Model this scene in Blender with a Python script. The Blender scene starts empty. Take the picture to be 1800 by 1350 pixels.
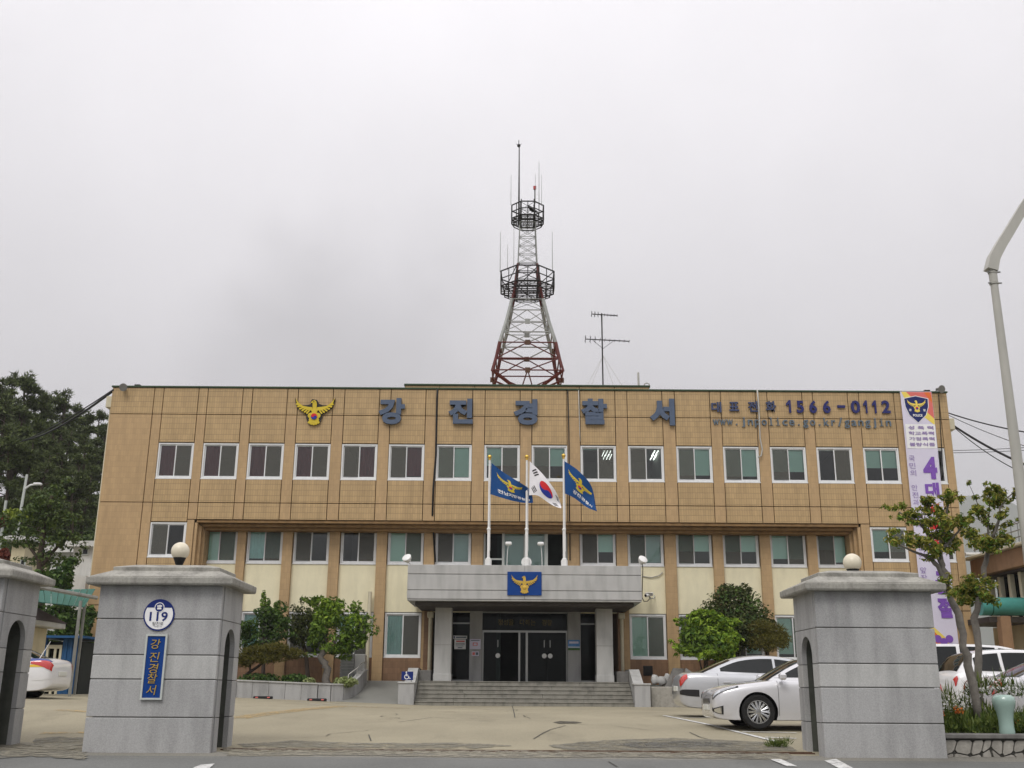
import bpy, bmesh, math, random
from mathutils import Vector, Matrix
PI = math.pi
S = bpy.context.scene
COL = S.collection
# ------------------------------------------------------------ camera
FPX, PITCH, ROLL = 1851.0, math.radians(16.26), 0.007
EYE = Vector((0, 0, .55))
f0 = Vector((0, math.cos(PITCH), math.sin(PITCH)))
u0 = Vector((0, -math.sin(PITCH), math.cos(PITCH)))
r0 = Vector((1, 0, 0))
UP = math.cos(ROLL) * u0 - math.sin(ROLL) * r0
RT = math.cos(ROLL) * r0 + math.sin(ROLL) * u0
cam_d = bpy.data.cameras.new('camera')
cam_d.sensor_width = 36; cam_d.lens = 36 * FPX / 1800
cam_d.clip_start = .1; cam_d.clip_end = 6000
cam = bpy.data.objects.new('camera', cam_d); COL.objects.link(cam)
m = Matrix((RT, UP, -f0)).transposed().to_4x4(); m.translation = EYE
cam.matrix_world = m
S.camera = cam

def at(px, py, Y):
    "the point on the plane at distance Y seen at a pixel of the photograph"
    d = f0 + RT * ((px - 900) / FPX) - UP * ((py - 675) / FPX)
    return EYE + d * (Y / d.y)

# ------------------------------------------------------------ world and sun
W = bpy.data.worlds.new('World'); S.world = W; W.use_nodes = True
wt = W.node_tree; wt.nodes.clear()
def wn(t, **k):
    n = wt.nodes.new(t)
    for a, b in k.items(): setattr(n, a, b)
    return n
SUN_EL, SUN_AZ = math.radians(52), math.radians(200)
wo = wn('ShaderNodeOutputWorld'); wmix = wn('ShaderNodeMixShader')
b1 = wn('ShaderNodeBackground'); b2 = wn('ShaderNodeBackground')
sky = wn('ShaderNodeTexSky', sky_type='NISHITA', sun_disc=False, sun_elevation=SUN_EL, sun_rotation=SUN_AZ)
wt.links.new(sky.outputs[0], b1.inputs[0]); b1.inputs[1].default_value = .08
tc = wn('ShaderNodeTexCoord'); sep = wn('ShaderNodeSeparateXYZ')
nrm = wn('ShaderNodeVectorMath', operation='NORMALIZE')
wt.links.new(tc.outputs['Generated'], nrm.inputs[0]); wt.links.new(nrm.outputs[0], sep.inputs[0])
mx = wn('ShaderNodeMath', operation='MAXIMUM'); mx.inputs[1].default_value = 0
wt.links.new(sep.outputs['Z'], mx.inputs[0])
# overcast sky: luminance grows from horizon to zenith as (1 + 2 sin e) / 3
lum = wn('ShaderNodeMath', operation='MULTIPLY_ADD'); lum.inputs[1].default_value = 1.06; lum.inputs[2].default_value = .37
wt.links.new(mx.outputs[0], lum.inputs[0])
nz = wn('ShaderNodeTexNoise'); nz.inputs['Scale'].default_value = 2.4; nz.inputs['Detail'].default_value = 5; nz.inputs['Roughness'].default_value = .5
wt.links.new(nrm.outputs[0], nz.inputs['Vector'])
nr = wn('ShaderNodeMapRange'); nr.inputs[1].default_value = .3; nr.inputs[2].default_value = .7; nr.inputs[3].default_value = .92; nr.inputs[4].default_value = 1.07
wt.links.new(nz.outputs[0], nr.inputs[0])
# one darker bank of cloud low in the sky behind the station
cd = (at(600, 600, 1000) - EYE).normalized()
warp = wn('ShaderNodeVectorMath', operation='MULTIPLY_ADD'); warp.inputs[1].default_value = (.26, .26, .26)
nz2 = wn('ShaderNodeTexNoise'); nz2.inputs['Scale'].default_value = 6; nz2.inputs['Detail'].default_value = 5
wt.links.new(nrm.outputs[0], nz2.inputs['Vector'])
wt.links.new(nz2.outputs['Color'], warp.inputs[0]); wt.links.new(nrm.outputs[0], warp.inputs[2])
sub = wn('ShaderNodeVectorMath', operation='SUBTRACT'); sub.inputs[1].default_value = tuple(cd + Vector((.13, .13, .13)))
wt.links.new(warp.outputs[0], sub.inputs[0])
scl = wn('ShaderNodeVectorMath', operation='MULTIPLY'); scl.inputs[1].default_value = (1, 1, 1.1)
wt.links.new(sub.outputs[0], scl.inputs[0])
ln = wn('ShaderNodeVectorMath', operation='LENGTH'); wt.links.new(scl.outputs[0], ln.inputs[0])
cr = wn('ShaderNodeMapRange', interpolation_type='SMOOTHSTEP'); cr.inputs[1].default_value = .02; cr.inputs[2].default_value = .17; cr.inputs[3].default_value = .78; cr.inputs[4].default_value = 1
wt.links.new(ln.outputs['Value'], cr.inputs[0])
m1 = wn('ShaderNodeMath', operation='MULTIPLY'); m2 = wn('ShaderNodeMath', operation='MULTIPLY')
wt.links.new(lum.outputs[0], m1.inputs[0]); wt.links.new(nr.outputs[0], m1.inputs[1])
wt.links.new(m1.outputs[0], m2.inputs[0]); wt.links.new(cr.outputs[0], m2.inputs[1])
b2.inputs[0].default_value = (.995, .968, 1.0, 1)
wt.links.new(m2.outputs[0], b2.inputs[1])
wmix.inputs[0].default_value = .95
wt.links.new(b1.outputs[0], wmix.inputs[1]); wt.links.new(b2.outputs[0], wmix.inputs[2])
wt.links.new(wmix.outputs[0], wo.inputs[0])
sd = bpy.data.lights.new('sun', 'SUN'); sd.energy = 1.5; sd.angle = math.radians(25); sd.color = (1, .97, .92)
so = bpy.data.objects.new('sun', sd); COL.objects.link(so)
so.rotation_euler = (math.radians(38), 0, math.radians(-20))
S.view_settings.view_transform = 'Standard'; S.view_settings.look = 'None'
S.view_settings.exposure = .22; S.view_settings.gamma = 1; S.view_settings.use_curve_mapping = False
S.cycles.use_denoising = True
S.cycles.max_bounces = 6; S.cycles.transparent_max_bounces = 12; S.cycles.caustics_reflective = False; S.cycles.caustics_refractive = False

# ------------------------------------------------------------ helpers
def tag(o, label=None, cat=None, group=None, kind=None):
    if label: o['label'] = label
    if cat: o['category'] = cat
    if group: o['group'] = group
    if kind: o['kind'] = kind
    return o
def thing(name, label, cat, loc=(0, 0, 0), rz=0, group=None):
    o = bpy.data.objects.new(name, None); COL.objects.link(o)
    o.location = loc; o.rotation_euler = (0, 0, rz); o.empty_display_size = .2
    return tag(o, label, cat, group)
def wloc(o):
    v = Vector((0, 0, 0))
    while o is not None: v = v + o.location; o = o.parent
    return v

class MB:
    def __init__(s): s.v = []; s.f = []; s.m = []; s.k = 0
    def add(s, vs, fs):
        n = len(s.v); s.v += [tuple(p) for p in vs]
        for f in fs: s.f.append(tuple(i + n for i in f)); s.m.append(s.k)
        return s
    def box(s, x0, x1, y0, y1, z0, z1, c=0):
        if x0 > x1: x0, x1 = x1, x0
        if y0 > y1: y0, y1 = y1, y0
        if z0 > z1: z0, z1 = z1, z0
        if c <= 0:
            return s.add([(x0,y0,z0),(x1,y0,z0),(x1,y1,z0),(x0,y1,z0),(x0,y0,z1),(x1,y0,z1),(x1,y1,z1),(x0,y1,z1)],
                [(0,3,2,1),(4,5,6,7),(0,1,5,4),(1,2,6,5),(2,3,7,6),(3,0,4,7)])
        bm = bmesh.new(); bmesh.ops.create_cube(bm, size=1)
        for v in bm.verts: v.co = Vector(((x0+x1)/2+v.co.x*(x1-x0), (y0+y1)/2+v.co.y*(y1-y0), (z0+z1)/2+v.co.z*(z1-z0)))
        bmesh.ops.bevel(bm, geom=bm.edges[:], offset=c, segments=1, affect='EDGES')
        return s.addbm(bm)
    def addbm(s, bm):
        bm.verts.index_update()
        s.add([v.co for v in bm.verts], [[v.index for v in f.verts] for f in bm.faces]); bm.free(); return s
    def tube(s, p0, p1, r0, r1=None, n=8, cap=True):
        p0 = Vector(p0); p1 = Vector(p1); r1 = r0 if r1 is None else r1
        d = (p1 - p0)
        if d.length < 1e-6: return s
        d.normalize(); a = d.orthogonal().normalized(); b = d.cross(a)
        vs = []
        for p, r in ((p0, r0), (p1, r1)):
            for i in range(n):
                t = 2*PI*i/n; vs.append(p + a*(r*math.cos(t)) + b*(r*math.sin(t)))
        fs = [(i, (i+1) % n, n+(i+1) % n, n+i) for i in range(n)]
        if cap: fs += [tuple(range(n-1, -1, -1)), tuple(range(n, 2*n))]
        return s.add(vs, fs)
    def path(s, pts, rad, n=6, cap=True):
        pts = [Vector(p) for p in pts]; L = len(pts)
        rs = rad if isinstance(rad, (list, tuple)) else [rad]*L
        vs = []; a = None
        for i, p in enumerate(pts):
            d = (pts[min(i+1, L-1)] - pts[max(i-1, 0)])
            d = d.normalized() if d.length > 1e-9 else Vector((0,0,1))
            if a is None: a = d.orthogonal().normalized()
            else:
                a = a - d*a.dot(d); a = a.normalized() if a.length > 1e-6 else d.orthogonal().normalized()
            b = d.cross(a)
            for j in range(n):
                t = 2*PI*j/n; vs.append(p + a*(rs[i]*math.cos(t)) + b*(rs[i]*math.sin(t)))
        fs = [(i*n+j, i*n+(j+1) % n, (i+1)*n+(j+1) % n, (i+1)*n+j) for i in range(L-1) for j in range(n)]
        if cap: fs += [tuple(range(n-1, -1, -1)), tuple(range((L-1)*n, L*n))]
        return s.add(vs, fs)
    def lathe(s, prof, c, n=24, axis='z', ring=False):
        vs = []
        for r, h in prof:
            for i in range(n):
                t = 2*PI*i/n; x, y = r*math.cos(t), r*math.sin(t)
                p = (x, y, h) if axis == 'z' else ((x, h, y) if axis == 'y' else (h, x, y))
                vs.append((c[0]+p[0], c[1]+p[1], c[2]+p[2]))
        L = len(prof)
        fs = [(i*n+j, i*n+(j+1) % n, (i+1)*n+(j+1) % n, (i+1)*n+j) for i in range(L-1) for j in range(n)]
        if ring: fs += [((L-1)*n+i, (L-1)*n+(i+1) % n, (i+1) % n, i) for i in range(n)]
        elif prof[0][0] > 1e-4: fs.append(tuple(range(n-1, -1, -1)))
        if not ring and prof[-1][0] > 1e-4: fs.append(tuple(range((L-1)*n, L*n)))
        return s.add(vs, fs)
    def sphere(s, c, r, n=20, sz=1):
        return s.lathe([(r*math.sin(PI*i/(n//2)) if 0 < i < n//2 else 0, -r*sz*math.cos(PI*i/(n//2))) for i in range(n//2+1)], c, n)
    def prism(s, poly, mp, d0, d1):
        "poly: 2D outline; mp(u, v, w) places it; runs from depth d0 to d1"
        n = len(poly)
        vs = [mp(u, v, d0) for u, v in poly] + [mp(u, v, d1) for u, v in poly]
        fs = [tuple(range(n)), tuple(range(2*n-1, n-1, -1))] + [(i, n+i, n+(i+1) % n, (i+1) % n) for i in range(n)]
        return s.add(vs, fs)
    def shape(s, vf, mp, d0, d1=None):
        "vf: flat (verts, faces); with d1 an extruded solid, else a flat print"
        vs, fs = vf
        if d1 is None: return s.add([mp(u, v, d0) for u, v in vs], fs)
        n = len(vs); cnt = {}
        for f in fs:
            for i in range(len(f)):
                e = (f[i], f[(i+1) % len(f)]); cnt[e] = 1
        side = [(a, n+a, n+b, b) for a, b in cnt if (b, a) not in cnt]
        return s.add([mp(u, v, d0) for u, v in vs] + [mp(u, v, d1) for u, v in vs],
                     list(fs) + [tuple(i+n for i in reversed(f)) for f in fs] + side)
    def mesh(s, name, off=None):
        me = bpy.data.meshes.new(name)
        vs = s.v if off is None else [(p[0]-off[0], p[1]-off[1], p[2]-off[2]) for p in s.v]
        me.from_pydata(vs, [], s.f)
        bm = bmesh.new(); bm.from_mesh(me); bmesh.ops.recalc_face_normals(bm, faces=bm.faces); bm.to_mesh(me); bm.free()
        return me
    def build(s, name, mats, parent=None, smooth=False, local=False, open_=False, loc=None):
        mats = mats if isinstance(mats, (list, tuple)) else [mats]
        me = bpy.data.meshes.new(name)
        if parent is None:
            off = Vector(loc) if loc else Vector((0, 0, 0))
        else: off = Vector((0, 0, 0)) if local else wloc(parent)
        me.from_pydata([(p[0]-off[0], p[1]-off[1], p[2]-off[2]) for p in s.v], [], s.f)
        me.polygons.foreach_set('material_index', s.m)
        if not open_:
            bm = bmesh.new(); bm.from_mesh(me); bmesh.ops.recalc_face_normals(bm, faces=bm.faces); bm.to_mesh(me); bm.free()
        if smooth: 
            for p in me.polygons: p.use_smooth = True
            if smooth is not True: me.set_sharp_from_angle(angle=math.radians(smooth))
        for mm in mats: me.materials.append(mm)
        o = bpy.data.objects.new(name, me); COL.objects.link(o)
        if parent is not None: o.parent = parent
        elif loc: o.location = loc
        return o
def B(x0, x1, y0, y1, z0, z1, c=0): return MB().box(x0, x1, y0, y1, z0, z1, c)
def copy_tree(o, parent=None):
    c = o.copy(); COL.objects.link(c); c.parent = parent
    for ch in o.children: copy_tree(ch, c)
    return c
def inst(name, me, parent, loc=(0, 0, 0)):
    o = bpy.data.objects.new(name, me); COL.objects.link(o); o.parent = parent; o.location = loc; return o

# flat lettering -> (verts, faces), fitted into w x h about the origin
_tx = {}
def text(body, w, h, off=0.0, sp=1.0, shear=0):
    key = (body, off, sp, shear)
    if key not in _tx:
        cu = bpy.data.curves.new('lettering', 'FONT'); cu.body = body; cu.offset = off; cu.resolution_u = 3
        cu.space_character = sp; cu.shear = shear; cu.fill_mode = 'FRONT'
        ob = bpy.data.objects.new('lettering', cu)
        me = ob.to_mesh()
        vs = [(v.co.x, v.co.y) for v in me.vertices]; fs = [tuple(p.vertices) for p in me.polygons]
        ob.to_mesh_clear(); bpy.data.objects.remove(ob); bpy.data.curves.remove(cu)
        _tx[key] = (vs, fs)
    vs, fs = _tx[key]
    if not vs: return ([], [])
    x0 = min(v[0] for v in vs); x1 = max(v[0] for v in vs); y0 = min(v[1] for v in vs); y1 = max(v[1] for v in vs)
    sx = w/(x1-x0); sy = h/(y1-y0) if h else sx
    if w is None: sx = sy
    return ([((x-(x0+x1)/2)*sx, (y-(y0+y1)/2)*sy) for x, y in vs], fs)
def circ(r, n=32, cx=0, cy=0, a0=0, a1=2*PI):
    full = abs(a1-a0-2*PI) < 1e-6
    return [(cx+r*math.cos(a0+(a1-a0)*i/(n if full else n-1)), cy+r*math.sin(a0+(a1-a0)*i/(n if full else n-1))) for i in range(n)]
def flat(poly): return (list(poly), [tuple(range(len(poly)))])
def rect(x0, x1, y0, y1): return [(x0,y0),(x1,y0),(x1,y1),(x0,y1)]
def lerp(a, b, t): return a+(b-a)*t
def wallmap(cx, cz, Y, sx=1, sz=1):   # u,v on a wall facing -Y, w sticks out towards -Y
    return lambda u, v, w: (cx+u*sx, Y-w, cz+v*sz)

# ------------------------------------------------------------ materials
M = {}
def nodes(name):
    mt = bpy.data.materials.new(name); mt.use_nodes = True; nt = mt.node_tree
    p = nt.nodes['Principled BSDF']; M[name] = mt
    return mt, nt, p
def mat(name, col, rough=.7, var=.12, scale=4., bump=0., bscale=60., metal=0., spec=.3, stain=0., coat=0., stretch=(1,1,1), emit=0, trans=0):
    mt, nt, p = nodes(name); L = nt.links
    p.inputs['Roughness'].default_value = rough; p.inputs['Metallic'].default_value = metal
    p.inputs['Specular IOR Level'].default_value = spec; p.inputs['Coat Weight'].default_value = coat
    p.inputs['Coat Roughness'].default_value = .05
    if emit: p.inputs['Emission Color'].default_value = (*col, 1); p.inputs['Emission Strength'].default_value = emit
    tcn = nt.nodes.new('ShaderNodeTexCoord'); mp = nt.nodes.new('ShaderNodeMapping'); mp.inputs['Scale'].default_value = stretch
    L.new(tcn.outputs['Object'], mp.inputs[0])
    n = nt.nodes.new('ShaderNodeTexNoise'); n.inputs['Scale'].default_value = scale; n.inputs['Detail'].default_value = 8; n.inputs['Roughness'].default_value = .65
    L.new(mp.outputs[0], n.inputs['Vector'])
    r = nt.nodes.new('ShaderNodeMapRange'); r.inputs[1].default_value = .25; r.inputs[2].default_value = .75; r.inputs[3].default_value = 1-var; r.inputs[4].default_value = 1+var
    L.new(n.outputs[0], r.inputs[0])
    mul = nt.nodes.new('ShaderNodeMix'); mul.data_type = 'RGBA'; mul.blend_type = 'MULTIPLY'; mul.inputs[0].default_value = 1
    mul.inputs[6].default_value = (*col, 1); L.new(r.outputs[0], mul.inputs[7])
    out = mul.outputs[2]
    if stain:
        n2 = nt.nodes.new('ShaderNodeTexNoise'); n2.inputs['Scale'].default_value = 1.3; n2.inputs['Detail'].default_value = 9
        mp2 = nt.nodes.new('ShaderNodeMapping'); mp2.inputs['Scale'].default_value = (2.5, 2.5, .5); L.new(tcn.outputs['Object'], mp2.inputs[0]); L.new(mp2.outputs[0], n2.inputs['Vector'])
        r2 = nt.nodes.new('ShaderNodeMapRange'); r2.inputs[1].default_value = .45; r2.inputs[2].default_value = .72; r2.inputs[3].default_value = 1; r2.inputs[4].default_value = 1-stain
        L.new(n2.outputs[0], r2.inputs[0])
        mu2 = nt.nodes.new('ShaderNodeMix'); mu2.data_type = 'RGBA'; mu2.blend_type = 'MULTIPLY'; mu2.inputs[0].default_value = 1
        L.new(out, mu2.inputs[6]); L.new(r2.outputs[0], mu2.inputs[7]); out = mu2.outputs[2]
    L.new(out, p.inputs['Base Color'])
    if bump:
        n3 = nt.nodes.new('ShaderNodeTexNoise'); n3.inputs['Scale'].default_value = bscale; n3.inputs['Detail'].default_value = 4; L.new(tcn.outputs['Object'], n3.inputs['Vector'])
        bp = nt.nodes.new('ShaderNodeBump'); bp.inputs['Strength'].default_value = bump; bp.inputs['Distance'].default_value = .01
        L.new(n3.outputs[0], bp.inputs['Height']); L.new(bp.outputs[0], p.inputs['Normal'])
    return mt
def tile_mat(name, col, tw, th, mort=.62, var=.1, stain=.22, mw=.1, mh=.05):
    mt, nt, p = nodes(name); L = nt.links; N = nt.nodes.new
    p.inputs['Roughness'].default_value = .55; p.inputs['Specular IOR Level'].default_value = .35
    tcn = N('ShaderNodeTexCoord'); sp = N('ShaderNodeSeparateXYZ'); L.new(tcn.outputs['Object'], sp.inputs[0])
    def ma(op, a, b=None, c=None):
        n = N('ShaderNodeMath'); n.operation = op
        for i, q in enumerate((a, b, c)):
            if q is None: continue
            if isinstance(q, (int, float)): n.inputs[i].default_value = q
            else: L.new(q, n.inputs[i])
        return n.outputs[0]
    sxy = ma('ADD', sp.outputs[0], sp.outputs[1])
    xx = ma('DIVIDE', sxy, tw); zz = ma('DIVIDE', sp.outputs[2], th)
    gx = ma('LESS_THAN', ma('FRACT', xx), mw); gz_ = ma('LESS_THAN', ma('FRACT', zz), mh)
    g = ma('MAXIMUM', ma('MULTIPLY', gx, .7), gz_)
    cb = N('ShaderNodeCombineXYZ'); L.new(ma('FLOOR', xx), cb.inputs[0]); L.new(ma('FLOOR', zz), cb.inputs[1])
    wnz = N('ShaderNodeTexWhiteNoise'); L.new(cb.outputs[0], wnz.inputs['Vector'])
    r = N('ShaderNodeMapRange'); r.inputs[3].default_value = 1-var; r.inputs[4].default_value = 1+var; L.new(wnz.outputs[0], r.inputs[0])
    n2 = N('ShaderNodeTexNoise'); n2.inputs['Scale'].default_value = 1.0; n2.inputs['Detail'].default_value = 9; n2.inputs['Roughness'].default_value = .62
    mp2 = N('ShaderNodeMapping'); mp2.inputs['Scale'].default_value = (2.4, 2.4, .38); L.new(tcn.outputs['Object'], mp2.inputs[0]); L.new(mp2.outputs[0], n2.inputs['Vector'])
    r2 = N('ShaderNodeMapRange'); r2.inputs[1].default_value = .38; r2.inputs[2].default_value = .75; r2.inputs[3].default_value = 1.04; r2.inputs[4].default_value = 1-stain; L.new(n2.outputs[0], r2.inputs[0])
    k = ma('MULTIPLY', r.outputs[0], r2.outputs[0])
    k = ma('MULTIPLY', k, ma('SUBTRACT', 1, ma('MULTIPLY', g, 1-mort)))
    mul = N('ShaderNodeMix'); mul.data_type = 'RGBA'; mul.blend_type = 'MULTIPLY'; mul.inputs[0].default_value = 1
    mul.inputs[6].default_value = (*col, 1); L.new(k, mul.inputs[7]); L.new(mul.outputs[2], p.inputs['Base Color'])
    bp = N('ShaderNodeBump'); bp.inputs['Strength'].default_value = .4; bp.inputs['Distance'].default_value = .01; bp.invert = True
    L.new(g, bp.inputs['Height']); L.new(bp.outputs[0], p.inputs['Normal'])
    return mt
def leaf_mat(name, dark, light, rough=.55, trans=.25):
    mt, nt, p = nodes(name); L = nt.links; N = nt.nodes.new
    g = N('ShaderNodeNewGeometry'); rp = N('ShaderNodeValToRGB')
    rp.color_ramp.elements[0].color = (*dark, 1); rp.color_ramp.elements[1].color = (*light, 1)
    L.new(g.outputs['Random Per Island'], rp.inputs[0]); L.new(rp.outputs[0], p.inputs['Base Color'])
    p.inputs['Roughness'].default_value = rough; p.inputs['Specular IOR Level'].default_value = .3
    tr = N('ShaderNodeBsdfTranslucent'); L.new(rp.outputs[0], tr.inputs[0]); mxs = N('ShaderNodeMixShader'); mxs.inputs[0].default_value = trans
    L.new(p.outputs[0], mxs.inputs[1]); L.new(tr.outputs[0], mxs.inputs[2]); L.new(mxs.outputs[0], nt.nodes['Material Output'].inputs[0])
    return mt
def glass_mat(name, tint=(.96,.98,.97), refl=1.0, rough=.01):
    mt, nt, p = nodes(name); L = nt.links; N = nt.nodes.new; nt.nodes.remove(p)
    t = N('ShaderNodeBsdfTransparent'); t.inputs[0].default_value = (*tint, 1)
    gl = N('ShaderNodeBsdfGlossy'); gl.inputs['Roughness'].default_value = rough
    n = N('ShaderNodeTexNoise'); n.inputs['Scale'].default_value = 1.1; tcn = N('ShaderNodeTexCoord'); L.new(tcn.outputs['Object'], n.inputs['Vector'])
    bp = N('ShaderNodeBump'); bp.inputs['Strength'].default_value = .06; bp.inputs['Distance'].default_value = .05; L.new(n.outputs[0], bp.inputs['Height']); L.new(bp.outputs[0], gl.inputs['Normal'])
    fr = N('ShaderNodeFresnel'); fr.inputs[0].default_value = 1.5
    mu = N('ShaderNodeMath'); mu.operation = 'MULTIPLY'; mu.inputs[1].default_value = 1.6*refl; mu.use_clamp = True; L.new(fr.outputs[0], mu.inputs[0])
    mxs = N('ShaderNodeMixShader'); L.new(mu.outputs[0], mxs.inputs[0]); L.new(t.outputs[0], mxs.inputs[1]); L.new(gl.outputs[0], mxs.inputs[2])
    L.new(mxs.outputs[0], nt.nodes['Material Output'].inputs[0])
    return mt
def mesh_mat(name, col, a):
    mt, nt, p = nodes(name); L = nt.links; N = nt.nodes.new
    p.inputs['Base Color'].default_value = (*col, 1); p.inputs['Roughness'].default_value = .8
    t = N('ShaderNodeBsdfTransparent'); mxs = N('ShaderNodeMixShader'); mxs.inputs[0].default_value = a
    L.new(t.outputs[0], mxs.inputs[1]); L.new(p.outputs[0], mxs.inputs[2]); L.new(mxs.outputs[0], nt.nodes['Material Output'].inputs[0])
    return mt
TILE = (.472, .330, .170)
tile_mat('tile', TILE, .105, .245, mort=.60, mh=.065, mw=.12, stain=.20, var=.06)
tile_mat('tile_pier', (.460, .314, .165), .105, .245, mort=.86, mh=.06, stain=.17, var=.05)
tile_mat('tile_low', (.25, .145, .08), .105, .245, mort=.8, stain=.3)
mat('joint', (.10, .068, .035), .9, .2)
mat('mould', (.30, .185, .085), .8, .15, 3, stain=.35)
mat('cream', (.80, .74, .525), .8, .05, 2, stain=.10)
mat('cream_trim', (.62, .57, .42), .6, .08, 6, stain=.15)
mat('white_frame', (.74, .75, .75), .4, .05, 3, spec=.5, stain=.10)
mat('greyframe', (.50, .53, .50), .4, .06, 3, spec=.5)
glass_mat('glass', refl=.75); glass_mat('dark_glass', (.28, .42, .40), .2); glass_mat('car_glass', (.10, .12, .12), 1.3)
mesh_mat('screen', (.14, .14, .125), .40)
mat('blind', (.58, .93, .80), .8, .05, 2); mat('blind_grey', (.42, .62, .58), .8, .05)
mat('curtain_red', (.21, .085, .09), .9, .1); mat('curtain_teal', (.48, .82, .79), .9, .08)
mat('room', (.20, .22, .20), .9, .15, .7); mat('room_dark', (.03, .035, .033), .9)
mat('tube_light', (.95, 1, .95), .5, 0, emit=3.6)
mat('roof_green', (.055, .085, .05), .9, .2)
mat('granite', (.385, .385, .38), .75, .24, 55, bump=.12, bscale=180, stain=.32)
mat('granite_light', (.45, .45, .435), .75, .20, 55, bump=.12, bscale=180, stain=.28)
mat('granite_cap', (.33, .32, .285), .8, .28, 22, bump=.2, bscale=120, stain=.42)
mat('granite_dark', (.16, .155, .145), .8, .25, 8, stain=.5)
mat('granite_step', (.26, .25, .215), .8, .22, 30, bump=.1, bscale=150, stain=.42)
mat('mortar', (.20, .195, .18), .95, .2)
mat('stone_rough', (.32, .305, .27), .85, .25, 9, bump=.6, bscale=25, stain=.3)
mat('mortar_dark', (.07, .068, .06), .95, .2)
mat('panel_grey', (.44, .44, .43), .5, .06, 2, spec=.4, stain=.24)
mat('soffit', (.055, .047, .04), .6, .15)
mat('steel', (.33, .335, .325), .35, .05, metal=.85)
mat('white_paint', (.78, .78, .77), .4, .05, spec=.45)
mat('white_print', (.82, .82, .82), .6, .02)
mat('gold', (.75, .50, .10), .3, .1, 8, metal=.8)
mat('yellow_paint', (.62, .47, .035), .55, .08)
mat('navy', (.010, .024, .15), .5, .06, spec=.2); mat('navy_print', (.012, .02, .12), .6, .02)
mat('sign_blue', (.004, .045, .22), .5, .05, spec=.2)
mat('flag_blue', (.006, .06, .21), .8, .06, 5)
mat('flag_white', (.80, .79, .82), .8, .03)
mat('red_print', (.62, .02, .025), .6, .02); mat('blue_print', (.015, .035, .30), .6, .02); mat('black_print', (.015, .015, .018), .6, .02)
mat('orange_print', (.70, .16, .03), .6, .03); mat('yellow_print', (.80, .62, .12), .6, .03); mat('pink_print', (.68, .16, .14), .6, .03)
mat('purple_print', (.20, .085, .42), .6, .03); mat('purple_pale', (.28, .20, .44), .6, .03)
mat('banner', (.66, .63, .76), .6, .04, 2)
mat('letter_grey', (.085, .115, .175), .5, .1, 5); mat('letter_blue', (.022, .025, .13), .45, .1); mat('letter_faded', (.12, .155, .19), .7, .35, 14)
mat('letter_worn', (.055, .07, .14), .7, .45, 14)
mat('black', (.012, .012, .013), .5, .1); mat('cable', (.012, .012, .013), .6, .1); mat('grey_cable', (.45, .44, .40), .6, .1)
mat('dark_metal', (.022, .020, .019), .6, .2, 5); mat('red_metal', (.105, .022, .018), .6, .25, 6); mat('white_metal', (.33, .34, .32), .55, .2, 8, stain=.3)
mat('rust', (.10, .055, .035), .8, .3, 10)
mat('globe', (.70, .64, .50), .35, .03, spec=.5)
mat('horn', (.17, .165, .15), .6, .15)
mat('lamp_post', (.44, .43, .385), .45, .06, 2, spec=.45, stain=.15)
mat('bark', (.14, .115, .09), .9, .3, 12, bump=.5, bscale=30); mat('bark_grey', (.17, .155, .135), .9, .3, 14, bump=.5, bscale=30); mat('bark_dark', (.06, .045, .035), .9, .3, 6)
leaf_mat('leaf_fresh', (.065, .15, .010), (.30, .42, .04))
leaf_mat('leaf_mid', (.035, .085, .010), (.21, .32, .04))
leaf_mat('leaf_dark', (.024, .040, .010), (.105, .125, .03))
leaf_mat('leaf_camellia', (.022, .06, .012), (.10, .17, .03))
leaf_mat('leaf_juniper', (.06, .07, .012), (.19, .165, .035))
leaf_mat('leaf_olive', (.085, .10, .014), (.46, .42, .08))
leaf_mat('pine_needle', (.028, .045, .014), (.13, .165, .045), trans=.1)
leaf_mat('leaf_forest', (.03, .062, .014), (.115, .165, .035), trans=.15)
leaf_mat('leaf_lime', (.12, .19, .015), (.28, .33, .04)); leaf_mat('leaf_variegated', (.18, .24, .06), (.42, .46, .22)); leaf_mat('leaf_red', (.10, .02, .015), (.22, .06, .03))
leaf_mat('petal', (.7, .7, .68), (.82, .82, .80)); leaf_mat('leaf_grass', (.04, .08, .012), (.16, .20, .04)); leaf_mat('petal_orange', (.45, .12, .02), (.6, .2, .03))
mat('soil', (.07, .055, .04), .95, .3, 6, bump=.5)
mat('teal_roof', (.020, .105, .078), .5, .2, 3, spec=.12); mat('teal_pipe', (.07, .27, .24), .4, .1)
mat('roof_tile', (.11, .085, .085), .8, .2, 6); mat('house_white', (.62, .62, .60), .8, .08, 1, stain=.15); mat('house_cream', (.60, .53, .36), .8, .08, 1, stain=.15)
mat('blue_sheet', (.02, .09, .22), .5, .15, 3); mat('brown_wall', (.31, .19, .11), .8, .12, 3, stain=.2)
mat('tyre', (.014, .014, .014), .75, .1); mat('rim', (.55, .56, .57), .25, .03, metal=.85); mat('rim_dark', (.03, .03, .032), .5)
mat('paint_silver', (.50, .51, .53), .28, .02, coat=.8, metal=.35); mat('paint_pearl', (.62, .62, .64), .25, .02, coat=1, metal=.2); mat('paint_white', (.76, .76, .77), .25, .02, coat=1)
mat('paint_blue', (.02, .045, .22), .3, .03, coat=.8); mat('paint_yellow', (.72, .48, .03), .3, .03, coat=.8)
mat('tail_red', (.50, .018, .012), .15, .1, 30, spec=.7, coat=1); mat('lamp_clear', (.62, .64, .66), .1, .12, 14, metal=.6, spec=.8, coat=1); mat('lamp_house', (.30, .31, .33), .15, .5, 16, metal=.5, spec=.8, coat=1); mat('gilt', (.20, .15, .03), .6, .3, 6)
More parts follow.
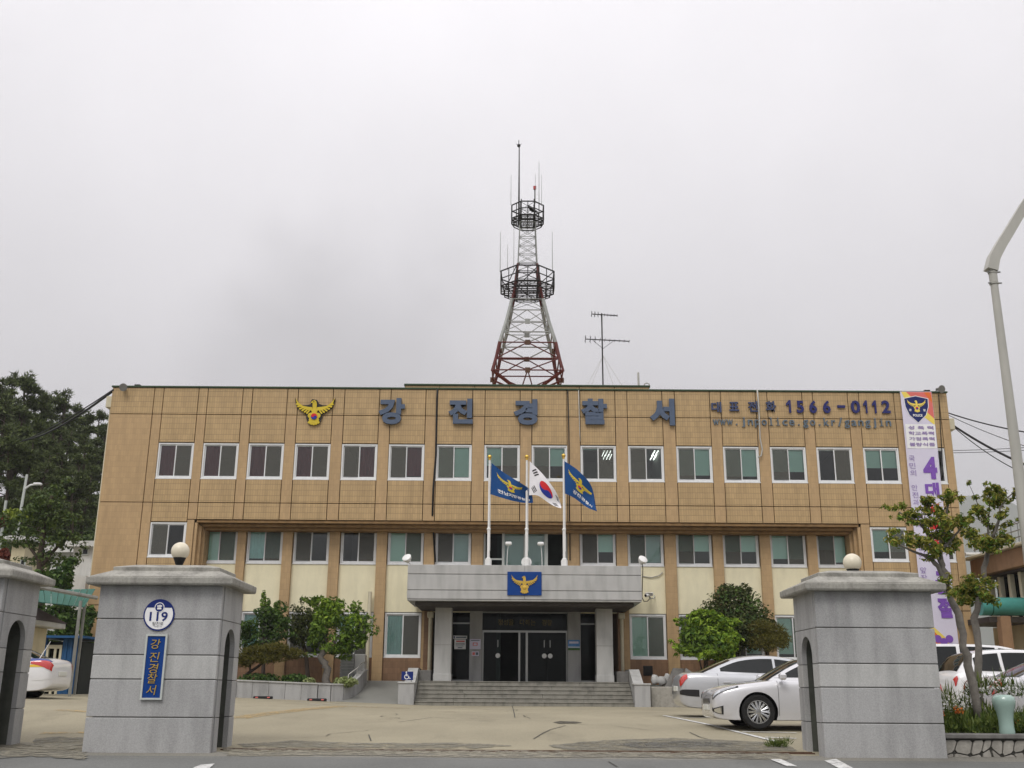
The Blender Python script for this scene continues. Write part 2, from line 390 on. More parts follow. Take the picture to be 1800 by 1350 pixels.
mat('plastic_black', (.02, .02, .021), .5, .08); mat('plate', (.66, .67, .62), .5, .05); mat('chrome', (.75, .76, .77), .12, .02, metal=1)
mat('celadon', (.30, .42, .37), .25, .1, 3, spec=.6, coat=.5)
mat('ac_grey', (.45, .45, .43), .5, .06); mat('road_paint', (.62, .62, .60), .8, .2, 9, stain=.25); mat('road_yellow', (.42, .30, .13), .85, .2, 7); mat('worn_white', (.46, .45, .41), .85, .2, 9)
def worn(name, amt, sc=7., soft=.10):
    "paint worn through in patches, so that the ground shows"
    nt = M[name].node_tree; L = nt.links; N = nt.nodes.new; p = nt.nodes['Principled BSDF']
    tcn = N('ShaderNodeTexCoord'); n = N('ShaderNodeTexNoise'); n.inputs['Scale'].default_value = sc; n.inputs['Detail'].default_value = 9; n.inputs['Roughness'].default_value = .7
    L.new(tcn.outputs['Object'], n.inputs['Vector']); r = N('ShaderNodeMapRange'); r.inputs[1].default_value = amt-soft; r.inputs[2].default_value = amt+soft; L.new(n.outputs[0], r.inputs[0])
    t = N('ShaderNodeBsdfTransparent'); mxs = N('ShaderNodeMixShader'); L.new(r.outputs[0], mxs.inputs[0]); L.new(t.outputs[0], mxs.inputs[1]); L.new(p.outputs[0], mxs.inputs[2])
    L.new(mxs.outputs[0], nt.nodes['Material Output'].inputs[0])
worn('road_paint', .40); worn('road_yellow', .53); worn('worn_white', .52)
mat('niche', (.085, .09, .075), .9, .3, 3, stain=.4)  # lining darker than the granite: shade of the niche put into its colour
mat('poster_blue', (.10, .26, .55), .6, .2, 9); mat('leaf_print', (.06, .14, .03), .6, .4, 20)
mat('wet', (.075, .068, .05), .5, .2, 6); worn('wet', .42, 4, .12)
mat('dull_steel', (.27, .27, .245), .6, .15, 5, stain=.3)
mat('crack', (.10, .09, .07), .95, .2)
# ------------------------------------------------------------ ground
def clamp(x, a=0., b=1.): return max(a, min(b, x))
def smooth(a, b, x):
    t = clamp((x-a)/(b-a)); return t*t*(3-2*t)
_zc = [(-80, -1.5), (0, -1.0), (12, -.62), (15, -.455), (16.6, -.42), (17, -.395), (18.5, -.33), (23, -.12), (28, -.02), (34, 0), (500, 0)]
def gz(x, y):
    z = 0
    for (a, za), (b, zb) in zip(_zc, _zc[1:]):
        if a <= y <= b: z = lerp(za, zb, (y-a)/(b-a)); break
    return z + .27*clamp((-x-3)/8, 0, 1.3)*smooth(17.5, 26, y)
def sheet(name, xs, ys, m, dz=0, zf=None):
    b = MB(); zf = zf or gz
    b.v = [(x, y, zf(x, y)+dz) for y in ys for x in xs]; n = len(xs)
    b.f = [(j*n+i, j*n+i+1, (j+1)*n+i+1, (j+1)*n+i) for j in range(len(ys)-1) for i in range(n-1)]; b.m = [0]*len(b.f)
    return tag(b.build(name, m, smooth=True, open_=True), kind='structure')
def ground_mat(name, col, fine, crack, light, patch=.16):
    mt, nt, p = nodes(name); L = nt.links; N = nt.nodes.new
    p.inputs['Roughness'].default_value = .85; p.inputs['Specular IOR Level'].default_value = .25
    tcn = N('ShaderNodeTexCoord')
    def noise(sc, det, lo, hi, a, b, st=(1,1,1)):
        mp = N('ShaderNodeMapping'); mp.inputs['Scale'].default_value = st; L.new(tcn.outputs['Object'], mp.inputs[0])
        n = N('ShaderNodeTexNoise'); n.inputs['Scale'].default_value = sc; n.inputs['Detail'].default_value = det; n.inputs['Roughness'].default_value = .6; L.new(mp.outputs[0], n.inputs['Vector'])
        r = N('ShaderNodeMapRange'); r.inputs[1].default_value = lo; r.inputs[2].default_value = hi; r.inputs[3].default_value = a; r.inputs[4].default_value = b; L.new(n.outputs[0], r.inputs[0]); return r.outputs[0]
    def mul(a, b):
        n = N('ShaderNodeMath'); n.operation = 'MULTIPLY'; L.new(a, n.inputs[0]); L.new(b, n.inputs[1]); return n.outputs[0]
    k = mul(noise(.35, 5, .3, .7, 1-patch, 1+patch, (1, .6, 1)), noise(30, 3, .3, .7, 1-fine, 1+fine))
    k = mul(k, noise(.9, 7, .56, .70, 1, 1-crack, (1, .3, 1)))
    k = mul(k, noise(140, 2, .62, .72, 1, 1+light))
    mu = N('ShaderNodeMix'); mu.data_type = 'RGBA'; mu.blend_type = 'MULTIPLY'; mu.inputs[0].default_value = 1; mu.inputs[6].default_value = (*col, 1)
    L.new(k, mu.inputs[7]); L.new(mu.outputs[2], p.inputs['Base Color'])
    n3 = N('ShaderNodeTexNoise'); n3.inputs['Scale'].default_value = 90; L.new(tcn.outputs['Object'], n3.inputs['Vector'])
    bp = N('ShaderNodeBump'); bp.inputs['Strength'].default_value = .35; bp.inputs['Distance'].default_value = .01; L.new(n3.outputs[0], bp.inputs['Height']); L.new(bp.outputs[0], p.inputs['Normal'])
ground_mat('yard', (.285, .256, .182), .14, .16, .35, .14)
ground_mat('asphalt', (.150, .153, .145), .16, .15, .5)
ground_mat('apron', (.20, .192, .165), .22, .25, .4)
ground_mat('earth', (.06, .065, .03), .2, .3, .1)
ground_mat('walk', (.22, .22, .20), .1, .15, .2)
def span(a, b, n): return [a+(b-a)*i/n for i in range(n+1)]
sheet('yard', span(-40, 40, 80), [16.9]+span(17.5, 62, 60), M['yard'])
sheet('gate_apron', span(-30, 8, 38), [16.35, 16.5, 16.9, 17.25], M['apron'], .006)
sheet('road', span(-60, 60, 60), [-40, -20, -8, 0, 4, 8, 11, 13, 14.4, 15.2, 16, 16.95], M['asphalt'], .0)
sheet('ground', [-3000, -800, -300, -150, -60, 0, 60, 150, 300, 800, 3000], [-600, -200, -50, 0, 40, 62, 90, 150, 400, 1000, 3500], M['earth'], 0, lambda x, y: -1.9 if y < 60 else -.9)

# ------------------------------------------------------------ the station
FY = 45.0                       # facade plane
RY = 45.9                       # face of the piers in the recess
WC = [-14.67, -12.71, -10.73, -8.70, -6.64, -4.585, -2.515, -.41, 1.66, 3.79, 5.875, 7.985, 10.03, 12.09, 14.115, 16.16, 18.17]
HW = .775
XL, XR, ZR = -17.75, 19.32, 13.40
ZJ1, ZWT, ZWS, ZJ2, ZSF = 12.18, 10.91, 9.31, 8.26, 7.53
RX0, RX1 = at(342, 915, FY).x, at(1512, 915, FY).x
st = thing('police_station', 'three storey police station clad in tan tiles with rows of white framed windows', 'police station', (.8, 45, 0))
J = .016
TH = .10
def panel(x0, x1, z0, z1, m='tile', y=FY):
    if x1-x0 < .05 or z1-z0 < .05: return
    B(x0+J, x1-J, y, y+TH, z0+J, z1-J, .006).build('facade_panel', M[m], st)
E0, E1 = WC[0]-HW, WC[0]+HW
G0, G1 = WC[15]-HW, WC[15]+HW
H0, H1 = WC[16]-HW, WC[16]+HW
# vertical grooves: every window edge
edges = []
for c in WC: edges += [c-HW, c+HW]
# top storey
xs = [XL] + [-15.86] + edges + [XR]
for i in range(len(xs)-1):
    a, b = xs[i], xs[i+1]
    win = i >= 2 and i % 2 == 0 and i <= 34
    mm = 'tile' if win else 'tile_pier'
    panel(a, b, ZJ1, ZR, 'tile'); 
    if win:
        panel(a, b, ZWT, ZJ1); panel(a, b, ZJ2, ZWS)
    else:
        panel(a, b, ZJ2, ZJ1, mm)
    if a >= RX0-.9 and b <= RX1+.9 and a >= E1-.01 and b <= G0+.01: panel(a, b, ZSF, ZJ2, mm)
# end bays, down to the ground
E0, E1 = WC[0]-HW, WC[0]+HW
G0, G1 = WC[15]-HW, WC[15]+HW
H0, H1 = WC[16]-HW, WC[16]+HW
EWT, EWS = at(295, 917, FY).z, at(295, 979, FY).z
GWT, GWS = at(1560, 926, FY).z, at(1560, 987, FY).z
for (a, b, w, t, s_) in ((XL, -15.86, 0, 0, 0), (-15.86, E0, 0, 0, 0), (E0, E1, 1, EWT, EWS), (E1, RX0, 0, 0, 0),
                   (RX1, G0, 0, 0, 0), (G0, G1, 1, GWT, GWS), (G1, H0, 0, 0, 0), (H0, H1, 1, GWT, GWS), (H1, XR, 0, 0, 0)):
    if w:
        panel(a, b, t, ZJ2); panel(a, b, 3.9, s_); panel(a, b, 1.6, 3.9, 'tile_pier')
    else: panel(a, b, 3.9, ZSF if (a, b) in ((E1, RX0), (RX1, G0)) else ZJ2, 'tile_pier'); panel(a, b, 1.6, 3.9, 'tile_pier')
    panel(a, b, -.1, 1.6, 'tile_low')
# the gap rows either side of the recess, between last grooves and its edges
# dark bed behind the panels (seen in the joints), with the window openings left free
bed = MB(); Yb0, Yb1 = FY+TH-.012, FY+TH+.14
def bed_row(z0, z1, holes, x0=XL+.01, x1=XR-.01):
    x = x0
    for a, b in holes: bed.box(x, a, Yb0, Yb1, z0, z1); x = b
    bed.box(x, x1, Yb0, Yb1, z0, z1)
bed_row(ZWT, ZR-.01, [])
bed_row(ZWS, ZWT, [(c-HW, c+HW) for c in WC])
bed_row(ZSF+.01, ZWS, [])
bed_row(EWS, ZSF+.01, [(E0, E1)], XL+.01, RX0); bed_row(-.1, EWS, [], XL+.01, RX0)
bed_row(GWS, ZSF+.01, [(G0, G1), (H0, H1)], RX1, XR-.01); bed_row(-.1, GWS, [], RX1, XR-.01)
bed.build('wall_core', M['joint'], st)
# coping
B(XL-.03, XR+.03, FY-.05, FY+.45, ZR, ZR+.07, .01).build('coping', M['roof_green'], st)
# end walls, rear wall, roof
B(XL, XL+.2, FY+.26, 58, -.3, ZR-.02).build('end_wall', M['tile_pier'], st)
B(XR-.2, XR, FY+.26, 58, -.3, ZR-.02).build('end_wall', M['tile_pier'], st)
B(XL+.2, XR-.2, 57.8, 58, -.3, ZR-.02).build('rear_wall', M['tile_pier'], st)
B(XL+.2, XR-.2, FY+.26, 57.8, 12.25, 12.4).build('roof', M['roof_green'], st)
# set-back parapet in the middle of the roof
PX0, PX1 = at(712, 684, 48).x, at(1141, 682, 48).x
pz = at(925, 679, 48).z
for i in range(7):
    a = lerp(PX0, PX1, i/7); b = lerp(PX0, PX1, (i+1)/7)
    B(a+.01, b-.01, 48, 48.15, 12.4, pz, .005).build('parapet_panel', M['tile'], st)
B(PX0-.05, PX1+.05, 47.95, 48.4, pz, pz+.08, .01).build('parapet_coping', M['roof_green'], st)
B(PX0+.1, PX1-.1, 48.4, 57, 12.4, pz-.3).build('stair_tower', M['tile_pier'], st)
# side rain hoppers and pipes
for sx, x, z in ((-1, XL, at(187, 706, FY+.5).z), (1, XR, at(1676, 745, FY+.5).z)):
    hp = B(x+sx*.02, x+sx*.36, FY+.35, FY+.85, z-.3, z+.22, .02).build('rain_hopper', M['cream_trim'], st)
    MB().tube((x+sx*.16, FY+.6, z-.3), (x+sx*.16, FY+.6, 0), .09, n=12).build('downpipe', M['cream_trim'], st, smooth=40)

# stepped underside of the overhang
mo = 0
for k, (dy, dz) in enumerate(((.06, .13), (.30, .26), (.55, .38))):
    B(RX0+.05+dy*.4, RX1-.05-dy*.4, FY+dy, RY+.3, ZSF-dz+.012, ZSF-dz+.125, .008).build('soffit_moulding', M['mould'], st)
for sx, x in ((1, RX0), (-1, RX1)):
    for dy, dx in ((.06, .12), (.30, .24), (.55, .34)):
        B(x+sx*(dx-.12), x+sx*dx, FY+dy, RY+.3, -.1, ZSF-.13-.001*dx, .008).build('jamb_moulding', M['tile_pier'], st)
# recess wall: piers, cream panels, tiled base
W1T, W1S, GT, GB = 7.34, 5.80, 3.76, 1.88
PYW = RY+.17                    # plane of the windows in the recess
rec = [c for c in WC[1:15]]
def pier(x0, x1, z0=1.22, z1=ZSF-.35):
    B(x0, x1, RY, RY+.35, z0, z1, .008).build('pier', M['tile_pier'], st)
ENT0, ENT1 = -3.42, 4.55        # entrance opening
for i in range(len(rec)+1):
    a = rec[i-1]+HW+.03 if i else RX0+.36
    b = rec[i]-HW-.03 if i < len(rec) else RX1-.36
    if 7 == i:                  # balcony door bay has no pier in the middle
        continue
    cx = (a+b)/2
    inside = ENT0 < cx < ENT1
    pier(a, b, 3.9 if inside else -.1)
for i, c in enumerate(rec):
    a, b = c-HW-.03, c+HW+.03
    if i in (6, 7): continue
    inside = ENT0 < c < ENT1
    B(a, b, PYW, PYW+.12, GT+.01, W1S-.01, .004).build('spandrel_panel', M['cream'], st)
    if not inside:
        B(a, b, PYW-.04, PYW+.12, -.1, GB-.01, .004).build('base_panel', M['tile_low'], st)
    B(a, b, PYW, PYW+.2, W1T+.005, ZSF-.3).build('lintel', M['greyframe'], st)
bx0, bx1 = rec[6]-HW-.1, rec[7]+HW+.1
B(bx0, bx1, PYW, PYW+.2, W1T+.005, ZSF-.3).build('lintel', M['greyframe'], st)
# inside: floors, back wall, cross walls
for z in (4.75, 8.55): B(XL+.2, XR-.2, FY+1.45, 57.8, z-.12, z+.12).build('floor_slab', M['room'], st)
B(XL+.2, XR-.2, FY+.3, 57.8, 11.35, 11.5).build('ceiling', M['room'], st)
B(XL+.2, XR-.2, 50.5, 50.6, 1, 11.34).build('corridor_wall', M['room'], st)
for x in (-7.66, -.92+.4, 6.93, 15.1):
    B(x-.08, x+.08, FY+1.5, 50.5, 1, 11.34).build('cross_wall', M['room'], st)
B(XL+.2, XR-.2, FY+.9, 50, .55, .84).build('ground_floor', M['room'], st)
def tube_lamp(x, y, z):
    h = B(x-.2, x+.2, y, y+1.25, z-.03, z).build('ceiling_lamp', M['room'], st)
    for d in (-.15, 0, .15): MB().tube((x+d, y+.03, z-.06), (x+d, y+1.22, z-.06), .014, n=6).build('lamp_tube', M['tube_light'], h)
for px, py in ((1066, 796), (1062, 816), (1154, 796), (1143, 816)):
    # hang them where the ceiling is seen through the window
    d = at(px, py, 100)-EYE; Y = (11.3-EYE.z)/d.z*d.y
    tube_lamp(d.x*Y/d.y, min(Y, 49.0)-.6, 11.33)
for px, py in ((283, 930), (306, 941), (554, 944), (1210, 940), (1190, 948), (1290, 938), (1370, 948), (1457, 944), (936, 962)):
    d = at(px, py, 100)-EYE; Y = (8.38-EYE.z)/d.z*d.y
    tube_lamp(d.x*Y/d.y, min(Y, 49.0)-.6, 8.42)

# windows ------------------------------------------------------------
_wm = {}
def win_meshes(w, h, fm):
    k = (round(w, 3), round(h, 3), fm)
    if k in _wm: return _wm[k]
    f, d = .062, .11
    fr = MB(); fr.box(0, w, 0, d, 0, f); fr.box(0, w, 0, d, h-f, h); fr.box(0, f, 0, d, f, h-f); fr.box(w-f, w, 0, d, f, h-f)
    me = fr.mesh('window'); me.materials.append(M[fm])
    def sash(x0, x1, y):
        s = MB(); q = .05
        s.box(x0, x1, y, y+.03, f, f+q); s.box(x0, x1, y, y+.03, h-f-q, h-f); s.box(x0, x0+q, y, y+.03, f+q, h-f-q); s.box(x1-q, x1, y, y+.03, f+q, h-f-q)
        m_ = s.mesh('sash'); m_.materials.append(M[fm]); return m_
    def sheet_(x0, x1, y, mm, z0=f+.05, z1=None):
        s = MB().box(x0, x1, y, y+.006, z0, h-f-.05 if z1 is None else z1); m_ = s.mesh('pane'); m_.materials.append(M[mm]); return m_
    mid = w/2
    r = dict(frame=me, s1=sash(f, mid+.03, .062), s2=sash(mid-.03, w-f, .028), p1=sheet_(f+.05, mid-.02, .072, 'glass'), p2=sheet_(mid+.02, w-f-.05, .04, 'glass'),
             m1=sheet_(f+.05, mid-.02, .012, 'screen'), m2=sheet_(mid+.02, w-f-.05, .012, 'screen'))
    _wm[k] = r; return r
def window(cx, z0, z1, y, screen='L', cover=(), fm='white_frame', hw=HW, sill=True):
    w, h = 2*hw, z1-z0; r = win_meshes(w, h, fm); base = Vector((cx-hw, y, z0))-wloc(st)
    fo = inst('window', r['frame'], st, base)
    inst('sash', r['s1'], fo); inst('sash', r['s2'], fo); inst('pane', r['p1'], fo); inst('pane', r['p2'], fo)
    if screen == 'L': inst('insect_screen', r['m1'], fo)
    if screen == 'R': inst('insect_screen', r['m2'], fo)
    if sill: B(cx-hw-.01, cx+hw+.01, y-.045, y+.10, z0-.05, z0-.004, .006).build('sill', M[fm], fo)
    for kind, side, frac in cover:
        a, b = {'L': (.06, w/2), 'R': (w/2, w-.06), 'B': (.06, w-.06)}[side]
        zt = h-.07; zb = zt-(h-.14)*frac
        mb = MB(); n = 28 if 'curtain' in kind else 2; yy = .15
        for i in range(n+1):
            x = lerp(a, b, i/n); o = .035*math.sin(i*2.3)+.01*math.sin(i*5.1) if n > 2 else 0
            mb.v += [(x, yy+o, zb), (x, yy+o, zt)]
        for i in range(n): mb.f.append((2*i, 2*i+2, 2*i+3, 2*i+1)); mb.m.append(0)
        mb.build('curtain' if 'curtain' in kind else 'blind', M[kind], fo, local=True, open_=True, smooth=n > 2)
    return fo
top = {0: ('R', [('curtain_red', 'L', 1)]), 1: ('R', [('curtain_red', 'L', 1)]), 2: ('R', [('curtain_red', 'L', 1)]), 3: ('R', [('curtain_red', 'L', 1)]),
       4: ('L', [('curtain_red', 'R', 1)]), 5: ('L', [('curtain_red', 'R', .92)]), 6: ('L', [('blind', 'B', .94)]), 7: ('R', [('blind', 'B', .58)]), 8: ('L', [('blind', 'B', .58)]),
       9: ('R', [('blind', 'L', .06)]), 10: ('L', []), 11: ('L', [('blind', 'B', .84)]), 12: ('L', [('blind', 'B', .86)]), 13: ('L', [('blind', 'B', .71)]), 14: ('R', [('blind', 'L', .04)]), 15: (None, [('blind', 'B', .57)]), 16: ('L', [])}
for i, c in enumerate(WC): window(c, ZWS+.02, ZWT-.02, FY+.035, top[i][0], top[i][1])
window(WC[0], EWS+.02, EWT-.02, FY+.035, 'L', [])
window(WC[15], GWS+.02, GWT-.02, FY+.035, 'R', [('blind', 'B', .74)])
window(WC[16], GWS+.02, GWT-.02, FY+.035, 'R', [('blind', 'B', .6)])
first = {1: ('R', [('blind', 'B', 1)]), 2: ('R', [('curtain_teal', 'B', .9)]), 3: ('L', []), 4: ('R', []), 5: ('R', [('blind', 'B', .98)]), 6: ('L', [('blind_grey', 'R', .95)]),
         9: ('L', [('blind', 'R', .62)]), 10: ('L', [('blind_grey', 'B', .95)]), 11: ('L', [('blind', 'B', .58)]), 12: ('L', [('blind', 'B', .58)]), 13: ('R', [('blind', 'B', .8)]), 14: ('L', [('blind', 'R', .9), ('blind_grey', 'L', .5)])}
low = {1: ('L', []), 2: ('R', [('curtain_teal', 'L', 1)]), 3: ('L', []), 4: ('R', [('blind', 'L', .5)]), 5: ('R', [('curtain_teal', 'L', 1)]), 10: ('R', [('blind', 'B', 1)]), 11: ('L', []), 12: ('L', [('blind', 'R', .9)]), 13: ('R', [('blind', 'B', .9)]), 14: ('R', [])}
for i in range(1, 15):
    if i in first: window(WC[i], W1S+.02, W1T-.02, PYW+.01, first[i][0], first[i][1], 'white_frame')
    if i in low: window(WC[i], GB+.02, GT-.02, PYW+.01, low[i][0], low[i][1])
# balcony door unit over the canopy
bd = MB()
X = [at(p, 960, PYW).x for p in (851, 882.5, 887, 920.5, 924, 957, 963, 995)]
zb, zt = 5.28, W1T
bd.box(X[0], X[7], PYW, PYW+.1, zt-.14, zt); bd.box(X[0], X[7], PYW, PYW+.1, zb, zb+.06)
for a, b in ((X[0]-.02, X[0]+.06), (X[1], X[2]), (X[3], X[4]), (X[5], X[6]), (X[7], X[7]+.06)): bd.box(a, b, PYW, PYW+.1, zb+.06, zt-.14)
bd.box(X[0]+.06, X[1], PYW, PYW+.1, 6.02, 6.09)
bo = bd.build('balcony_door', M['greyframe'], st)
for a, b, mm in ((X[0]+.06, X[1], 'dark_glass'), (X[2], X[3], 'glass'), (X[4], X[5], 'glass')):
    B(a, b, PYW+.05, PYW+.058, zb+.06, zt-.14).build('pane', M[mm], bo)
for a, b in ((X[2], X[3]), (X[4], X[5])): B(a, b, PYW+.2, PYW+.21, zb+.1, zt-.14).build('blind', M['blind_grey'], bo)
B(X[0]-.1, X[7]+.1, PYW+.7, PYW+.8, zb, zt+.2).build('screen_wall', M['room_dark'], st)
B(rec[6]-HW-.03, X[0]-.02, RY+.1, RY+.3, 3.9, ZSF-.35).build('pier', M['tile_pier'], st)
B(X[7]+.06, rec[7]+HW+.03, RY+.1, RY+.3, 3.9, ZSF-.35).build('pier', M['tile_pier'], st)

# entrance: canopy, columns, glazed doors ------------------------------
CY = 42.5
c0, c1 = at(716, 1020, CY).x, at(1128, 1020, CY).x
cz1, cz0 = at(900, 993, CY).z, at(900, 1054, CY).z
cano = B(c0+.06, c1-.06, CY+.06, RY, cz0+.1, cz1-.02).build('canopy', M['panel_grey'], st)
zb_ = [cz1, at(900, 1010, CY).z, at(900, 1038, CY).z, cz0]
for k in range(3):
    for a, b in ((c0, (c0+c1)/2), ((c0+c1)/2, c1)):
        B(a+.004, b-.004, CY, CY+.05, zb_[k+1]+.012, zb_[k]-.012, .008).build('fascia_panel', M['panel_grey'], cano)
    for x in (c0, c1-.05): B(x, x+.05, CY+.055, RY, zb_[k+1]+.012, zb_[k]-.012, .008).build('fascia_panel', M['panel_grey'], cano)
B(c0+.02, c1-.02, CY+.03, RY, cz0-.06, cz0+.005, .01).build('drip_edge', M['panel_grey'], cano)
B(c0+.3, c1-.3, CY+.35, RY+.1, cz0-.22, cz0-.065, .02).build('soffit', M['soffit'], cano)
LZ = .92                        # landing
KY = CY+1.5
for a, b in ((763, 793), (1049, 1078)):
    x0, x1 = at(a, 1150, KY).x, at(b, 1150, KY).x
    co = B(x0, x1, KY, KY+.7, LZ+.02, cz0-.2, .015).build('column', M['granite_light'], st)
    B(x0-.02, x1+.02, KY-.02, KY+.72, LZ, LZ+.28, .012).build('column_base', M['granite_light'], co)
    B(x0-.004, x1+.004, KY-.004, KY+.704, 2.33, 2.345).build('column_joint', M['mortar'], co)
DY = 46.2
for a, b in ((825, 847), (998, 1021)):
    x0, x1 = at(a, 1150, DY-.3).x, at(b, 1150, DY-.3).x
    B(x0, x1, DY-.35, DY+.1, LZ, 3.95, .012).build('column', M['granite'], st)
for px in (755, 1094):
    x = at(px, 1150, 45.5).x
    MB().path([(x, 45.6, LZ+.02), (x, 45.5, LZ+.2), (x, 45.5, 3.5)], .075, 10).build('downpipe', M['cream_trim'], st, smooth=40)
    B(x-.13, x+.13, 45.36, 45.63, 3.5, 3.75, .02).build('rain_hopper', M['cream_trim'], st)
x = at(648, 1100, RY-.1).x
MB().tube((x, RY-.09, .5), (x, RY-.09, 4.6), .08, n=10).build('downpipe', M['cream_trim'], st, smooth=40)
# walls closing the porch at both sides
B(ENT0-.25, ENT0-.02, RY-.02, 50, .6, 4.0).build('porch_wall', M['tile_low'], st)
B(ENT1+.02, ENT1+.25, RY-.02, 50, .6, 4.0).build('porch_wall', M['tile_low'], st)
fr = MB()
tz0, tz1 = at(920, 1110, DY).z, at(920, 1078, DY).z
dx = [at(p, 1150, DY).x for p in (847, 850, 880, 912, 917, 924, 927, 998)]
def bar(x0, x1, z0, z1, y0=DY, y1=DY+.09): fr.box(x0, x1, y0, y1, z0, z1)
bar(dx[0], dx[7], tz0-.04, tz0+.04); bar(dx[0], dx[7], tz1, tz1+.06)
bar(dx[0], dx[1], LZ, tz0-.04); bar(dx[3]-.02, dx[3]+.06, LZ, tz0-.04); bar(dx[5], dx[6]+.02, LZ, tz0-.04); bar(dx[7]-.07, dx[7], LZ, tz0-.04)
for a, b in ((793, 825), (1021, 1049)):
    xa, xb = at(a, 1150, DY).x, at(b, 1150, DY).x
    bar(xa-.1, xb+.1, 3.3, 3.36); bar(xa-.1, xb+.1, LZ, LZ+.08)
df = fr.build('door_frame', M['steel'], st)
B(dx[0], dx[7], DY+.03, DY+.05, tz0+.04, tz1).build('transom_glass', M['dark_glass'], df)
for a, b in ((793, 825), (1021, 1049)):
    xa, xb = at(a, 1150, DY).x-.12, at(b, 1150, DY).x+.12
    B(xa, xb, DY+.03, DY+.05, LZ+.08, 3.3).build('side_glass', M['dark_glass'], df); B(xa, xb, DY+.03, DY+.05, 3.36, 3.95).build('side_glass', M['dark_glass'], df)
B(dx[3]+.06, dx[5], DY+.03, DY+.05, LZ, tz0-.04).build('side_glass', M['dark_glass'], df)
for a, b, y in ((dx[1], dx[2], 0), (dx[6]+.03, (dx[6]+dx[7])/2-.02, 0), ((dx[6]+dx[7])/2-.01, dx[7]-.08, .01)):
    d = B(a, b, DY+.03+y, DY+.045+y, LZ+.03, tz0-.06).build('entrance_door', M['dark_glass'], st)
    hxx = b-.12 if a < 1.2 and y == 0 else a+.12
    hz = at(960, 1153, DY).z
    MB().lathe([(.0, -.02), (.10, -.02), (.10, 0), (0, 0)], (hxx, DY+.0+y, hz), 20, 'y').build('door_handle', M['white_paint'], d)
    B(hxx-.02, hxx+.02, DY-.03+y, DY-.0+y, hz+.35, hz+.65, .006).build('pull_bar', M['steel'], d)
# gilt lettering on the dark transom
cx = (dx[0]+dx[7])/2
for i, ch in enumerate('정성을 다하는 경찰'):
    if ch != ' ': MB().shape(text(ch, .20, .24, .0), wallmap(cx+(i-4.5)*.235, (tz0+tz1)/2, DY+.02), 0, .01).build('letter', M['gilt'], df)
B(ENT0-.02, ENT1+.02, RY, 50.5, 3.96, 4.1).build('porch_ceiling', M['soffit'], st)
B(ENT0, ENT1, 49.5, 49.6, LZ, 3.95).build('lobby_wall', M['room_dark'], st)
# vent in the tiled base right of the stairs
vx, vz = at(1139, 1179, PYW-.05).x, at(1139, 1179, PYW-.05).z
vg = B(vx-.2, vx+.2, PYW-.075, PYW-.04, vz-.2, vz+.2, .01).build('wall_vent', M['dark_metal'], st)
for k in range(6): B(vx-.17, vx+.17, PYW-.095, PYW-.07, vz-.16+k*.058, vz-.135+k*.058).build('slat', M['dark_metal'], vg)

# stairs ----------------------------------------------------------------
stair = thing('entrance_stairs', 'wide granite stairs of six steps leading up to the entrance doors', 'stairs', (.5, 42.2, 0))
sx0, sx1 = at(728, 1238, 42.2).x, at(1115, 1240, 42.2).x
NS = 6; rise = LZ/NS
rs = random.Random(4)
for k in range(NS):
    y0 = 42.2+k*.30; y1 = y0+.36 if k < NS-1 else DY
    cuts = [sx0]+[sx0+(sx1-sx0)*(i+rs.uniform(-.2, .2))/5 for i in range(1, 5)]+[sx1]
    for a, b in zip(cuts, cuts[1:]):
        o = rs.uniform(-.004, .004)
        B(a+.004, b-.004, y0+o, y1, max(k*rise-.02, -.05), (k+1)*rise-.035, .006).build('step_riser', M['granite_step'], stair)
        B(a+.004, b-.004, y0-.025+o, y1, (k+1)*rise-.032, (k+1)*rise, .006).build('step_slab', M['granite_step'], stair)
for sx, xa, xb in ((-1, at(700, 1220, 42.1).x, at(728, 1220, 42.1).x), (1, at(1115, 1220, 42.1).x, at(1143, 1220, 42.1).x)):
    pl = B(xa, xb, 42.0, 42.75, -.1, .80, .012).build('cheek_block', M['granite'], stair)
    B(xa-.03, xb+.03, 41.97, 42.8, .805, .87, .012).build('cheek_cap', M['granite_light'], pl)
    # sloped white top running up to the building
    xi0, xi1 = (xb-.42, xb-.02) if sx < 0 else (xa+.02, xa+.42)
    MB().prism([(42.6, .0), (45.4, .0), (45.4, 1.42), (43.9, 1.42), (42.6, .88)], lambda u, v, w: (w, u, v), xi0, xi1).build('cheek_slope', M['granite_light'], stair)
    xj = xi1 if sx < 0 else xi0-.5
    B(xj+.01, xj+.5, 44.0, 45.2, .5, 1.34, .02).build('planter_box', M['granite_dark'], stair)

# ramp -------------------------------------------------------------------
ramp = thing('access_ramp', 'sloping concrete ramp left of the entrance stairs with low rail', 'ramp', (-4.5, 42.5, 0))
ra = [at(605, 1234, 42.0), at(700, 1241, 42.0)]
xr0 = at(700, 1220, 42.2).x-.02
rp = MB()
poly = [(-6.6, 41.9, gz(-6.6, 41.9)+.012), (xr0, 41.95, .015), (xr0, 44.0, .5), (xr0+.6, 45.6, .93), (-6.0, 45.6, .93), (-6.25, 43.6, .45)]
rp.add(poly+[(p[0], p[1], -.3) for p in poly], [tuple(range(6)), tuple(range(11, 5, -1))]+[(i, (i+1) % 6, 6+(i+1) % 6, 6+i) for i in range(6)])
rp.build('ramp_slab', M['walk'], ramp)

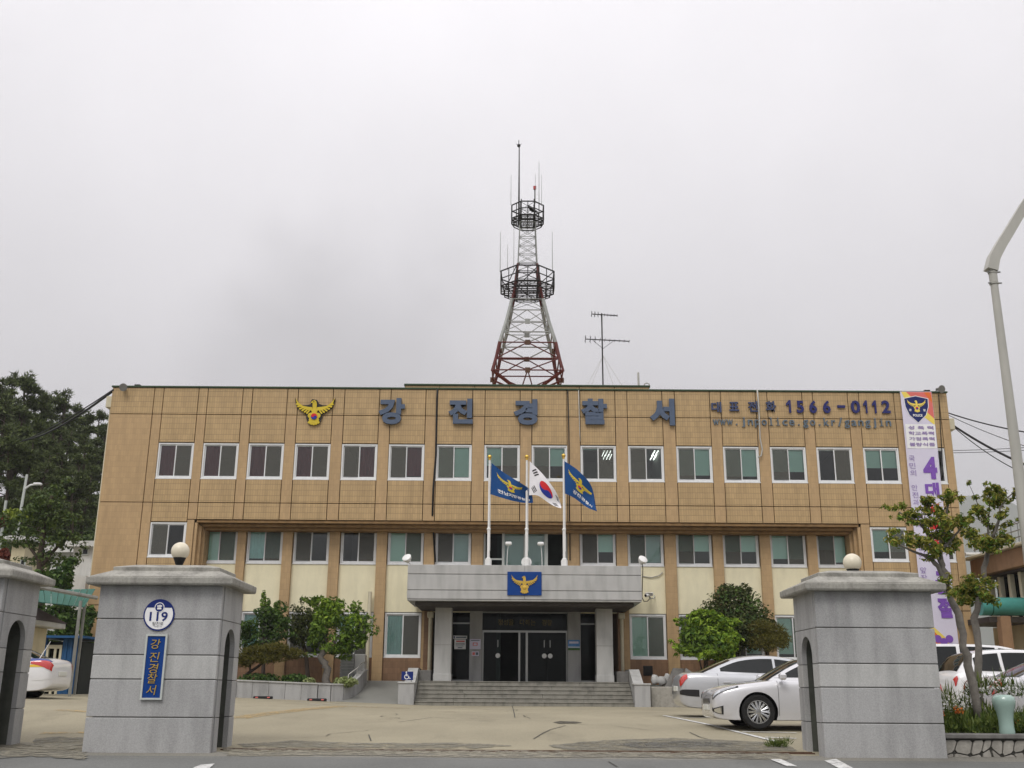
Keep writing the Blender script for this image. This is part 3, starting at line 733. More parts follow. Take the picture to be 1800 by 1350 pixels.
# planter left of the ramp -------------------------------------------------
pl = thing('planter_wall', 'long low granite planter wall curving up beside the ramp', 'planter', (-8, 42, 0))
def sweep(pts, z0s, z1s, w):
    mb = MB(); n = len(pts)
    for i, (x, y) in enumerate(pts):
        a = pts[max(i-1, 0)]; b = pts[min(i+1, n-1)]; d = Vector((b[0]-a[0], b[1]-a[1])).normalized(); nx, ny = -d.y*w/2, d.x*w/2
        mb.v += [(x+nx, y+ny, z0s[i]), (x-nx, y-ny, z0s[i]), (x-nx, y-ny, z1s[i]), (x+nx, y+ny, z1s[i])]
    for i in range(n-1):
        for j in range(4): mb.f.append((4*i+j, 4*i+(j+1) % 4, 4*i+4+(j+1) % 4, 4*i+4+j)); mb.m.append(0)
    mb.f += [(3, 2, 1, 0), tuple(4*n-4+j for j in range(4))]; mb.m += [0, 0]
    return mb
pw = [(-10.4+i*.62, 41.75) for i in range(5)]+[(-7.3, 41.72), (-6.85, 41.85), (-6.45, 42.2), (-6.2, 42.8), (-6.08, 43.6), (-6.03, 44.4), (-6.0, 45.3)]
def ptop(i, x, y): return gz(x, y)+.60+.62*smooth(42.0, 45.0, y)
for i in range(len(pw)-1):
    a, b = pw[i], pw[i+1]; d = Vector((b[0]-a[0], b[1]-a[1])); u = d.normalized()*.006
    q = [(a[0]+u.x, a[1]+u.y), (b[0]-u.x, b[1]-u.y)]
    sweep(q, [-.1, -.1], [ptop(0, *a), ptop(0, *b)], .16).build('granite_block', M['granite'], pl)
sweep([(x, y) for x, y in pw], [ptop(0, x, y)+.003 for x, y in pw], [ptop(0, x, y)+.055 for x, y in pw], .24).build('coping', M['granite_light'], pl)
B(-10.75, -10.4, 41.55, 42.0, -.1, .82, .012).build('end_block', M['granite'], pl)
sweep([(-12.8, 42.6), (-10.76, 42.3)], [-.1, -.1], [.66, .66], .16).build('granite_block', M['granite'], pl)
sweep([(-12.8, 42.6), (-10.76, 42.3)], [.663, .663], [.715, .715], .24).build('coping', M['granite_light'], pl)
sb = MB(); sb.add([(-17, 42.2, .55), (-10.4, 41.9, .6), (-6.7, 41.9, .6), (-6.35, 42.6, .65), (-6.2, 45.9, .8), (-17, 45.9, .75)], [tuple(range(6))])
tag(sb.build('planting_bed', M['soil'], open_=True), kind='structure')
rl = thing('ramp_rail', 'thin dark pipe rail running along the top of the ramp wall', 'handrail', (-6.2, 43, 0))
hp = [(-6.3, 42.6), (-6.1, 43.6), (-6.03, 44.4), (-6.0, 45.2)]
MB().path([(x, y, ptop(0, x, y)+.35) for x, y in hp], .02).build('rail', M['grey_cable'], rl, smooth=True)
for x, y in hp: MB().tube((x, y, ptop(0, x, y)), (x, y, ptop(0, x, y)+.35), .016).build('rail_post', M['grey_cable'], rl, smooth=True)
# ------------------------------------------------------------ the eagle emblem, flat shapes in a unit box (x -1..1)
def eagle():
    out = []          # (layer, polygon)
    def mir(p): return [(-x, y) for x, y in reversed(p)]
    # backing outline
    back = [(-1.04, .74), (-.98, .40), (-.86, .16), (-.60, -.02), (-.42, -.14), (-.40, -.34), (-.30, -.62), (-.14, -.70)]
    back = back+mir(back)
    top = [(.92, .50), (.66, .34), (.40, .34), (.2, .42), (.10, .62), (-.16, .66), (-.24, .52), (-.2, .40), (-.40, .34), (-.66, .34), (-.92, .50)]
    out.append(('back', back+top))
    for sx in (1, -1):
        # wing: a leading edge and seven feathers
        q = [[(-.12, .22), (-.34, .24), (-.62, .30), (-.84, .46), (-.99, .68), (-.93, .46), (-.80, .30), (-.58, .16), (-.34, .06), (-.14, .06)]]
        roots = [(-.74, .33), (-.64, .27), (-.54, .21), (-.44, .16), (-.34, .11), (-.24, .07)]
        tips = [(-.965, .40), (-.90, .26), (-.79, .12), (-.66, .02), (-.53, -.06), (-.40, -.12)]
        for (rx, ry), (tx, ty) in zip(roots, tips):
            d = Vector((tx-rx, ty-ry)); n = Vector((-d.y, d.x)).normalized()*.046
            q.append([(rx+n.x*.6, ry+n.y*.6), (tx+n.x-d.x*.15, ty+n.y-d.y*.15), (tx, ty), (tx-n.x-d.x*.12, ty-n.y-d.y*.12), (rx-n.x*.6, ry-n.y*.6)])
        for p in q: out.append(('gold', [(sx*x, y) for x, y in p] if sx > 0 else mir(p)))
    out.append(('gold', [(-.11, .34), (-.10, .20), (-.17, .02), (0, -.06), (.17, .02), (.10, .20), (.10, .40), (.06, .54), (-.02, .60), (-.11, .57), (-.20, .49), (-.19, .44), (-.11, .46)]))
    out.append(('dark', circ(.022, 8, -.05, .52)))
    for k in range(5):                              # five petals
        a = PI/2+k*2*PI/5; cx, cy = .19*math.cos(a), -.27+.19*math.sin(a)
        out.append(('gold', circ(.145, 14, cx, cy)))
    for k in range(-2, 3):                          # tail
        a = -PI/2+k*.33; x0, y0 = .22*math.cos(a), -.27+.22*math.sin(a); x1, y1 = .43*math.cos(a), -.27+.43*math.sin(a); nx, ny = -math.sin(a)*.06, math.cos(a)*.06
        out.append(('gold', [(x0-nx, y0-ny), (x1-nx, y1-ny), (lerp(x0, x1, 1.08), lerp(y0, y1, 1.08)), (x1+nx, y1+ny), (x0+nx, y0+ny)]))
    return out
def taegeuk(r, cx, cy, rot):
    c, s_ = math.cos(rot), math.sin(rot)
    T = lambda pts: [(cx+r*(x*c-y*s_), cy+r*(x*s_+y*c)) for x, y in pts]
    up = circ(1, 26, 0, 0, 0, PI); lo = circ(1, 26, 0, 0, PI, 2*PI)
    s1 = circ(.5, 13, -.5, 0, PI, 2*PI); s2 = circ(.5, 13, .5, 0, PI, 0)
    mid = s1+s2[1:]
    return T(up+mid[1:-1]), T(lo+mid[::-1][1:-1])
def emblem(parent, mp, s, d0, step, mats, disc=True, simple=False):
    "mats: back, gold, dark"
    layers = {'back': 0, 'gold': 1, 'dark': 2}
    M_ = lambda u, v, w: mp(u*s, v*s, w)
    e = eagle()
    for lay, nm in (('back', 'emblem_backing'), ('gold', 'eagle'), ('dark', 'eye')):
        if lay not in mats: continue
        mb = MB(); i = 0
        for l, p in e:
            if l != lay: continue
            z = d0+step*(layers[lay]+(.004*i if step < .01 else .001*i)); i += 1
            if simple: mb.shape(flat(p), M_, z)
            else: mb.prism(p, M_, d0 if lay == 'back' else d0+step*layers[lay]-step*.9, z+step*.9)
        mb.build(nm, mats[lay], parent, open_=simple)
    if disc:
        r_, b_ = taegeuk(.155, 0, -.27, -.5)
        for p, mm in ((r_, 'red_print'), (b_, 'blue_print')):
            mb = MB(); z = d0+step*2.4
            if simple: mb.shape(flat(p), M_, z+step)
            else: mb.prism(p, M_, z-step, z+step*.4)
            mb.build('taegeuk_half', M[mm], parent, open_=simple)

# ------------------------------------------------------------ signs on the facade
def fpt(px, py): p = at(px, py, FY); return p.x, p.z
ex, ez = fpt(553.5, 722)
es = (fpt(588, 722)[0]-fpt(519, 722)[0])/2
em = thing('eagle_emblem', 'large yellow eagle emblem with red and blue disc high on the tan wall', 'emblem', (ex, FY, ez))
emblem(em, wallmap(ex, ez-.06, FY-.03), es, .0, .045, {'back': M['dark_metal'], 'gold': M['yellow_paint'], 'dark': M['black']})
ONE = ([(-.05, .5), (.22, .5), (.22, -.5), (-.08, -.5), (-.08, .18), (-.5, .05), (-.5, .24)], [tuple(range(7))])
def one(w, h): return [(x*w*1.3, y*h) for x, y in ONE[0]], ONE[1]
nm = thing('station_name_sign', 'huge slate grey Korean letters naming the station across the top of the wall', 'sign', (fpt(925, 725)[0], FY, fpt(925, 725)[1]))
for ch, x0, x1, y0, y1 in (('강', 667, 711, 701, 747), ('진', 789, 831, 702, 746), ('경', 903, 945, 703, 748), ('찰', 1021, 1067, 702, 747), ('서', 1141, 1186, 702, 749)):
    a, t = fpt(x0, y0); b, bt = fpt(x1, y1)
    MB().shape(text(ch, b-a, t-bt, .05), wallmap((a+b)/2, (t+bt)/2, FY-.03), 0, .12).build('letter', M['letter_grey'], nm)
ph = thing('telephone_sign', 'dark blue raised letters and digits giving the telephone number 1566-0112', 'sign', (fpt(1408, 716)[0], FY, fpt(1408, 716)[1]))
for ch, x0, x1, y0, y1, mm in (('대', 1249.5, 1268, 707, 725.5, 'letter_worn'), ('표', 1281, 1299, 707, 723, 'letter_worn'), ('전', 1314, 1332, 706, 724.5, 'letter_worn'), ('화', 1345, 1364, 705.5, 725, 'letter_worn'),
        ('1', 1382, 1392, 704, 726, 'letter_blue'), ('5', 1399, 1413, 705, 726.5, 'letter_blue'), ('6', 1421, 1436, 704.5, 727, 'letter_blue'), ('6', 1445, 1460, 704.5, 727, 'letter_blue'), ('-', 1471, 1485, 713, 717.5, 'letter_blue'),
        ('0', 1494, 1512, 704.5, 727, 'letter_blue'), ('1', 1517, 1526, 704.5, 727, 'letter_blue'), ('1', 1532.5, 1542, 704.5, 727, 'letter_blue'), ('2', 1548, 1565, 704.5, 727, 'letter_blue')):
    a, t = fpt(x0, y0); b, bt = fpt(x1, y1)
    MB().shape(one(b-a, t-bt) if ch == '1' else text(ch, b-a, t-bt, .03), wallmap((a+b)/2, (t+bt)/2, FY-.02), 0, .06).build('letter', M[mm], ph)
ws = thing('website_sign', 'row of faded grey letters spelling the web address below the phone number', 'sign', (fpt(1408, 742)[0], FY, fpt(1408, 742)[1]))
adr = 'www.jnpolice.go.kr/gangjin'
ya, yb_ = fpt(1252, 742), fpt(1567, 742)
pitch = (yb_[0]-ya[0])/26
for i, ch in enumerate(adr):
    X = ya[0]+pitch*(i+.5); base = fpt(1400, 748.5)[1]+.0
    h = {'.': .075, '/': .40, 'l': .36, 'k': .36, 'j': .46, 'i': .36, 'p': .36, 'g': .36}.get(ch, .26)
    w = {'.': .075, 'l': .055, 'i': .055, 'j': .14, 'w': .28, 'r': .18, '/': .2}.get(ch, .23)
    dz = {'p': -.10, 'g': -.10, 'j': -.10, '/': -.03}.get(ch, 0)
    mb = MB().shape(text(ch, w, h, .012), wallmap(X, base+h/2+dz, FY-.02), 0, .04)
    # slab serifs
    if ch in 'li':
        mb.box(X-.09, X+.09, FY-.058, FY-.02, base+dz*(ch == 'p'), base+.022+dz*(ch == 'p'))
    if ch in 'li': mb.box(X-.09, X, FY-.058, FY-.02, base+(.338 if ch == 'l' else .235), base+(.36 if ch == 'l' else .257))
    mb.build('letter', M['letter_faded'], ws)

# ------------------------------------------------------------ banner on the right end of the wall
bt0, bt1 = at(1582, 688, FY-.1), at(1637, 688, FY-.1)
bx0, bx1 = bt0.x, bt1.x; bzt = bt0.z; bzb = .9
bw = bx1-bx0
ban = thing('banner', 'tall white vertical banner with purple Korean slogan and police shield, hanging down the facade', 'banner', ((bx0+bx1)/2, FY, 5))
def bmap(u, v, w):   # u from the left edge, v down from the top
    return (bx0+u, FY-.09-.02*math.sin(v*1.1)-.012*math.sin(u*5+v*.6)-w, bzt-v)
def grid_shape(u0, u1, v0, v1, nu, nv):
    vs = [(lerp(u0, u1, i/nu), lerp(v0, v1, j/nv)) for j in range(nv+1) for i in range(nu+1)]
    return vs, [(j*(nu+1)+i, j*(nu+1)+i+1, (j+1)*(nu+1)+i+1, (j+1)*(nu+1)+i) for j in range(nv) for i in range(nu)]
BL = bzt-bzb
MB().shape(grid_shape(0, bw, 0, BL, 4, 60), bmap, 0, .004).build('banner_cloth', M['banner'], ban, smooth=40)
def sub(vf, mp, w, mm, parent, name, ml=.07):
    vs, fs = vf
    bm = bmesh.new(); vv = [bm.verts.new((x, y, 0)) for x, y in vs]
    for f in fs:
        try: bm.faces.new([vv[i] for i in f])
        except ValueError: pass
    bmesh.ops.triangulate(bm, faces=bm.faces)
    for _ in range(5):
        le = [e for e in bm.edges if e.calc_length() > ml]
        if not le: break
        bmesh.ops.subdivide_edges(bm, edges=le, cuts=1); bmesh.ops.triangulate(bm, faces=[f for f in bm.faces if len(f.verts) > 3])
    bm.verts.index_update()
    mb = MB(); mb.add([mp(v.co.x, v.co.y, w) for v in bm.verts], [[v.index for v in f.verts] for f in bm.faces]); bm.free()
    mb.build(name, M[mm], parent, open_=True)
def bprint(name, poly, mm, w=.012): sub(flat(poly), bmap, w, mm, ban, name, .22)
bprint('printed_field', [(.22, .02), (bw-.01, .02), (bw-.01, 1.35), (.85, .7)], 'pink_print', .008)
bprint('printed_field', [(.05, .02), (.25, .02), (1.0, .85), (bw-.01, 1.25), (bw-.01, 1.55), (.75, 1.0), (.18, .35)], 'yellow_print', .010)
bprint('printed_field', [(bw-.35, .02), (bw-.1, .02), (bw-.01, .3), (bw-.01, .55)], 'orange_print', .010)
shx, shz = bw*.48, .80
def smap(u, v, w): return bmap(shx+u, shz-v, w)
sh = [(-.52, .46), (0, .58), (.52, .46), (.50, .1), (.36, -.28), (0, -.62), (-.36, -.28), (-.50, .1)]
sub(flat([(x*1.06, y*1.05) for x, y in sh]), smap, .014, 'white_print', ban, 'shield_rim', .22)
sub(flat(sh), smap, .019, 'navy_print', ban, 'shield', .22)
emblem(ban, lambda u, v, w: smap(u, v+.14, w), .42, .026, .003, {'gold': M['yellow_print']}, True, True)
MB().shape(text('경', .11, .11, .02), lambda u, v, w: smap(u-.32, v-.06, w), .028).build('lettering', M['white_print'], ban, open_=True)
MB().shape(text('찰', .11, .11, .02), lambda u, v, w: smap(u+.32, v-.06, w), .028).build('lettering', M['white_print'], ban, open_=True)
MB().shape(text('POLICE', .42, .11, .03), lambda u, v, w: smap(u, v-.30, w), .028).build('lettering', M['white_print'], ban, open_=True)
def btext(s, u, v, w, h, mm, off=.03):
    MB().shape(text(s, w, h, off), lambda a, b, c: bmap(u+a, v-b, c), .024).build('lettering', M[mm], ban, open_=True)
bprint('printed_field', rect(.07, bw-.02, 1.50, 2.58), 'white_print', .012)
for i, s in enumerate(('성 폭 력', '학교폭력', '가정폭력', '불량식품')): btext(s, bw*.53, 1.66+i*.25, bw*.80, .16, 'purple_pale', .02)
def bv(y): return bzt-at(1620, y, FY-.1).z
for ch, y0, y1, mm in (('4', 803, 842, 'purple_print'), ('대', 848, 873, 'purple_print'), ('사', 885, 907, 'red_print'), ('회', 912, 934, 'red_print'), ('악', 940, 962, 'red_print'), ('근', 1004, 1044, 'purple_print'), ('절', 1050, 1086, 'purple_print')):
    v0, v1 = bv(y0), bv(y1); btext(ch, bw*.70, (v0+v1)/2, .60, v1-v0, mm, .05)
for i, ch in enumerate('국민의 안전과 행복 경찰이 앞장'):
    if ch == ' ': continue
    v = bv(800)+.15+(bv(1022)-bv(800)-.3)*i/16; btext(ch, .22, v, .26, .25, 'purple_pale', .0)
v = bv(1086)
bprint('printed_field', [(.02, v+.1), (.3, v+.25), (1.0, v+.9), (1.0, BL-.05), (.7, BL-.05), (.02, v+.6)], 'yellow_print', .010)
bprint('printed_field', [(.02, v+.5), (.35, v+.45), (.8, v+1.0), (.8, BL-.05), (.02, BL-.05)], 'orange_print', .014)
for k in range(3): bprint('printed_shape', circ(.16, 20, .55+k*.24, v+.85+.12*(k % 2)), 'purple_print', .018)
for u in (.02, bw-.02):
    MB().tube(bmap(u, 0.02, .0), (bx0+u, FY+.1, ZR+.075), .012).build('banner_rope', M['grey_cable'], ban)

# ------------------------------------------------------------ plaque on the canopy
a, b = at(892, 1005, CY), at(952, 1047, CY)
pq = thing('eagle_plaque', 'blue plaque with a golden eagle emblem on the grey canopy front', 'plaque', ((a.x+b.x)/2, CY, b.z))
B(a.x, b.x, CY-.05, CY-.004, b.z, a.z, .008).build('plaque_board', M['sign_blue'], pq)
pcx, pcz = (a.x+b.x)/2, (a.z+b.z)/2
emblem(pq, wallmap(pcx, pcz-.02, CY-.05), .53, .0, .018, {'gold': M['gold'], 'dark': M['black']}, False)
MB().lathe([(0, -.05), (.06, -.045), (.085, -.02), (.085, 0)], (pcx, CY-.06, pcz-.165), 20, 'y').build('flower_boss', M['gold'], pq, smooth=40)

# ------------------------------------------------------------ flags on the canopy
PY_ = CY+.25
pole_lab = ('flag pole on the canopy flying the left blue police flag', 'middle flag pole on the canopy flying the white national flag', 'flag pole on the canopy flying the right blue police flag')
poles = []
for i, (xb, xt, yt) in enumerate(((856.5, 862.5, 803), (924, 927.5, 803), (990.5, 992, 801))):
    b0 = at(xb, 990, PY_); t0 = at(xt, yt, PY_); x = (b0.x+t0.x)/2; zt = t0.z; zb = cz1-.02
    p = thing('flag_pole', 'white ' + pole_lab[i], 'flag pole', (x, PY_, zb), group='flag poles on the canopy')
    zm = at(858, 930, PY_).z
    MB().tube((x, PY_, zb), (x, PY_, zm), .058, n=14).tube((x, PY_, zm), (x, PY_, zt-.08), .045, .040, n=14).build('pole', M['white_paint'], p, smooth=40)
    MB().lathe([(.06, -.05), (.08, -.02), (.08, .02), (.06, .05)], (x, PY_, zm), 14).build('collar', M['white_paint'], p, smooth=30)
    MB().sphere((x, PY_, zt), .085, 18).lathe([(.05, -.14), (.05, -.08), (.03, -.07)], (x, PY_, zt), 14).build('finial', M['gold'], p, smooth=50)
    B(x-.09, x+.09, PY_-.12, PY_+.12, zb, zb+.32, .02).build('pole_socket', M['white_paint'], p)
    if i != 1: B(x-.13, x+.13, PY_-.08, PY_+.08, zb, zb+.26, .03).build('socket_cheek', M['white_paint'], p)
    else: MB().lathe([(.0, -.03), (.21, -.03), (.21, .03), (0, .03)], (x, PY_+.16, zb+.18), 24, 'y').build('winch_wheel', M['white_paint'], p)
    MB().tube((x+.06, PY_-.05, zb+.6), (x+.052, PY_-.05, zt-.2), .008, n=5).build('halyard', M['white_paint'], p)
    poles.append((x, zt))
def bez(P, t):
    n = len(P)-1; i = min(int(t*n), n-1); f = t*n-i
    p0 = P[max(i-1, 0)]; p1 = P[i]; p2 = P[i+1]; p3 = P[min(i+2, n)]
    return tuple(.5*((2*p1[k])+(-p0[k]+p2[k])*f+(2*p0[k]-5*p1[k]+4*p2[k]-p3[k])*f*f+(-p0[k]+3*p1[k]-3*p2[k]+p3[k])*f**3) for k in range(2))
def make_flag(name, label, x0, topc, botc, ph_, ground_m, amp=.16):
    def mp(u, v, w):     # u 0..1 along the fly, v 0 top .. 1 bottom
        a = bez(topc, u); b = bez(botc, u); X, Y_ = lerp(a[0], b[0], v), lerp(a[1], b[1], v)
        p = at(X, Y_, PY_)
        y = PY_-.06+amp*u*math.sin(u*7+v*2.4+ph_)+.05*math.sin(u*13-v*4+ph_)*u
        return (p.x, y-w, p.z)
    t = thing(name, label, 'flag', mp(0, .5, 0), group='flags on the canopy')
    MB().shape(grid_shape(0, 1, 0, 1, 36, 20), mp, -.003, .003).build('flag_cloth', ground_m, t, smooth=60)
    return t, mp
def tr(vf, cx, cy, sx, sy): return [(cx+x*sx, cy+y*sy) for x, y in vf[0]], vf[1]
flag1 = make_flag('flag', 'left blue police flag with yellow eagle and white lettering', 0, [(864, 814), (884, 830), (910, 847), (935, 862)], [(862, 869), (893, 879), (915, 883), (937, 884)], .3, M['flag_blue'])
flag3 = make_flag('flag', 'right blue police flag with yellow eagle, drooping at its fly end', 0, [(992, 811), (1016, 828), (1040, 856), (1049, 898)], [(993, 868), (1010, 876), (1032, 892), (1049, 901)], 2.2, M['flag_blue'])
for (t, mp), s, cu in ((flag1, '전남지방경찰청', .46), (flag3, '강진경찰서', .42)):
    for l, p in eagle():
        if l == 'gold': sub(tr(flat(p), cu, .42, .30, -.36), mp, .012, 'yellow_paint', t, 'eagle')
    r_, b_ = taegeuk(.155, 0, -.27, -.5)
    sub(tr(flat(r_), cu, .42, .30, -.36), mp, .02, 'red_print', t, 'taegeuk_half'); sub(tr(flat(b_), cu, .42, .30, -.36), mp, .02, 'blue_print', t, 'taegeuk_half')
    sub(tr(text(s, 1, 1, .02), .53, .80, .74 if len(s) > 5 else .52, -.13), mp, .014, 'white_print', t, 'lettering')
t2, mp2 = make_flag('flag', 'white national flag with red and blue disc on the middle pole', 0, [(931, 811), (952, 832), (975, 862), (987, 888)], [(930, 871), (946, 872), (966, 885), (986, 895)], 1.1, M['flag_white'], .12)
r_, b_ = taegeuk(1, 0, 0, -.45)
sub(tr(flat(r_), .5, .5, .18, -.29), mp2, .012, 'red_print', t2, 'taegeuk_half'); sub(tr(flat(b_), .5, .5, .18, -.29), mp2, .012, 'blue_print', t2, 'taegeuk_half')
for cx, cy, rot, brk in ((.19, .20, 1, ()), (.81, .80, -1+2, (0, 1, 2)), (.81, .20, -1, (0, 2)), (.19, .80, -1, (1,))):
    d = Vector((.36, .56*rot)); 
    n = Vector((.62, .56*rot)).normalized()
    for k in range(3):
        for s0, s1 in (((-1, -.08), (.08, 1)) if k in brk else ((-1, 1),)):
            o = (k-1)*.052; px_, py_ = -n.y, n.x
            q = []
            for a_, w_ in ((s0, -1), (s1, -1), (s1, 1), (s0, 1)):
                L_ = a_*.085; W_ = w_*.014
                q.append((cx+(n.x*(o+W_)+px_*L_)*.85, cy+(n.y*(o+W_)+py_*L_)*1.3))
            sub(flat(q), mp2, .012, 'black_print', t2, 'trigram_bar')

# lamps, cameras and loudspeakers
for px, lab in ((716, 'white floodlight on the left corner of the canopy'), (1129, 'white floodlight on the right corner of the canopy')):
    p = at(px, 989, CY+.15); s_ = 1 if px < 900 else -1
    t = thing('floodlight', lab, 'floodlight', (p.x, CY+.15, cz1), group='floodlights on the canopy')
    q = Vector((p.x, CY+.15, cz1))
    MB().path([q+Vector((s_*.12, 0, -.02)), q+Vector((s_*.1, 0, .06)), q+Vector((0, 0, .12))], .03).build('bracket', M['white_paint'], t, smooth=True)
    mb = MB(); d = Vector((-s_*.3, -.6, .55)).normalized()
    c = q+Vector((0, 0, .22)); mb.path([c-d*.19, c-d*.14, c-d*.10, c, c+d*.10, c+d*.13], [.04, .09, .10, .17, .19, .15], 20)
    mb.build('lamp_housing', M['white_paint'], t, smooth=50)
for px, s_, lab in ((891, 1, 'thin stalk lamp with white head left of the middle flag pole'), (953, -1, 'thin stalk lamp with white head right of the middle flag pole')):
    p = at(px, 990, CY+.35); x = p.x
    t = thing('stalk_lamp', lab, 'lamp', (x, CY+.35, cz1-.02), group='stalk lamps on the canopy')
    z0 = cz1-.02; zt = at(894, 956, CY+.35).z
    MB().path([(x, CY+.35, z0), (x+s_*.015, CY+.35, z0+.5), (x+s_*.05, CY+.33, zt-.05)], .014).lathe([(.07, 0), (.06, .025), (.015, .04)], (x, CY+.35, z0), 12).build('stalk', M['white_paint'], t, smooth=40)
    B(x+s_*.06-.13, x+s_*.06+.13, CY+.18, CY+.42, zt-.06, zt+.07, .035).build('lamp_head', M['white_paint'], t)
    B(x+s_*.06-.09, x+s_*.06+.09, CY+.2, CY+.4, zt-.075, zt-.055, .008).build('lamp_lens', M['greyframe'], t)
p = at(1141, 1046, PYW-.5); t = thing('security_camera', 'white bullet security camera on a curved arm beside the canopy', 'camera', p)
MB().path([p+Vector((.3, .48, .02)), p+Vector((.22, .3, -.12)), p+Vector((.05, .1, -.14)), p+Vector((0, .02, -.04))], .025).build('camera_arm', M['greyframe'], t, smooth=True)
MB().path([p+Vector((-.16, -.12, -.03)), p+Vector((.14, .1, .05))], .075, 12).build('camera_body', M['white_paint'], t, smooth=40)
MB().path([p+Vector((-.175, -.13, -.035)), p+Vector((-.155, -.115, -.03))], .06, 12).build('camera_lens', M['black'], t)
B(p.x-.17, p.x+.17, p.y-.15, p.y+.12, p.z+.07, p.z+.09).build('sun_shield', M['white_paint'], t)
for px, py, s_, lab in ((217, 681, -1, 'grey horn loudspeaker on the left corner of the roof edge'), (1654, 684, 1, 'grey horn loudspeaker on the right corner of the roof edge')):
    p = at(px, py, FY-.25); t = thing('horn_loudspeaker', lab, 'loudspeaker', (p.x, FY-.1, ZR+.07), group='horn loudspeakers on the roof edge')
    d = Vector((.25, -1, -.25)).normalized() if s_ > 0 else Vector((.2, -1, -.2)).normalized(); c = p
    MB().path([c-d*.30, c-d*.2, c-d*.05, c+d*.05, c+d*.06, c-d*.02], [.06, .07, .09, .17, .175, .05], 22).build('horn', M['horn'], t, smooth=60)
    MB().path([c-d*.22, (p.x-s_*.15, FY+.15, ZR+.06)], .02).build('mount', M['dark_metal'], t)
    B(p.x-s_*.5-.12, p.x-s_*.5+.12, FY, FY+.2, ZR+.07, ZR+.14).build('base_plate', M['dark_metal'], t)

# cables on and beside the building
def cable(label, pts, r, m='cable', name='cable', sag=0):
    P_ = [Vector(p) for p in pts]; o = MB().path(P_, r, 5).build(name, M[m], None, smooth=True)
    return tag(o, label, 'cable')
fz = lambda px, py, y: at(px, py, y)
cable('thick black cable running down the tan wall left of the flags', [at(769, 684, FY-.03), at(768, 700, FY-.03), at(766, 800, FY-.03), at(761.5, 860, FY-.03), at(760, 905, FY-.03), at(761.5, 928, RY-.05), at(765, 988, RY-.05)], .045)
cable('black cable dropping down the wall behind the right blue flag', [at(998, 686, FY-.03), at(1000, 760, FY-.03), at(1001, 916, FY-.03), at(1001.5, 925, RY-.05), at(1002, 985, RY-.05)], .025)
cable('pale grey cable hanging down the wall behind the number sign', [at(1331, 685, FY-.12), at(1333.5, 710, FY-.12), at(1336, 770, FY-.1), at(1340, 790, FY-.1), at(1338, 801, FY-.1), at(1333, 804, FY-.1)], .035, 'grey_cable')
cable('pale grey cable beside the fourth large letter', [at(1017, 686, FY-.05), at(1019, 760, FY-.05), at(1020, 776, FY-.05)], .02, 'grey_cable')
def wire(label, a, b, r, sag=.6, m='cable'):
    a = Vector(a); b = Vector(b)
    return cable(label, [a.lerp(b, i/14)-Vector((0, 0, sag*4*(i/14)*(1-i/14))) for i in range(15)], r, m)
wire('heavy black cable from the left roof corner down into the pines', at(200, 686, FY), at(40, 775, 75), .06, .4)
wire('thin cable just above the heavy one at the left roof corner', at(203, 682, FY), at(20, 782, 75), .03, .3)
wire('upper thick power cable leaving the right side of the station', at(1667, 726, FY+1), at(1830, 764, 40), .03, .1)
wire('thin wire between the power cables right of the station', at(1668, 730, FY+1), at(1830, 793, 40), .015, .1)
wire('thick twisted cable descending right from the rain hopper', at(1676, 748, FY+1), at(1830, 828, 40), .05, .15)
wire('lowest of the cables fanning out from the right rain hopper', at(1677, 751, FY+1), at(1830, 845, 40), .02, .25)
wire('faint upper wire crossing far behind the lamp post', at(1672, 792, 70), at(1840, 784, 70), .02, .05)
wire('faint lower wire crossing far behind the lamp post', at(1672, 796, 70), at(1840, 789, 70), .02, .05)
wire('black wire hanging down the right corner of the facade', at(1650, 694, FY-.03), at(1657, 820, FY-.03), .02, 0)

# ------------------------------------------------------------ radio tower on the roof
TX, TY = .79, 53.0
tw = thing('radio_tower', 'red and white lattice radio mast with two black octagonal platforms on the roof', 'radio tower', (TX, TY, 12.4))
def tz(y): return at(926, y, TY).z
def hwid(y):
    pts = [(690, 70), (677, 65.5), (660, 58.5), (640, 54), (617, 49.5), (577, 38), (535, 28), (520, 24.5), (470, 17.8), (395, 14.3), (360, 13.6)]
    for (ya, wa), (yb, wb) in zip(pts, pts[1:]):
        if yb <= y <= ya: return lerp(wa, wb, (ya-y)/(ya-yb))*TY/1851*1.02
    return .35
lev = [692, 668, 646, 617, 597, 577, 556, 535, 520, 500, 483, 470, 455, 440, 425, 410, 395, 375, 360]
def corner(y, i):
    h = hwid(y); sx, sy = ((-1,-1), (1,-1), (1,1), (-1,1))[i % 4]; return Vector((TX+sx*h, TY+sy*h, tz(y)))
for i in range(4):
    for ys, mm in (((692, 668, 646, 617), 'red_metal'), ((617, 577, 535), 'white_metal'), ((535, 520, 500, 470), 'red_metal'), ((470, 395), 'white_metal'), ((395, 355), 'dark_metal')):
        MB().path([corner(y, i) for y in ys], [.095 if ys[0] > 600 else .05 if ys[0] > 540 else .07 if ys[0] > 480 else .03]*len(ys), 6).build('leg', M[mm], tw)
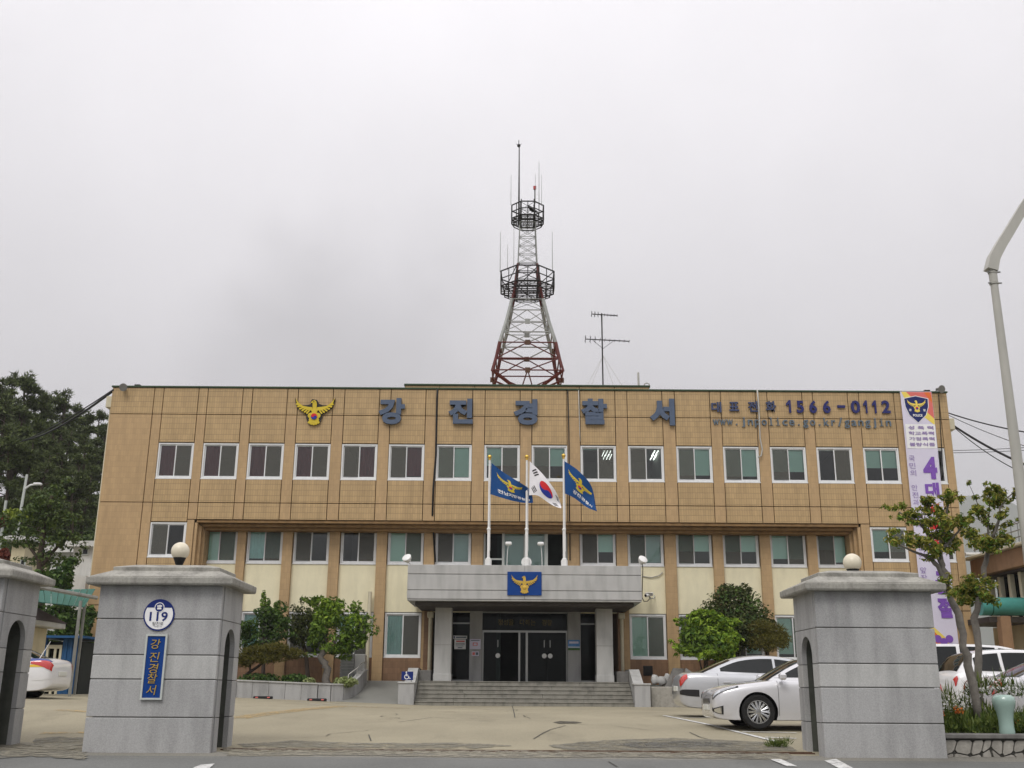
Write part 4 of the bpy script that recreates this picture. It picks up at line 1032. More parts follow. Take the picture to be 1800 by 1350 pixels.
for k in range(len(lev)-1):
    ya, yb = lev[k], lev[k+1]
    mm = 'red_metal' if ya > 617 else 'white_metal' if ya > 535 else 'dark_metal' if ya > 470 else 'white_metal' if ya > 395 else 'dark_metal'
    rr = .038 if ya > 600 else .024 if ya > 535 else .016
    for i in range(4):
        a0, a1, b0_, b1_ = corner(ya, i), corner(ya, i+1), corner(yb, i), corner(yb, i+1)
        MB().tube(b0_, b1_, rr, n=5).build('ring_bar', M[mm], tw)
        if ya > 535:
            mid = (b0_+b1_)/2 if k % 2 == 0 else (a0+a1)/2
            if k % 2 == 0: pr = ((a0, mid), (a1, mid))
            else: pr = ((mid, b0_), (mid, b1_))
            for p, q in pr: MB().tube(p, q, rr*.9, n=5).build('brace', M[mm], tw)
            if k in (0, 2, 4) :
                B(mid.x-.13, mid.x+.13, mid.y-.04, mid.y+.04, mid.z-.13, mid.z+.13).build('gusset_plate', M['rust' if k < 3 else mm], tw)
        else:
            for p, q in ((a0, b1_), (a1, b0_)): MB().tube(p, q, rr*.8, n=5).build('brace', M[mm], tw)
def octring(z, r, rr, parent, name, mm):
    P_ = [(TX+r*math.cos(PI/8+i*PI/4), TY+r*math.sin(PI/8+i*PI/4), z) for i in range(8)]
    for i in range(8): MB().tube(P_[i], P_[(i+1) % 8], rr, n=5).build(name, M[mm], parent)
    return [Vector(p) for p in P_]
for y0, y1, wpx, ins in ((510, 484, 51.5, 25), (389, 366, 31.5, 14)):
    r = wpx*TY/1851*1.04; z0, z1 = tz(y0), tz(y1); ri = ins*TY/1851
    pf = MB().lathe([(r*.98, z0-.03), (r*.98, z0+.03)], (TX, TY, 0), 8)
    pf = MB()
    n = 6 if wpx > 40 else 5
    for k in range(-n, n+1):                     # open grating
        o = k*r/n; L_ = math.sqrt(max(r*r-o*o, 0))*.93
        if L_ > .1: pf.box(TX-L_, TX+L_, TY+o-.02, TY+o+.02, z0-.02, z0+.02); 
        if L_ > .1 and k % 2 == 0: pf.box(TX+o-.025, TX+o+.025, TY-L_, TY+L_, z0-.07, z0-.02)
    pl_ = pf.build('platform', M['dark_metal'], tw); pl_['kind'] = 'stuff'
    A = octring(z0, r, .04, pl_, 'rim_bar', 'dark_metal')
    Bm = octring(lerp(z0, z1, .5), r, .03, pl_, 'rail', 'dark_metal'); C_ = octring(z1, r, .038, pl_, 'rail', 'dark_metal')
    D_ = octring(z0-.22, r*.86, .03, pl_, 'rim_bar', 'dark_metal')
    for i in range(8):
        MB().tube(A[i], C_[i], .038, n=5).build('rail_post', M['dark_metal'], pl_)
        MB().tube(D_[i], C_[(i+1) % 8] if wpx > 40 else A[i], .025, n=5).build('strut', M['dark_metal'], pl_)
        m_ = (C_[i]+C_[(i+1) % 8])/2; a_ = (A[i]+A[(i+1) % 8])/2
        MB().tube(m_, a_, .024, n=5).build('rail_post', M['dark_metal'], pl_)
# dish and gear on the upper platform
c = Vector((TX+.2, TY-.4, tz(378)))
MB().path([c+Vector((0, .0, .02)), c+Vector((.05, -.04, .10)), c+Vector((.1, -.08, .16))], [.06, .30, .36], 20).build('dish', M['dark_metal'], tw, smooth=60)
def whip(px, y0, y1, r, mm='white_metal', dy=-.5, tipm=None):
    a, b = at(px, y0, TY+dy), at(px, y1, TY+dy); MB().tube(a, (a.x, a.y, b.z), r, r*.5, n=6).build('whip_aerial', M[mm], tw)
whip(912, 395, 256, .055, 'dark_metal', -.3)
p = at(912, 256, TY-.3)
MB().sphere(p, .10, 10).tube(p, p+Vector((0, 0, .35)), .02, n=5).tube(p+Vector((-.16, 0, .12)), p, .012, n=4).tube(p+Vector((.16, 0, .12)), p, .012, n=4).build('lightning_rod_tip', M['dark_metal'], tw)
for px, y0, y1, r in ((898, 360, 307, .018), (947.5, 358, 284, .022), (941, 358, 306, .018), (952, 362, 307, .016), (879, 478, 408, .022), (892, 475, 430, .018), (903, 478, 395, .018), (971, 478, 408, .022)): whip(px, y0, y1, r)
p = at(940, 330, TY-.4); MB().tube((p.x, p.y, tz(362)), p, .025, n=6).build('beacon_stem', M['dark_metal'], tw)
MB().lathe([(0, -.12), (.08, -.1), (.09, .08), (0, .12)], p, 12).build('beacon', M['tail_red'], tw, smooth=50)

# television aerial and vent pipe
p = at(1060, 680, 50); ta = thing('television_aerial', 'thin rooftop television aerial with two yagi booms beside the radio mast', 'aerial', (p.x, 50, 12.4))
zt = at(1060, 551, 50).z
MB().tube((p.x, 50, 12.4), (p.x, 50, zt), .035, n=6).build('mast', M['dark_metal'], ta)
for a, b, n, hl in (((1040, 552), (1085, 555), 9, .16), ((1029, 596), (1106, 600), 10, .2)):
    A, Bp = at(*a, 49.9), at(*b, 49.9); bo = MB().tube(A, Bp, .028, n=5).build('boom', M['dark_metal'], ta)
    for k in range(n):
        q = A.lerp(Bp, k/(n-1)); L_ = hl*(1 if k < 2 else .8-.04*k)
        MB().tube(q+Vector((0, -L_*2, -.0)), q+Vector((0, L_*2, 0)), .014, n=4).tube(q+Vector((0, 0, -.05 if k > 2 else -hl)), q+Vector((0, 0, .05 if k > 2 else hl)), .014, n=4).build('element', M['dark_metal'], bo)
for a, b in (((1042, 598), (1060, 613)), ((1080, 598), (1060, 613))): MB().tube(at(*a, 49.95), at(*b, 49.95), .014, n=4).build('stay', M['dark_metal'], ta)
for px in (1030, 1038, 1080, 1096): MB().tube(at(1060, 625, 50), at(px, 682, 50), .009, n=4).build('guy_wire', M['grey_cable'], ta)
p = at(1122, 655, 49); tag(MB().tube((p.x, 49, 12.4), (p.x, 49, p.z), .05, n=8).build('vent_pipe', M['grey_cable'], None), 'short grey pipe standing on the roof right of the aerial', 'pipe')
p0, p1, p2 = at(1132, 680, 48.2), at(1137, 673, 48.2), at(1142, 681, 48.2); tag(MB().path([p0, at(1133, 675, 48.2), p1, at(1141, 675, 48.2), p2], .03, 6).build('hoop_pipe', M['grey_cable'], None, smooth=True), 'small bent pipe hoop at the right end of the roof parapet', 'pipe')
# ------------------------------------------------------------ gate pillars
PY0, PD = 17.0, 1.3
cz_l = [at(387, y, PY0).z for y in (1029, 1089, 1152, 1195, 1262)]+[-.75]
cz_r = [at(1440, y, PY0).z for y in (1038, 1103, 1166, 1208, 1271)]+[at(1443, 1335, PY0).z, -.8]
def gate_pillar(label, x0, x1, side, cz, a_top):
    Y0, Y1 = PY0, PY0+PD
    t = thing('gate_pillar', label, 'gate pillar', ((x0+x1)/2, Y0+PD/2, -.5), group='granite gate pillars')
    zb, zt = cz[-1], cz[0]
    xs_ = x1 if side > 0 else x0                    # the plane with the arched niche
    D = 1.55*side
    n0, n1, rad = Y0+.34, Y1-.34, (PD-.68)/2
    zc = a_top-rad; yc = (n0+n1)/2
    def yl(z): return n0 if z <= zc else yc-math.sqrt(max(rad*rad-(z-zc)**2, 0))
    e = .006
    core = MB(); xa, xb = (x0+.1, x1-1.62) if side > 0 else (x0+1.62, x1-.1)
    core.box(xa, xb, Y0+.03, Y1-.03, zb, zt)
    q0, q1 = (xb, x1-.02) if side > 0 else (x0+.02, xa)
    core.box(q0, q1, Y0+.03, Y0+.2, zb, zt-.0); core.box(q0, q1, Y1-.2, Y1-.03, zb, zt); core.box(q0, q1, Y0+.2, Y1-.2, a_top+.05, zt)
    core.build('core', M['mortar'], t)
    # niche lining
    prof = [(n0, zb)]+[(yl(zc+rad*math.sin(i*PI/20)), zc+rad*math.sin(i*PI/20)) for i in range(0, 11)]
    prof += [(2*yc-y, z) for y, z in reversed(prof[:-1])]
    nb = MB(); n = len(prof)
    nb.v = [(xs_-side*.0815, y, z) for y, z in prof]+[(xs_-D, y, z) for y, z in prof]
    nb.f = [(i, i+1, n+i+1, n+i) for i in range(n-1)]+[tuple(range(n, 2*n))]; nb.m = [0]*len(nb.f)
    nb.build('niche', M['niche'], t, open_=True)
    for k in range(len(cz)-1):
        a, b = cz[k+1]+e, cz[k]-e
        mm = M['granite_light'] if k == 2 else M['granite']
        B(x0+e, x1-.012, Y0-.0, Y0+.10, a, b, .010).build('granite_block', mm, t)
        B(x0+e, x1-e, Y1-.10, Y1, a, b, .010).build('granite_block', mm, t)
        xo = x0 if side > 0 else x1-.1
        B(xo, xo+.1, Y0+.105, Y1-.105, a, b, .010).build('granite_block', mm, t)
        # arched side
        zs = [a]+[zc+rad*math.sin(i*PI/24) for i in range(13) if a < zc+rad*math.sin(i*PI/24) < min(b, a_top-.004)]
        mp = lambda u, v, w: (xs_-side*w, u, v)
        if b < a_top: zs.append(b)
        if a >= a_top-.01:
            MB().prism([(Y0+.105, a), (Y1-.105, a), (Y1-.105, b), (Y0+.105, b)], mp, 0, .08).build('granite_block', mm, t)
        elif b <= a_top:
            for s_ in (0, 1):
                f = (lambda y: y) if s_ == 0 else (lambda y: 2*yc-y)
                MB().prism([(f(Y0+.105), a)]+[(f(yl(z)), z) for z in zs]+[(f(Y0+.105), b)], mp, 0, .08).build('granite_block', mm, t)
        else:
            lo = [(yl(z), z) for z in zs]+[(yc, a_top)]
            hi = [(2*yc-y, z) for y, z in reversed(lo[:-1])]
            MB().prism([(Y0+.105, a)]+lo+hi+[(Y1-.105, a), (Y1-.105, b), (Y0+.105, b)], mp, 0, .08).build('granite_block', mm, t)
    # stepped coping
    def ring(tiers, name, mm):
        mb = MB(); 
        for o, z in tiers: mb.v += [(x0-o, Y0-o, z), (x1+o, Y0-o, z), (x1+o, Y1+o, z), (x0-o, Y1+o, z)]
        L_ = len(tiers)
        for i in range(L_-1):
            for j in range(4): mb.f.append((4*i+j, 4*i+(j+1) % 4, 4*i+4+(j+1) % 4, 4*i+4+j))
        mb.f += [(3, 2, 1, 0), tuple(4*L_-4+j for j in range(4))]; mb.m = [0]*len(mb.f)
        return mb.build(name, mm, t)
    ring([(.15, zt-.01), (.16, zt), (.17, zt+.02), (.17, zt+.10), (.16, zt+.11)], 'cap_slab', M['granite_cap'])
    ring([(.13, zt+.11), (.13, zt+.125), (-.10, zt+.225), (-.11, zt+.235)], 'cap_slope', M['granite_cap'])
    ring([(-.13, zt+.235), (-.13, zt+.29), (-.14, zt+.30), (-.40, zt+.36)], 'cap_top', M['granite_cap'])
    return t, zt+.36
PLX0, PLX1 = -6.53, -4.56
PRX0, PRX1 = 4.82, 6.70
gate_pillar('grey granite gate pillar carrying the round 119 sign and blue nameplate', PLX0, PLX1, 1, cz_l, at(410, 1106, PY0+.65).z)
gate_pillar('grey granite gate pillar on the right side of the driveway', PRX0, PRX1, -1, cz_r, at(1410, 1119, PY0+.65).z)
gate_pillar('grey granite gate pillar cut off by the left edge of the photo', -10.5, at(55, 1160, PY0+PD).x, 1, [z+.10 for z in cz_l[:-1]]+[-.7], at(20, 1090, PY0+.65).z)
def globe_lamp(px, py, label):
    p = at(px, py, PY0+.65); t = thing('globe_lamp', label, 'lamp', (p.x, p.y, p.z-.26), group='globe lamps on the gate pillars')
    MB().sphere(p, .15, 28).build('globe', M['globe'], t, smooth=True)
    MB().lathe([(.035, -.30), (.035, -.235), (.06, -.22), (.10, -.12), (.105, -.105), (.0, -.10)], p, 20).build('lamp_holder', M['black'], t, smooth=40)
globe_lamp(317, 969, 'cream globe lamp on top of the pillar with the 119 sign')
globe_lamp(1498, 989, 'cream globe lamp on top of the right gate pillar')

# signs on the left pillar
sx_, sz_ = at(280, 1081, PY0).x, at(280, 1081, PY0).z
t = thing('address_plate', 'round white and blue house number plate reading 119', 'sign', (sx_, PY0, sz_))
wm = wallmap(sx_, sz_, PY0-.004)
MB().shape(flat(circ(.245, 48)), wm, 0, .014).build('plate_disc', M['navy'], t)
MB().shape(flat(circ(.222, 48)), wm, .0175).build('plate_face', M['white_print'], t, open_=True)
a0 = math.asin(.5); MB().shape(flat(circ(.224, 30, 0, 0, a0, PI-a0)), wm, .0205).build('plate_band', M['navy'], t, open_=True)
MB().shape(flat(circ(.078, 24, 0, .115)), wm, .0225).build('plate_badge', M['white_print'], t, open_=True)
MB().shape(flat(circ(.066, 24, 0, .115)), wm, .0245).build('plate_badge', M['navy'], t, open_=True)
bd_ = MB()
for pl_ in ([(-.035, -.03), (.035, -.03), (.03, .0), (-.03, .0)], [(-.02, .005), (.025, .005), (.012, .045), (-.008, .035)], circ(.016, 10, -.022, .02), circ(.014, 10, .028, .022)): bd_.shape(flat([(x, y+.115) for x, y in pl_]), wm, .0265)
bd_.build('plate_symbol', M['white_print'], t, open_=True)
MB().shape(text('119', .285, .145, .02), lambda u, v, w: wm(u, v-.025, w), .0225).build('lettering', M['navy'], t, open_=True)
MB().shape(text('탐진로', .17, .055, .0), lambda u, v, w: wm(u, v-.135, w), .0225).build('lettering', M['black_print'], t, open_=True)
MB().shape(text('Tamjin-ro', .13, .022, .0), lambda u, v, w: wm(u, v-.182, w), .0225).build('lettering', M['black_print'], t, open_=True)
na, nb_ = at(259.5, 1115.5, PY0), at(284.5, 1229, PY0)
nx0, nx1, nz0, nz1 = at(253, 1170, PY0).x, at(291, 1170, PY0).x, at(270, 1230, PY0).z, at(276, 1115, PY0).z
nmx, nmz = (nx0+nx1)/2, (nz0+nz1)/2
t = thing('nameplate', 'tall blue nameplate with golden vertical Korean letters on the gate pillar', 'sign', (nmx, PY0, nmz))
fr = MB(); w_ = .028
fr.box(nx0, nx1, PY0-.045, PY0-.003, nz0, nz0+w_).box(nx0, nx1, PY0-.045, PY0-.003, nz1-w_, nz1).box(nx0, nx0+w_, PY0-.045, PY0-.003, nz0+w_, nz1-w_).box(nx1-w_, nx1, PY0-.045, PY0-.003, nz0+w_, nz1-w_)
fr.build('plate_frame', M['greyframe'], t)
B(nx0+w_, nx1-w_, PY0-.028, PY0-.003, nz0+w_, nz1-w_).build('plate_board', M['sign_blue'], t)
for ch, yc_ in zip('강진경찰서', (1132, 1155, 1175, 1192.5, 1213)):
    z = at(270, yc_, PY0).z
    MB().shape(text(ch, .15, .145, -.005, 1, .12), wallmap(nmx-.005, z, PY0-.028), 0, .014).build('letter', M['gold'], t)

# ------------------------------------------------------------ cars
def crom(P, t):
    n = len(P)-1; t = max(0, min(n-1e-6, t)); i = int(t); f = t-i
    p0 = P[max(i-1, 0)]; p1 = P[i]; p2 = P[i+1]; p3 = P[min(i+2, n)]
    return [.5*((2*b)+(-a+c)*f+(2*a-5*b+4*c-d)*f*f+(-a+3*b-3*c+d)*f**3) for a, b, c, d in zip(p0, p1, p2, p3)]
SEDAN = dict(L=4.8, wheel=.342, ax=(.92, 3.70),
    st=[(.03, .60, .34, .64), (.06, .73, .24, .71), (.18, .85, .19, .79), (.5, .90, .17, .87), (1.0, .915, .17, .94), (1.45, .92, .17, .98), (2.3, .925, .17, .99), (3.2, .925, .17, 1.01), (3.8, .92, .18, 1.03), (4.25, .89, .20, 1.04), (4.58, .84, .23, 1.03), (4.74, .76, .30, .96), (4.80, .62, .40, .80)],
    gh=[(1.10, .93, .80, .66), (1.30, 1.05, .82, .66), (1.65, 1.25, .84, .64), (2.0, 1.40, .85, .62), (2.5, 1.465, .85, .61), (3.0, 1.455, .85, .61), (3.4, 1.39, .84, .62), (3.75, 1.26, .82, .63), (4.1, 1.11, .79, .64), (4.3, 1.035, .76, .64)],
    side=((1.32, 2.44), (2.50, 3.80)), ws=(1.16, 1.93), rw=(3.52, 4.24))
HATCH = dict(L=4.5, wheel=.34, ax=(.88, 3.55),
    st=[(.03, .58, .40, .70), (.08, .72, .28, .76), (.25, .84, .22, .86), (.6, .90, .20, .95), (1.0, .91, .20, 1.0), (1.6, .92, .20, 1.02), (2.6, .92, .20, 1.05), (3.6, .92, .22, 1.08), (4.2, .90, .25, 1.08), (4.42, .85, .32, 1.05), (4.5, .72, .42, .90)],
    gh=[(.95, 1.0, .80, .68), (1.3, 1.22, .83, .68), (1.7, 1.46, .84, .67), (2.1, 1.60, .85, .66), (3.0, 1.64, .85, .66), (3.7, 1.60, .84, .65), (4.05, 1.48, .83, .65), (4.25, 1.28, .81, .66), (4.38, 1.09, .78, .66)],
    side=((1.35, 2.40), (2.48, 3.30), (3.38, 3.98)), ws=(1.05, 1.95), rw=(3.92, 4.35))
VAN = dict(L=5.1, wheel=.35, ax=(.95, 4.0),
    st=[(.03, .62, .40, .80), (.08, .76, .28, .88), (.25, .88, .22, .98), (.6, .94, .20, 1.06), (1.0, .95, .20, 1.1), (2.0, .96, .20, 1.12), (3.2, .96, .20, 1.12), (4.4, .95, .22, 1.12), (4.9, .93, .25, 1.12), (5.04, .90, .32, 1.08), (5.1, .80, .42, .95)],
    gh=[(.75, 1.08, .82, .74), (1.1, 1.34, .86, .74), (1.5, 1.62, .88, .74), (1.9, 1.82, .90, .74), (2.4, 1.91, .90, .74), (3.4, 1.94, .90, .74), (4.5, 1.92, .90, .74), (4.85, 1.84, .89, .74), (4.98, 1.5, .88, .76), (5.06, 1.14, .85, .76)],
    side=((1.25, 2.35), (2.45, 3.45), (3.55, 4.75)), ws=(.85, 1.75), rw=(4.87, 5.04))
def car(name, label, K, loc, rz, paint, cat='car', spokes=10, group=None, front='sedan', livery=False, tail=(1.8, .35, 5.1, 6.3), antenna=False):
    t = thing(name, label, cat, loc, rz, group)
    st_, gh = K['st'], K['gh']; L_ = K['L']; na = len(st_)-1
    def sec(a):
        x, w, zb, zs = crom(st_, a); h = zs-zb
        return x, [(0, zb), (w-.12, zb), (w-.03, zb+.08*h), (w, zb+.35*h), (w+.006, zb+.62*h), (w-.012, zb+.83*h), (w-.06, zb+.95*h), (w-.19, zs), (0, zs+.03)]
    def body(a, v, s_=1, off=0.):
        x, pts = sec(a); y, z = crom(pts, v)
        if off:
            e = .02; x2, p2 = sec(min(a+e, na)); x1, p1 = sec(max(a-e, 0)); q2 = crom(p2, v); q1 = crom(p1, v)
            ta = Vector((x2-x1, q2[0]-q1[0], q2[1]-q1[1])); u2 = crom(pts, min(v+.05, 8)); u1 = crom(pts, max(v-.05, 0)); tv = Vector((0, u2[0]-u1[0], u2[1]-u1[1]))
            n = ta.cross(tv)
            if n.length > 1e-9:
                n.normalize()
                if n.y*y+n.z*(z-.6)+n.x*(x-L_/2)*.3 < 0: n = -n
                x += n.x*off; y += n.y*off; z += n.z*off
        return Vector((x-L_/2, s_*y, z))
    NA, NV = na*4, 24
    mb = MB(); W_ = 2*NV
    for i in range(NA+1):
        a = i*na/NA
        for j in range(NV): mb.v.append(tuple(body(a, 8*j/NV)))
        for j in range(NV): mb.v.append(tuple(body(a, 8*(NV-j)/NV, -1)))
    for i in range(NA):
        for j in range(W_): mb.f.append((i*W_+j, i*W_+(j+1) % W_, (i+1)*W_+(j+1) % W_, (i+1)*W_+j))
    mb.f += [tuple(range(W_-1, -1, -1)), tuple(range(NA*W_, NA*W_+W_))]; mb.m = [0]*len(mb.f)
    bo = mb.build('body', [M[paint], M['plastic_black']], t, local=True, smooth=50)
    # wheel wells
    R = K['wheel']
    cut = MB(); cut.k = 0
    for ax in K['ax']:
        for s_ in (-1, 1): cut.tube((ax-L_/2, s_*.60, R), (ax-L_/2, s_*1.2, R), R+.055, n=32)
    co = cut.build('cutter', M['plastic_black'], None)
    md = bo.modifiers.new('wells', 'BOOLEAN'); md.object = co; md.operation = 'DIFFERENCE'; md.solver = 'EXACT'; md.material_mode = 'TRANSFER'
    bo.parent = None; keep = t.location.copy(); 
    bpy.context.view_layer.update()
    me = bpy.data.meshes.new_from_object(bo.evaluated_get(bpy.context.evaluated_depsgraph_get()))
    bo.modifiers.clear(); bo.data = me; bo.parent = t; bpy.data.objects.remove(co)
    for p in me.polygons: p.use_smooth = True
    me.set_sharp_from_angle(angle=math.radians(50))
    # greenhouse
    def gz_(g, x):          # interpolate greenhouse values at x
        for i in range(len(g)-1):
            if g[i][0] <= x <= g[i+1][0]:
                f = (x-g[i][0])/(g[i+1][0]-g[i][0]); r = crom(g, i+f); return r[1], r[2], r[3]
        return g[-1][1:]
    def zs_at(x):
        lo, hi = 0, na
        for _ in range(30):
            m_ = (lo+hi)/2
            if crom(st_, m_)[0] < x: lo = m_
            else: hi = m_
        return crom(st_, lo)[3]
    def gsec(x):
        zr, wb, wr = gz_(gh, x); z0 = zs_at(x)-.06; rail = max(zr-.07, z0+.01)
        return [(wb, z0), (lerp(wb, wr, .45), lerp(z0, rail, .5)), (wr+.02, rail), (wr-.06, max(zr-.015, z0+.015)), (wr*.5, zr+.012), (0, zr+.02)]
    gb = MB(); NX = 44; NS_ = 15; W2 = 2*NS_-1
    for i in range(NX+1):
        x = lerp(gh[0][0], gh[-1][0], i/NX); pts = gsec(x)
        row = [crom(pts, 5*j/(NS_-1)) for j in range(NS_)]
        for y, z in row: gb.v.append((x-L_/2, y, z))
        for y, z in reversed(row[:-1]): gb.v.append((x-L_/2, -y, z))
    for i in range(NX):
        for j in range(W2-1): gb.f.append((i*W2+j, i*W2+j+1, (i+1)*W2+j+1, (i+1)*W2+j))
    gb.f += [tuple(range(W2)), tuple(range(NX*W2, NX*W2+W2))]; gb.m = [0]*len(gb.f)
    gb.build('cabin', M[paint], t, local=True, smooth=50)
    # glass
    for s_ in (-1, 1):
        for x0, x1 in K['side']:
            mb = MB(); n = 12
            for i in range(n+1):
                x = lerp(x0, x1, i/n); pts = gsec(x); zlo = zs_at(x)+.05; zhi = max(pts[2][1]-.012, zlo+.004)
                def on(z):
                    f = (z-pts[0][1])/max(pts[2][1]-pts[0][1], .02); r = crom(pts, 2*clamp(f)); return r
                for k in range(5):
                    z = lerp(zlo, zhi, k/4); y, z2 = on(z); mb.v.append((x-L_/2, s_*(y+.007), z))
            mb.f = [(i*5+k, i*5+k+1, i*5+k+6, i*5+k+5) for i in range(n) for k in range(4)]; mb.m = [0]*len(mb.f)
            mb.build('side_window', M['window_tint'], t, local=True, smooth=True, open_=True)
    for nm_, (x0, x1) in (('windscreen', K['ws']), ('rear_window', K['rw'])):
        mb = MB(); n = 8
        for i in range(n+1):
            x = lerp(x0, x1, i/n); zr, wb, wr = gz_(gh, x); pts = gsec(x)
            for k in range(9):
                u = -1+k/4; y = u*(wr-.04); f = 5-abs(u)*2.0
                q = crom(pts, f); mb.v.append((x-L_/2+(-.006 if nm_ == 'windscreen' else .008), math.copysign(q[0], u) if u else 0, q[1]+.012))
        mb.f = [(i*9+k, i*9+k+1, i*9+k+10, i*9+k+9) for i in range(n) for k in range(8)]; mb.m = [0]*len(mb.f)
        mb.build(nm_, M['window_tint'], t, local=True, smooth=True, open_=True)
    def patch(nm_, a0, a1, v0, v1, mm, off, sides=(1, -1), n=10, shape=None):
        for s_ in sides:
            mb = MB()
            for i in range(n+1):
                a = lerp(a0, a1, i/n); lo, hi = (v0, v1) if shape is None else shape(i/n)
                for k in range(7): mb.v.append(tuple(body(a, lerp(lo, hi, k/6), s_, off)))
            mb.f = [(i*7+k, i*7+k+1, i*7+k+8, i*7+k+7) for i in range(n) for k in range(6)]; mb.m = [0]*len(mb.f)
            mb.build(nm_, M[mm], t, local=True, smooth=True, open_=True)
    # lamps, plates, trim
    ta0, ta1, tv0, tv1 = tail
    patch('tail_lamp', na-ta0, na-ta1, tv0, tv1, 'tail_red', .012, n=14, shape=lambda f: (lerp(tv0, 4.3, min(1, f*1.6)), lerp(tv1, 6.5, f)))
    patch('lamp_surround', .62, 3.1, 4, 6, 'plastic_black', .008, n=16, shape=lambda f: (lerp(4.45, 5.75, f**.8), lerp(6.1, 6.25, f)))
    patch('headlamp', .72, 2.98, 4, 6, 'lamp_house', .012, n=16, shape=lambda f: (lerp(4.6, 5.82, f**.8), lerp(6.0, 6.15, f)))
    patch('lamp_lens', 1.25, 2.0, 4, 6, 'lamp_clear', .016, shape=lambda f: (lerp(5.05, 5.35, f), lerp(5.75, 5.9, f)))
    if front == 'sedan': patch('fog_surround', .8, 2.15, 2.6, 3.6, 'plastic_black', .006, shape=lambda f: (lerp(2.5, 2.35, f), lerp(3.0, 3.35, f))); patch('fog_lamp', 1.0, 2.0, 2.6, 3.6, 'chrome', .011, shape=lambda f: (lerp(2.58, 2.45, f), lerp(2.9, 3.2, f))); patch('air_intake', .25, .8, 2.3, 2.9, 'plastic_black', .006)
    xr, xf = body(na, 4).x, body(0, 4).x
    hz = K['st'][-2][3]
    B(xr-.02, xr+.022, -.26, .26, hz-.36, hz-.24, .008).build('number_plate', M['plate'], t, local=True)
    B(xf-.03, xf+.02, -.26, .26, .36, .47, .008).build('number_plate', M['plate'], t, local=True)
    g = MB().box(xf-.012, xf+.05, -.36, .36, .50, .60, .01); g.build('grille', M['plastic_black'], t, local=True)
    for k in range(4): B(xf-.02, xf+.0, -.34, .34, .508+k*.024, .518+k*.024).build('grille_bar', M['chrome'], t, local=True)
    patch('bumper_strip', na-2.7, na-.05, 2.9, 3.6, 'plastic_black' if livery is None else paint, .007, n=20)
    for s_ in (-1, 1):
        # door seams and handles
        for x in (K['side'][0][0]+.02, K['side'][0][1]+.04, K['side'][1][1]+.1):
            pts_ = []
            lo, hi = 0, na
            for _ in range(30):
                m_ = (lo+hi)/2
                if crom(st_, m_)[0] < x: lo = m_
                else: hi = m_
            MB().path([body(lo, v, s_, .001) for v in (2.2, 3, 4, 5, 6, 6.6)], .006, 4).build('door_seam', M['plastic_black'], t, local=True)
        for x in (K['side'][0][1]-.22, K['side'][1][1]-.12):
            B(x-L_/2-.09, x-L_/2+.09, s_*.90, s_*.955, .80, .83, .008).build('door_handle', M[paint], t, local=True)
        x = K['side'][0][0]+.1
        mi = MB().path([(x-L_/2+.02, s_*.86, 1.0), (x-L_/2, s_*.95, 1.03)], .03, 6); mi.build('mirror_arm', M['plastic_black'], t, local=True)
        B(x-L_/2-.07, x-L_/2+.07, s_*.93, s_*1.10, .98, 1.11, .03).build('door_mirror', M[paint], t, local=True)
    if livery:
        patch('blue_stripe', 3.2, na-1.0, 5.0, 6.5, 'paint_blue', .006, n=30, shape=lambda f: (lerp(5.0, 5.75, f), 7.0))
        patch('yellow_stripe', 3.2, na-1.9, 4.5, 5.0, 'paint_yellow', .006, n=30, shape=lambda f: (lerp(4.4, 4.5, f), lerp(4.9, 4.85, f)))
    if antenna:
        MB().tube((xr-.55, -.3, 1.03), (xr-.30, -.3, 1.5), .012, .006, n=6).build('aerial', M['white_paint'], t, local=True)
    # wheels
    for ax in K['ax']:
        for s_ in (-1, 1):
            w = bpy.data.objects.new('wheel', None); COL.objects.link(w); w.parent = t; w.location = (ax-L_/2, s_*.80, R)
            cy = 0
            MB().lathe([(R*.68, -.10), (R*.93, -.105), (R, -.08), (R, .08), (R*.93, .105), (R*.68, .10)], (0, 0, 0), 40, 'y', True).build('tyre', M['tyre'], w, local=True, smooth=35)
            MB().lathe([(R*.70, s_*-.06), (R*.70, s_*.085), (R*.655, s_*.095), (R*.62, s_*.06), (R*.60, s_*.0), (0, s_*.0)], (0, 0, 0), 40, 'y').build('rim', M['rim_dark'], w, local=True, smooth=35)
            MB().lathe([(R*.705, s_*.07), (R*.70, s_*.10), (R*.63, s_*.10), (R*.62, s_*.07)], (0, 0, 0), 40, 'y', True).build('rim_lip', M['rim'], w, local=True, smooth=35)
            sp = MB()
            for k in range(spokes):
                th = 2*PI*k/spokes
                for d in ((-.07, .07) if spokes > 6 else (0,)):
                    c_, s2 = math.cos(th+d), math.sin(th+d); r0_, r1_ = .05, R*.65
                    p0 = Vector((r0_*math.cos(th), s_*.09, r0_*math.sin(th))); p1 = Vector((r1_*c_, s_*.085, r1_*s2))
                    sp.path([p0, p1], [.016, .012] if spokes > 6 else [.035, .03], 5)
            sp.build('spokes', M['rim'], w, local=True)['kind'] = 'stuff'
            MB().lathe([(0, s_*.07), (.06, s_*.07), (.055, s_*.105), (0, s_*.11)], (0, 0, 0), 20, 'y').build('hub_cap', M['rim'], w, local=True, smooth=35)
    return t
mat('window_tint', (.008, .010, .010), .05, .05, spec=.38)
def gl(x, y): return gz(x, y)+.002
Y_ = 22.6; x0 = at(1240, 1230, Y_).x-.08
pearl = car('parked_car', 'pearl white sedan with many spoked wheels parked facing left beside the right gate pillar', SEDAN, (x0+2.4, Y_, gl(x0+1, Y_)), 0, 'paint_pearl', spokes=14)
pearl.scale = (.97, .97, .955)
Y_ = 27.6; x0 = at(1188, 1210, Y_).x
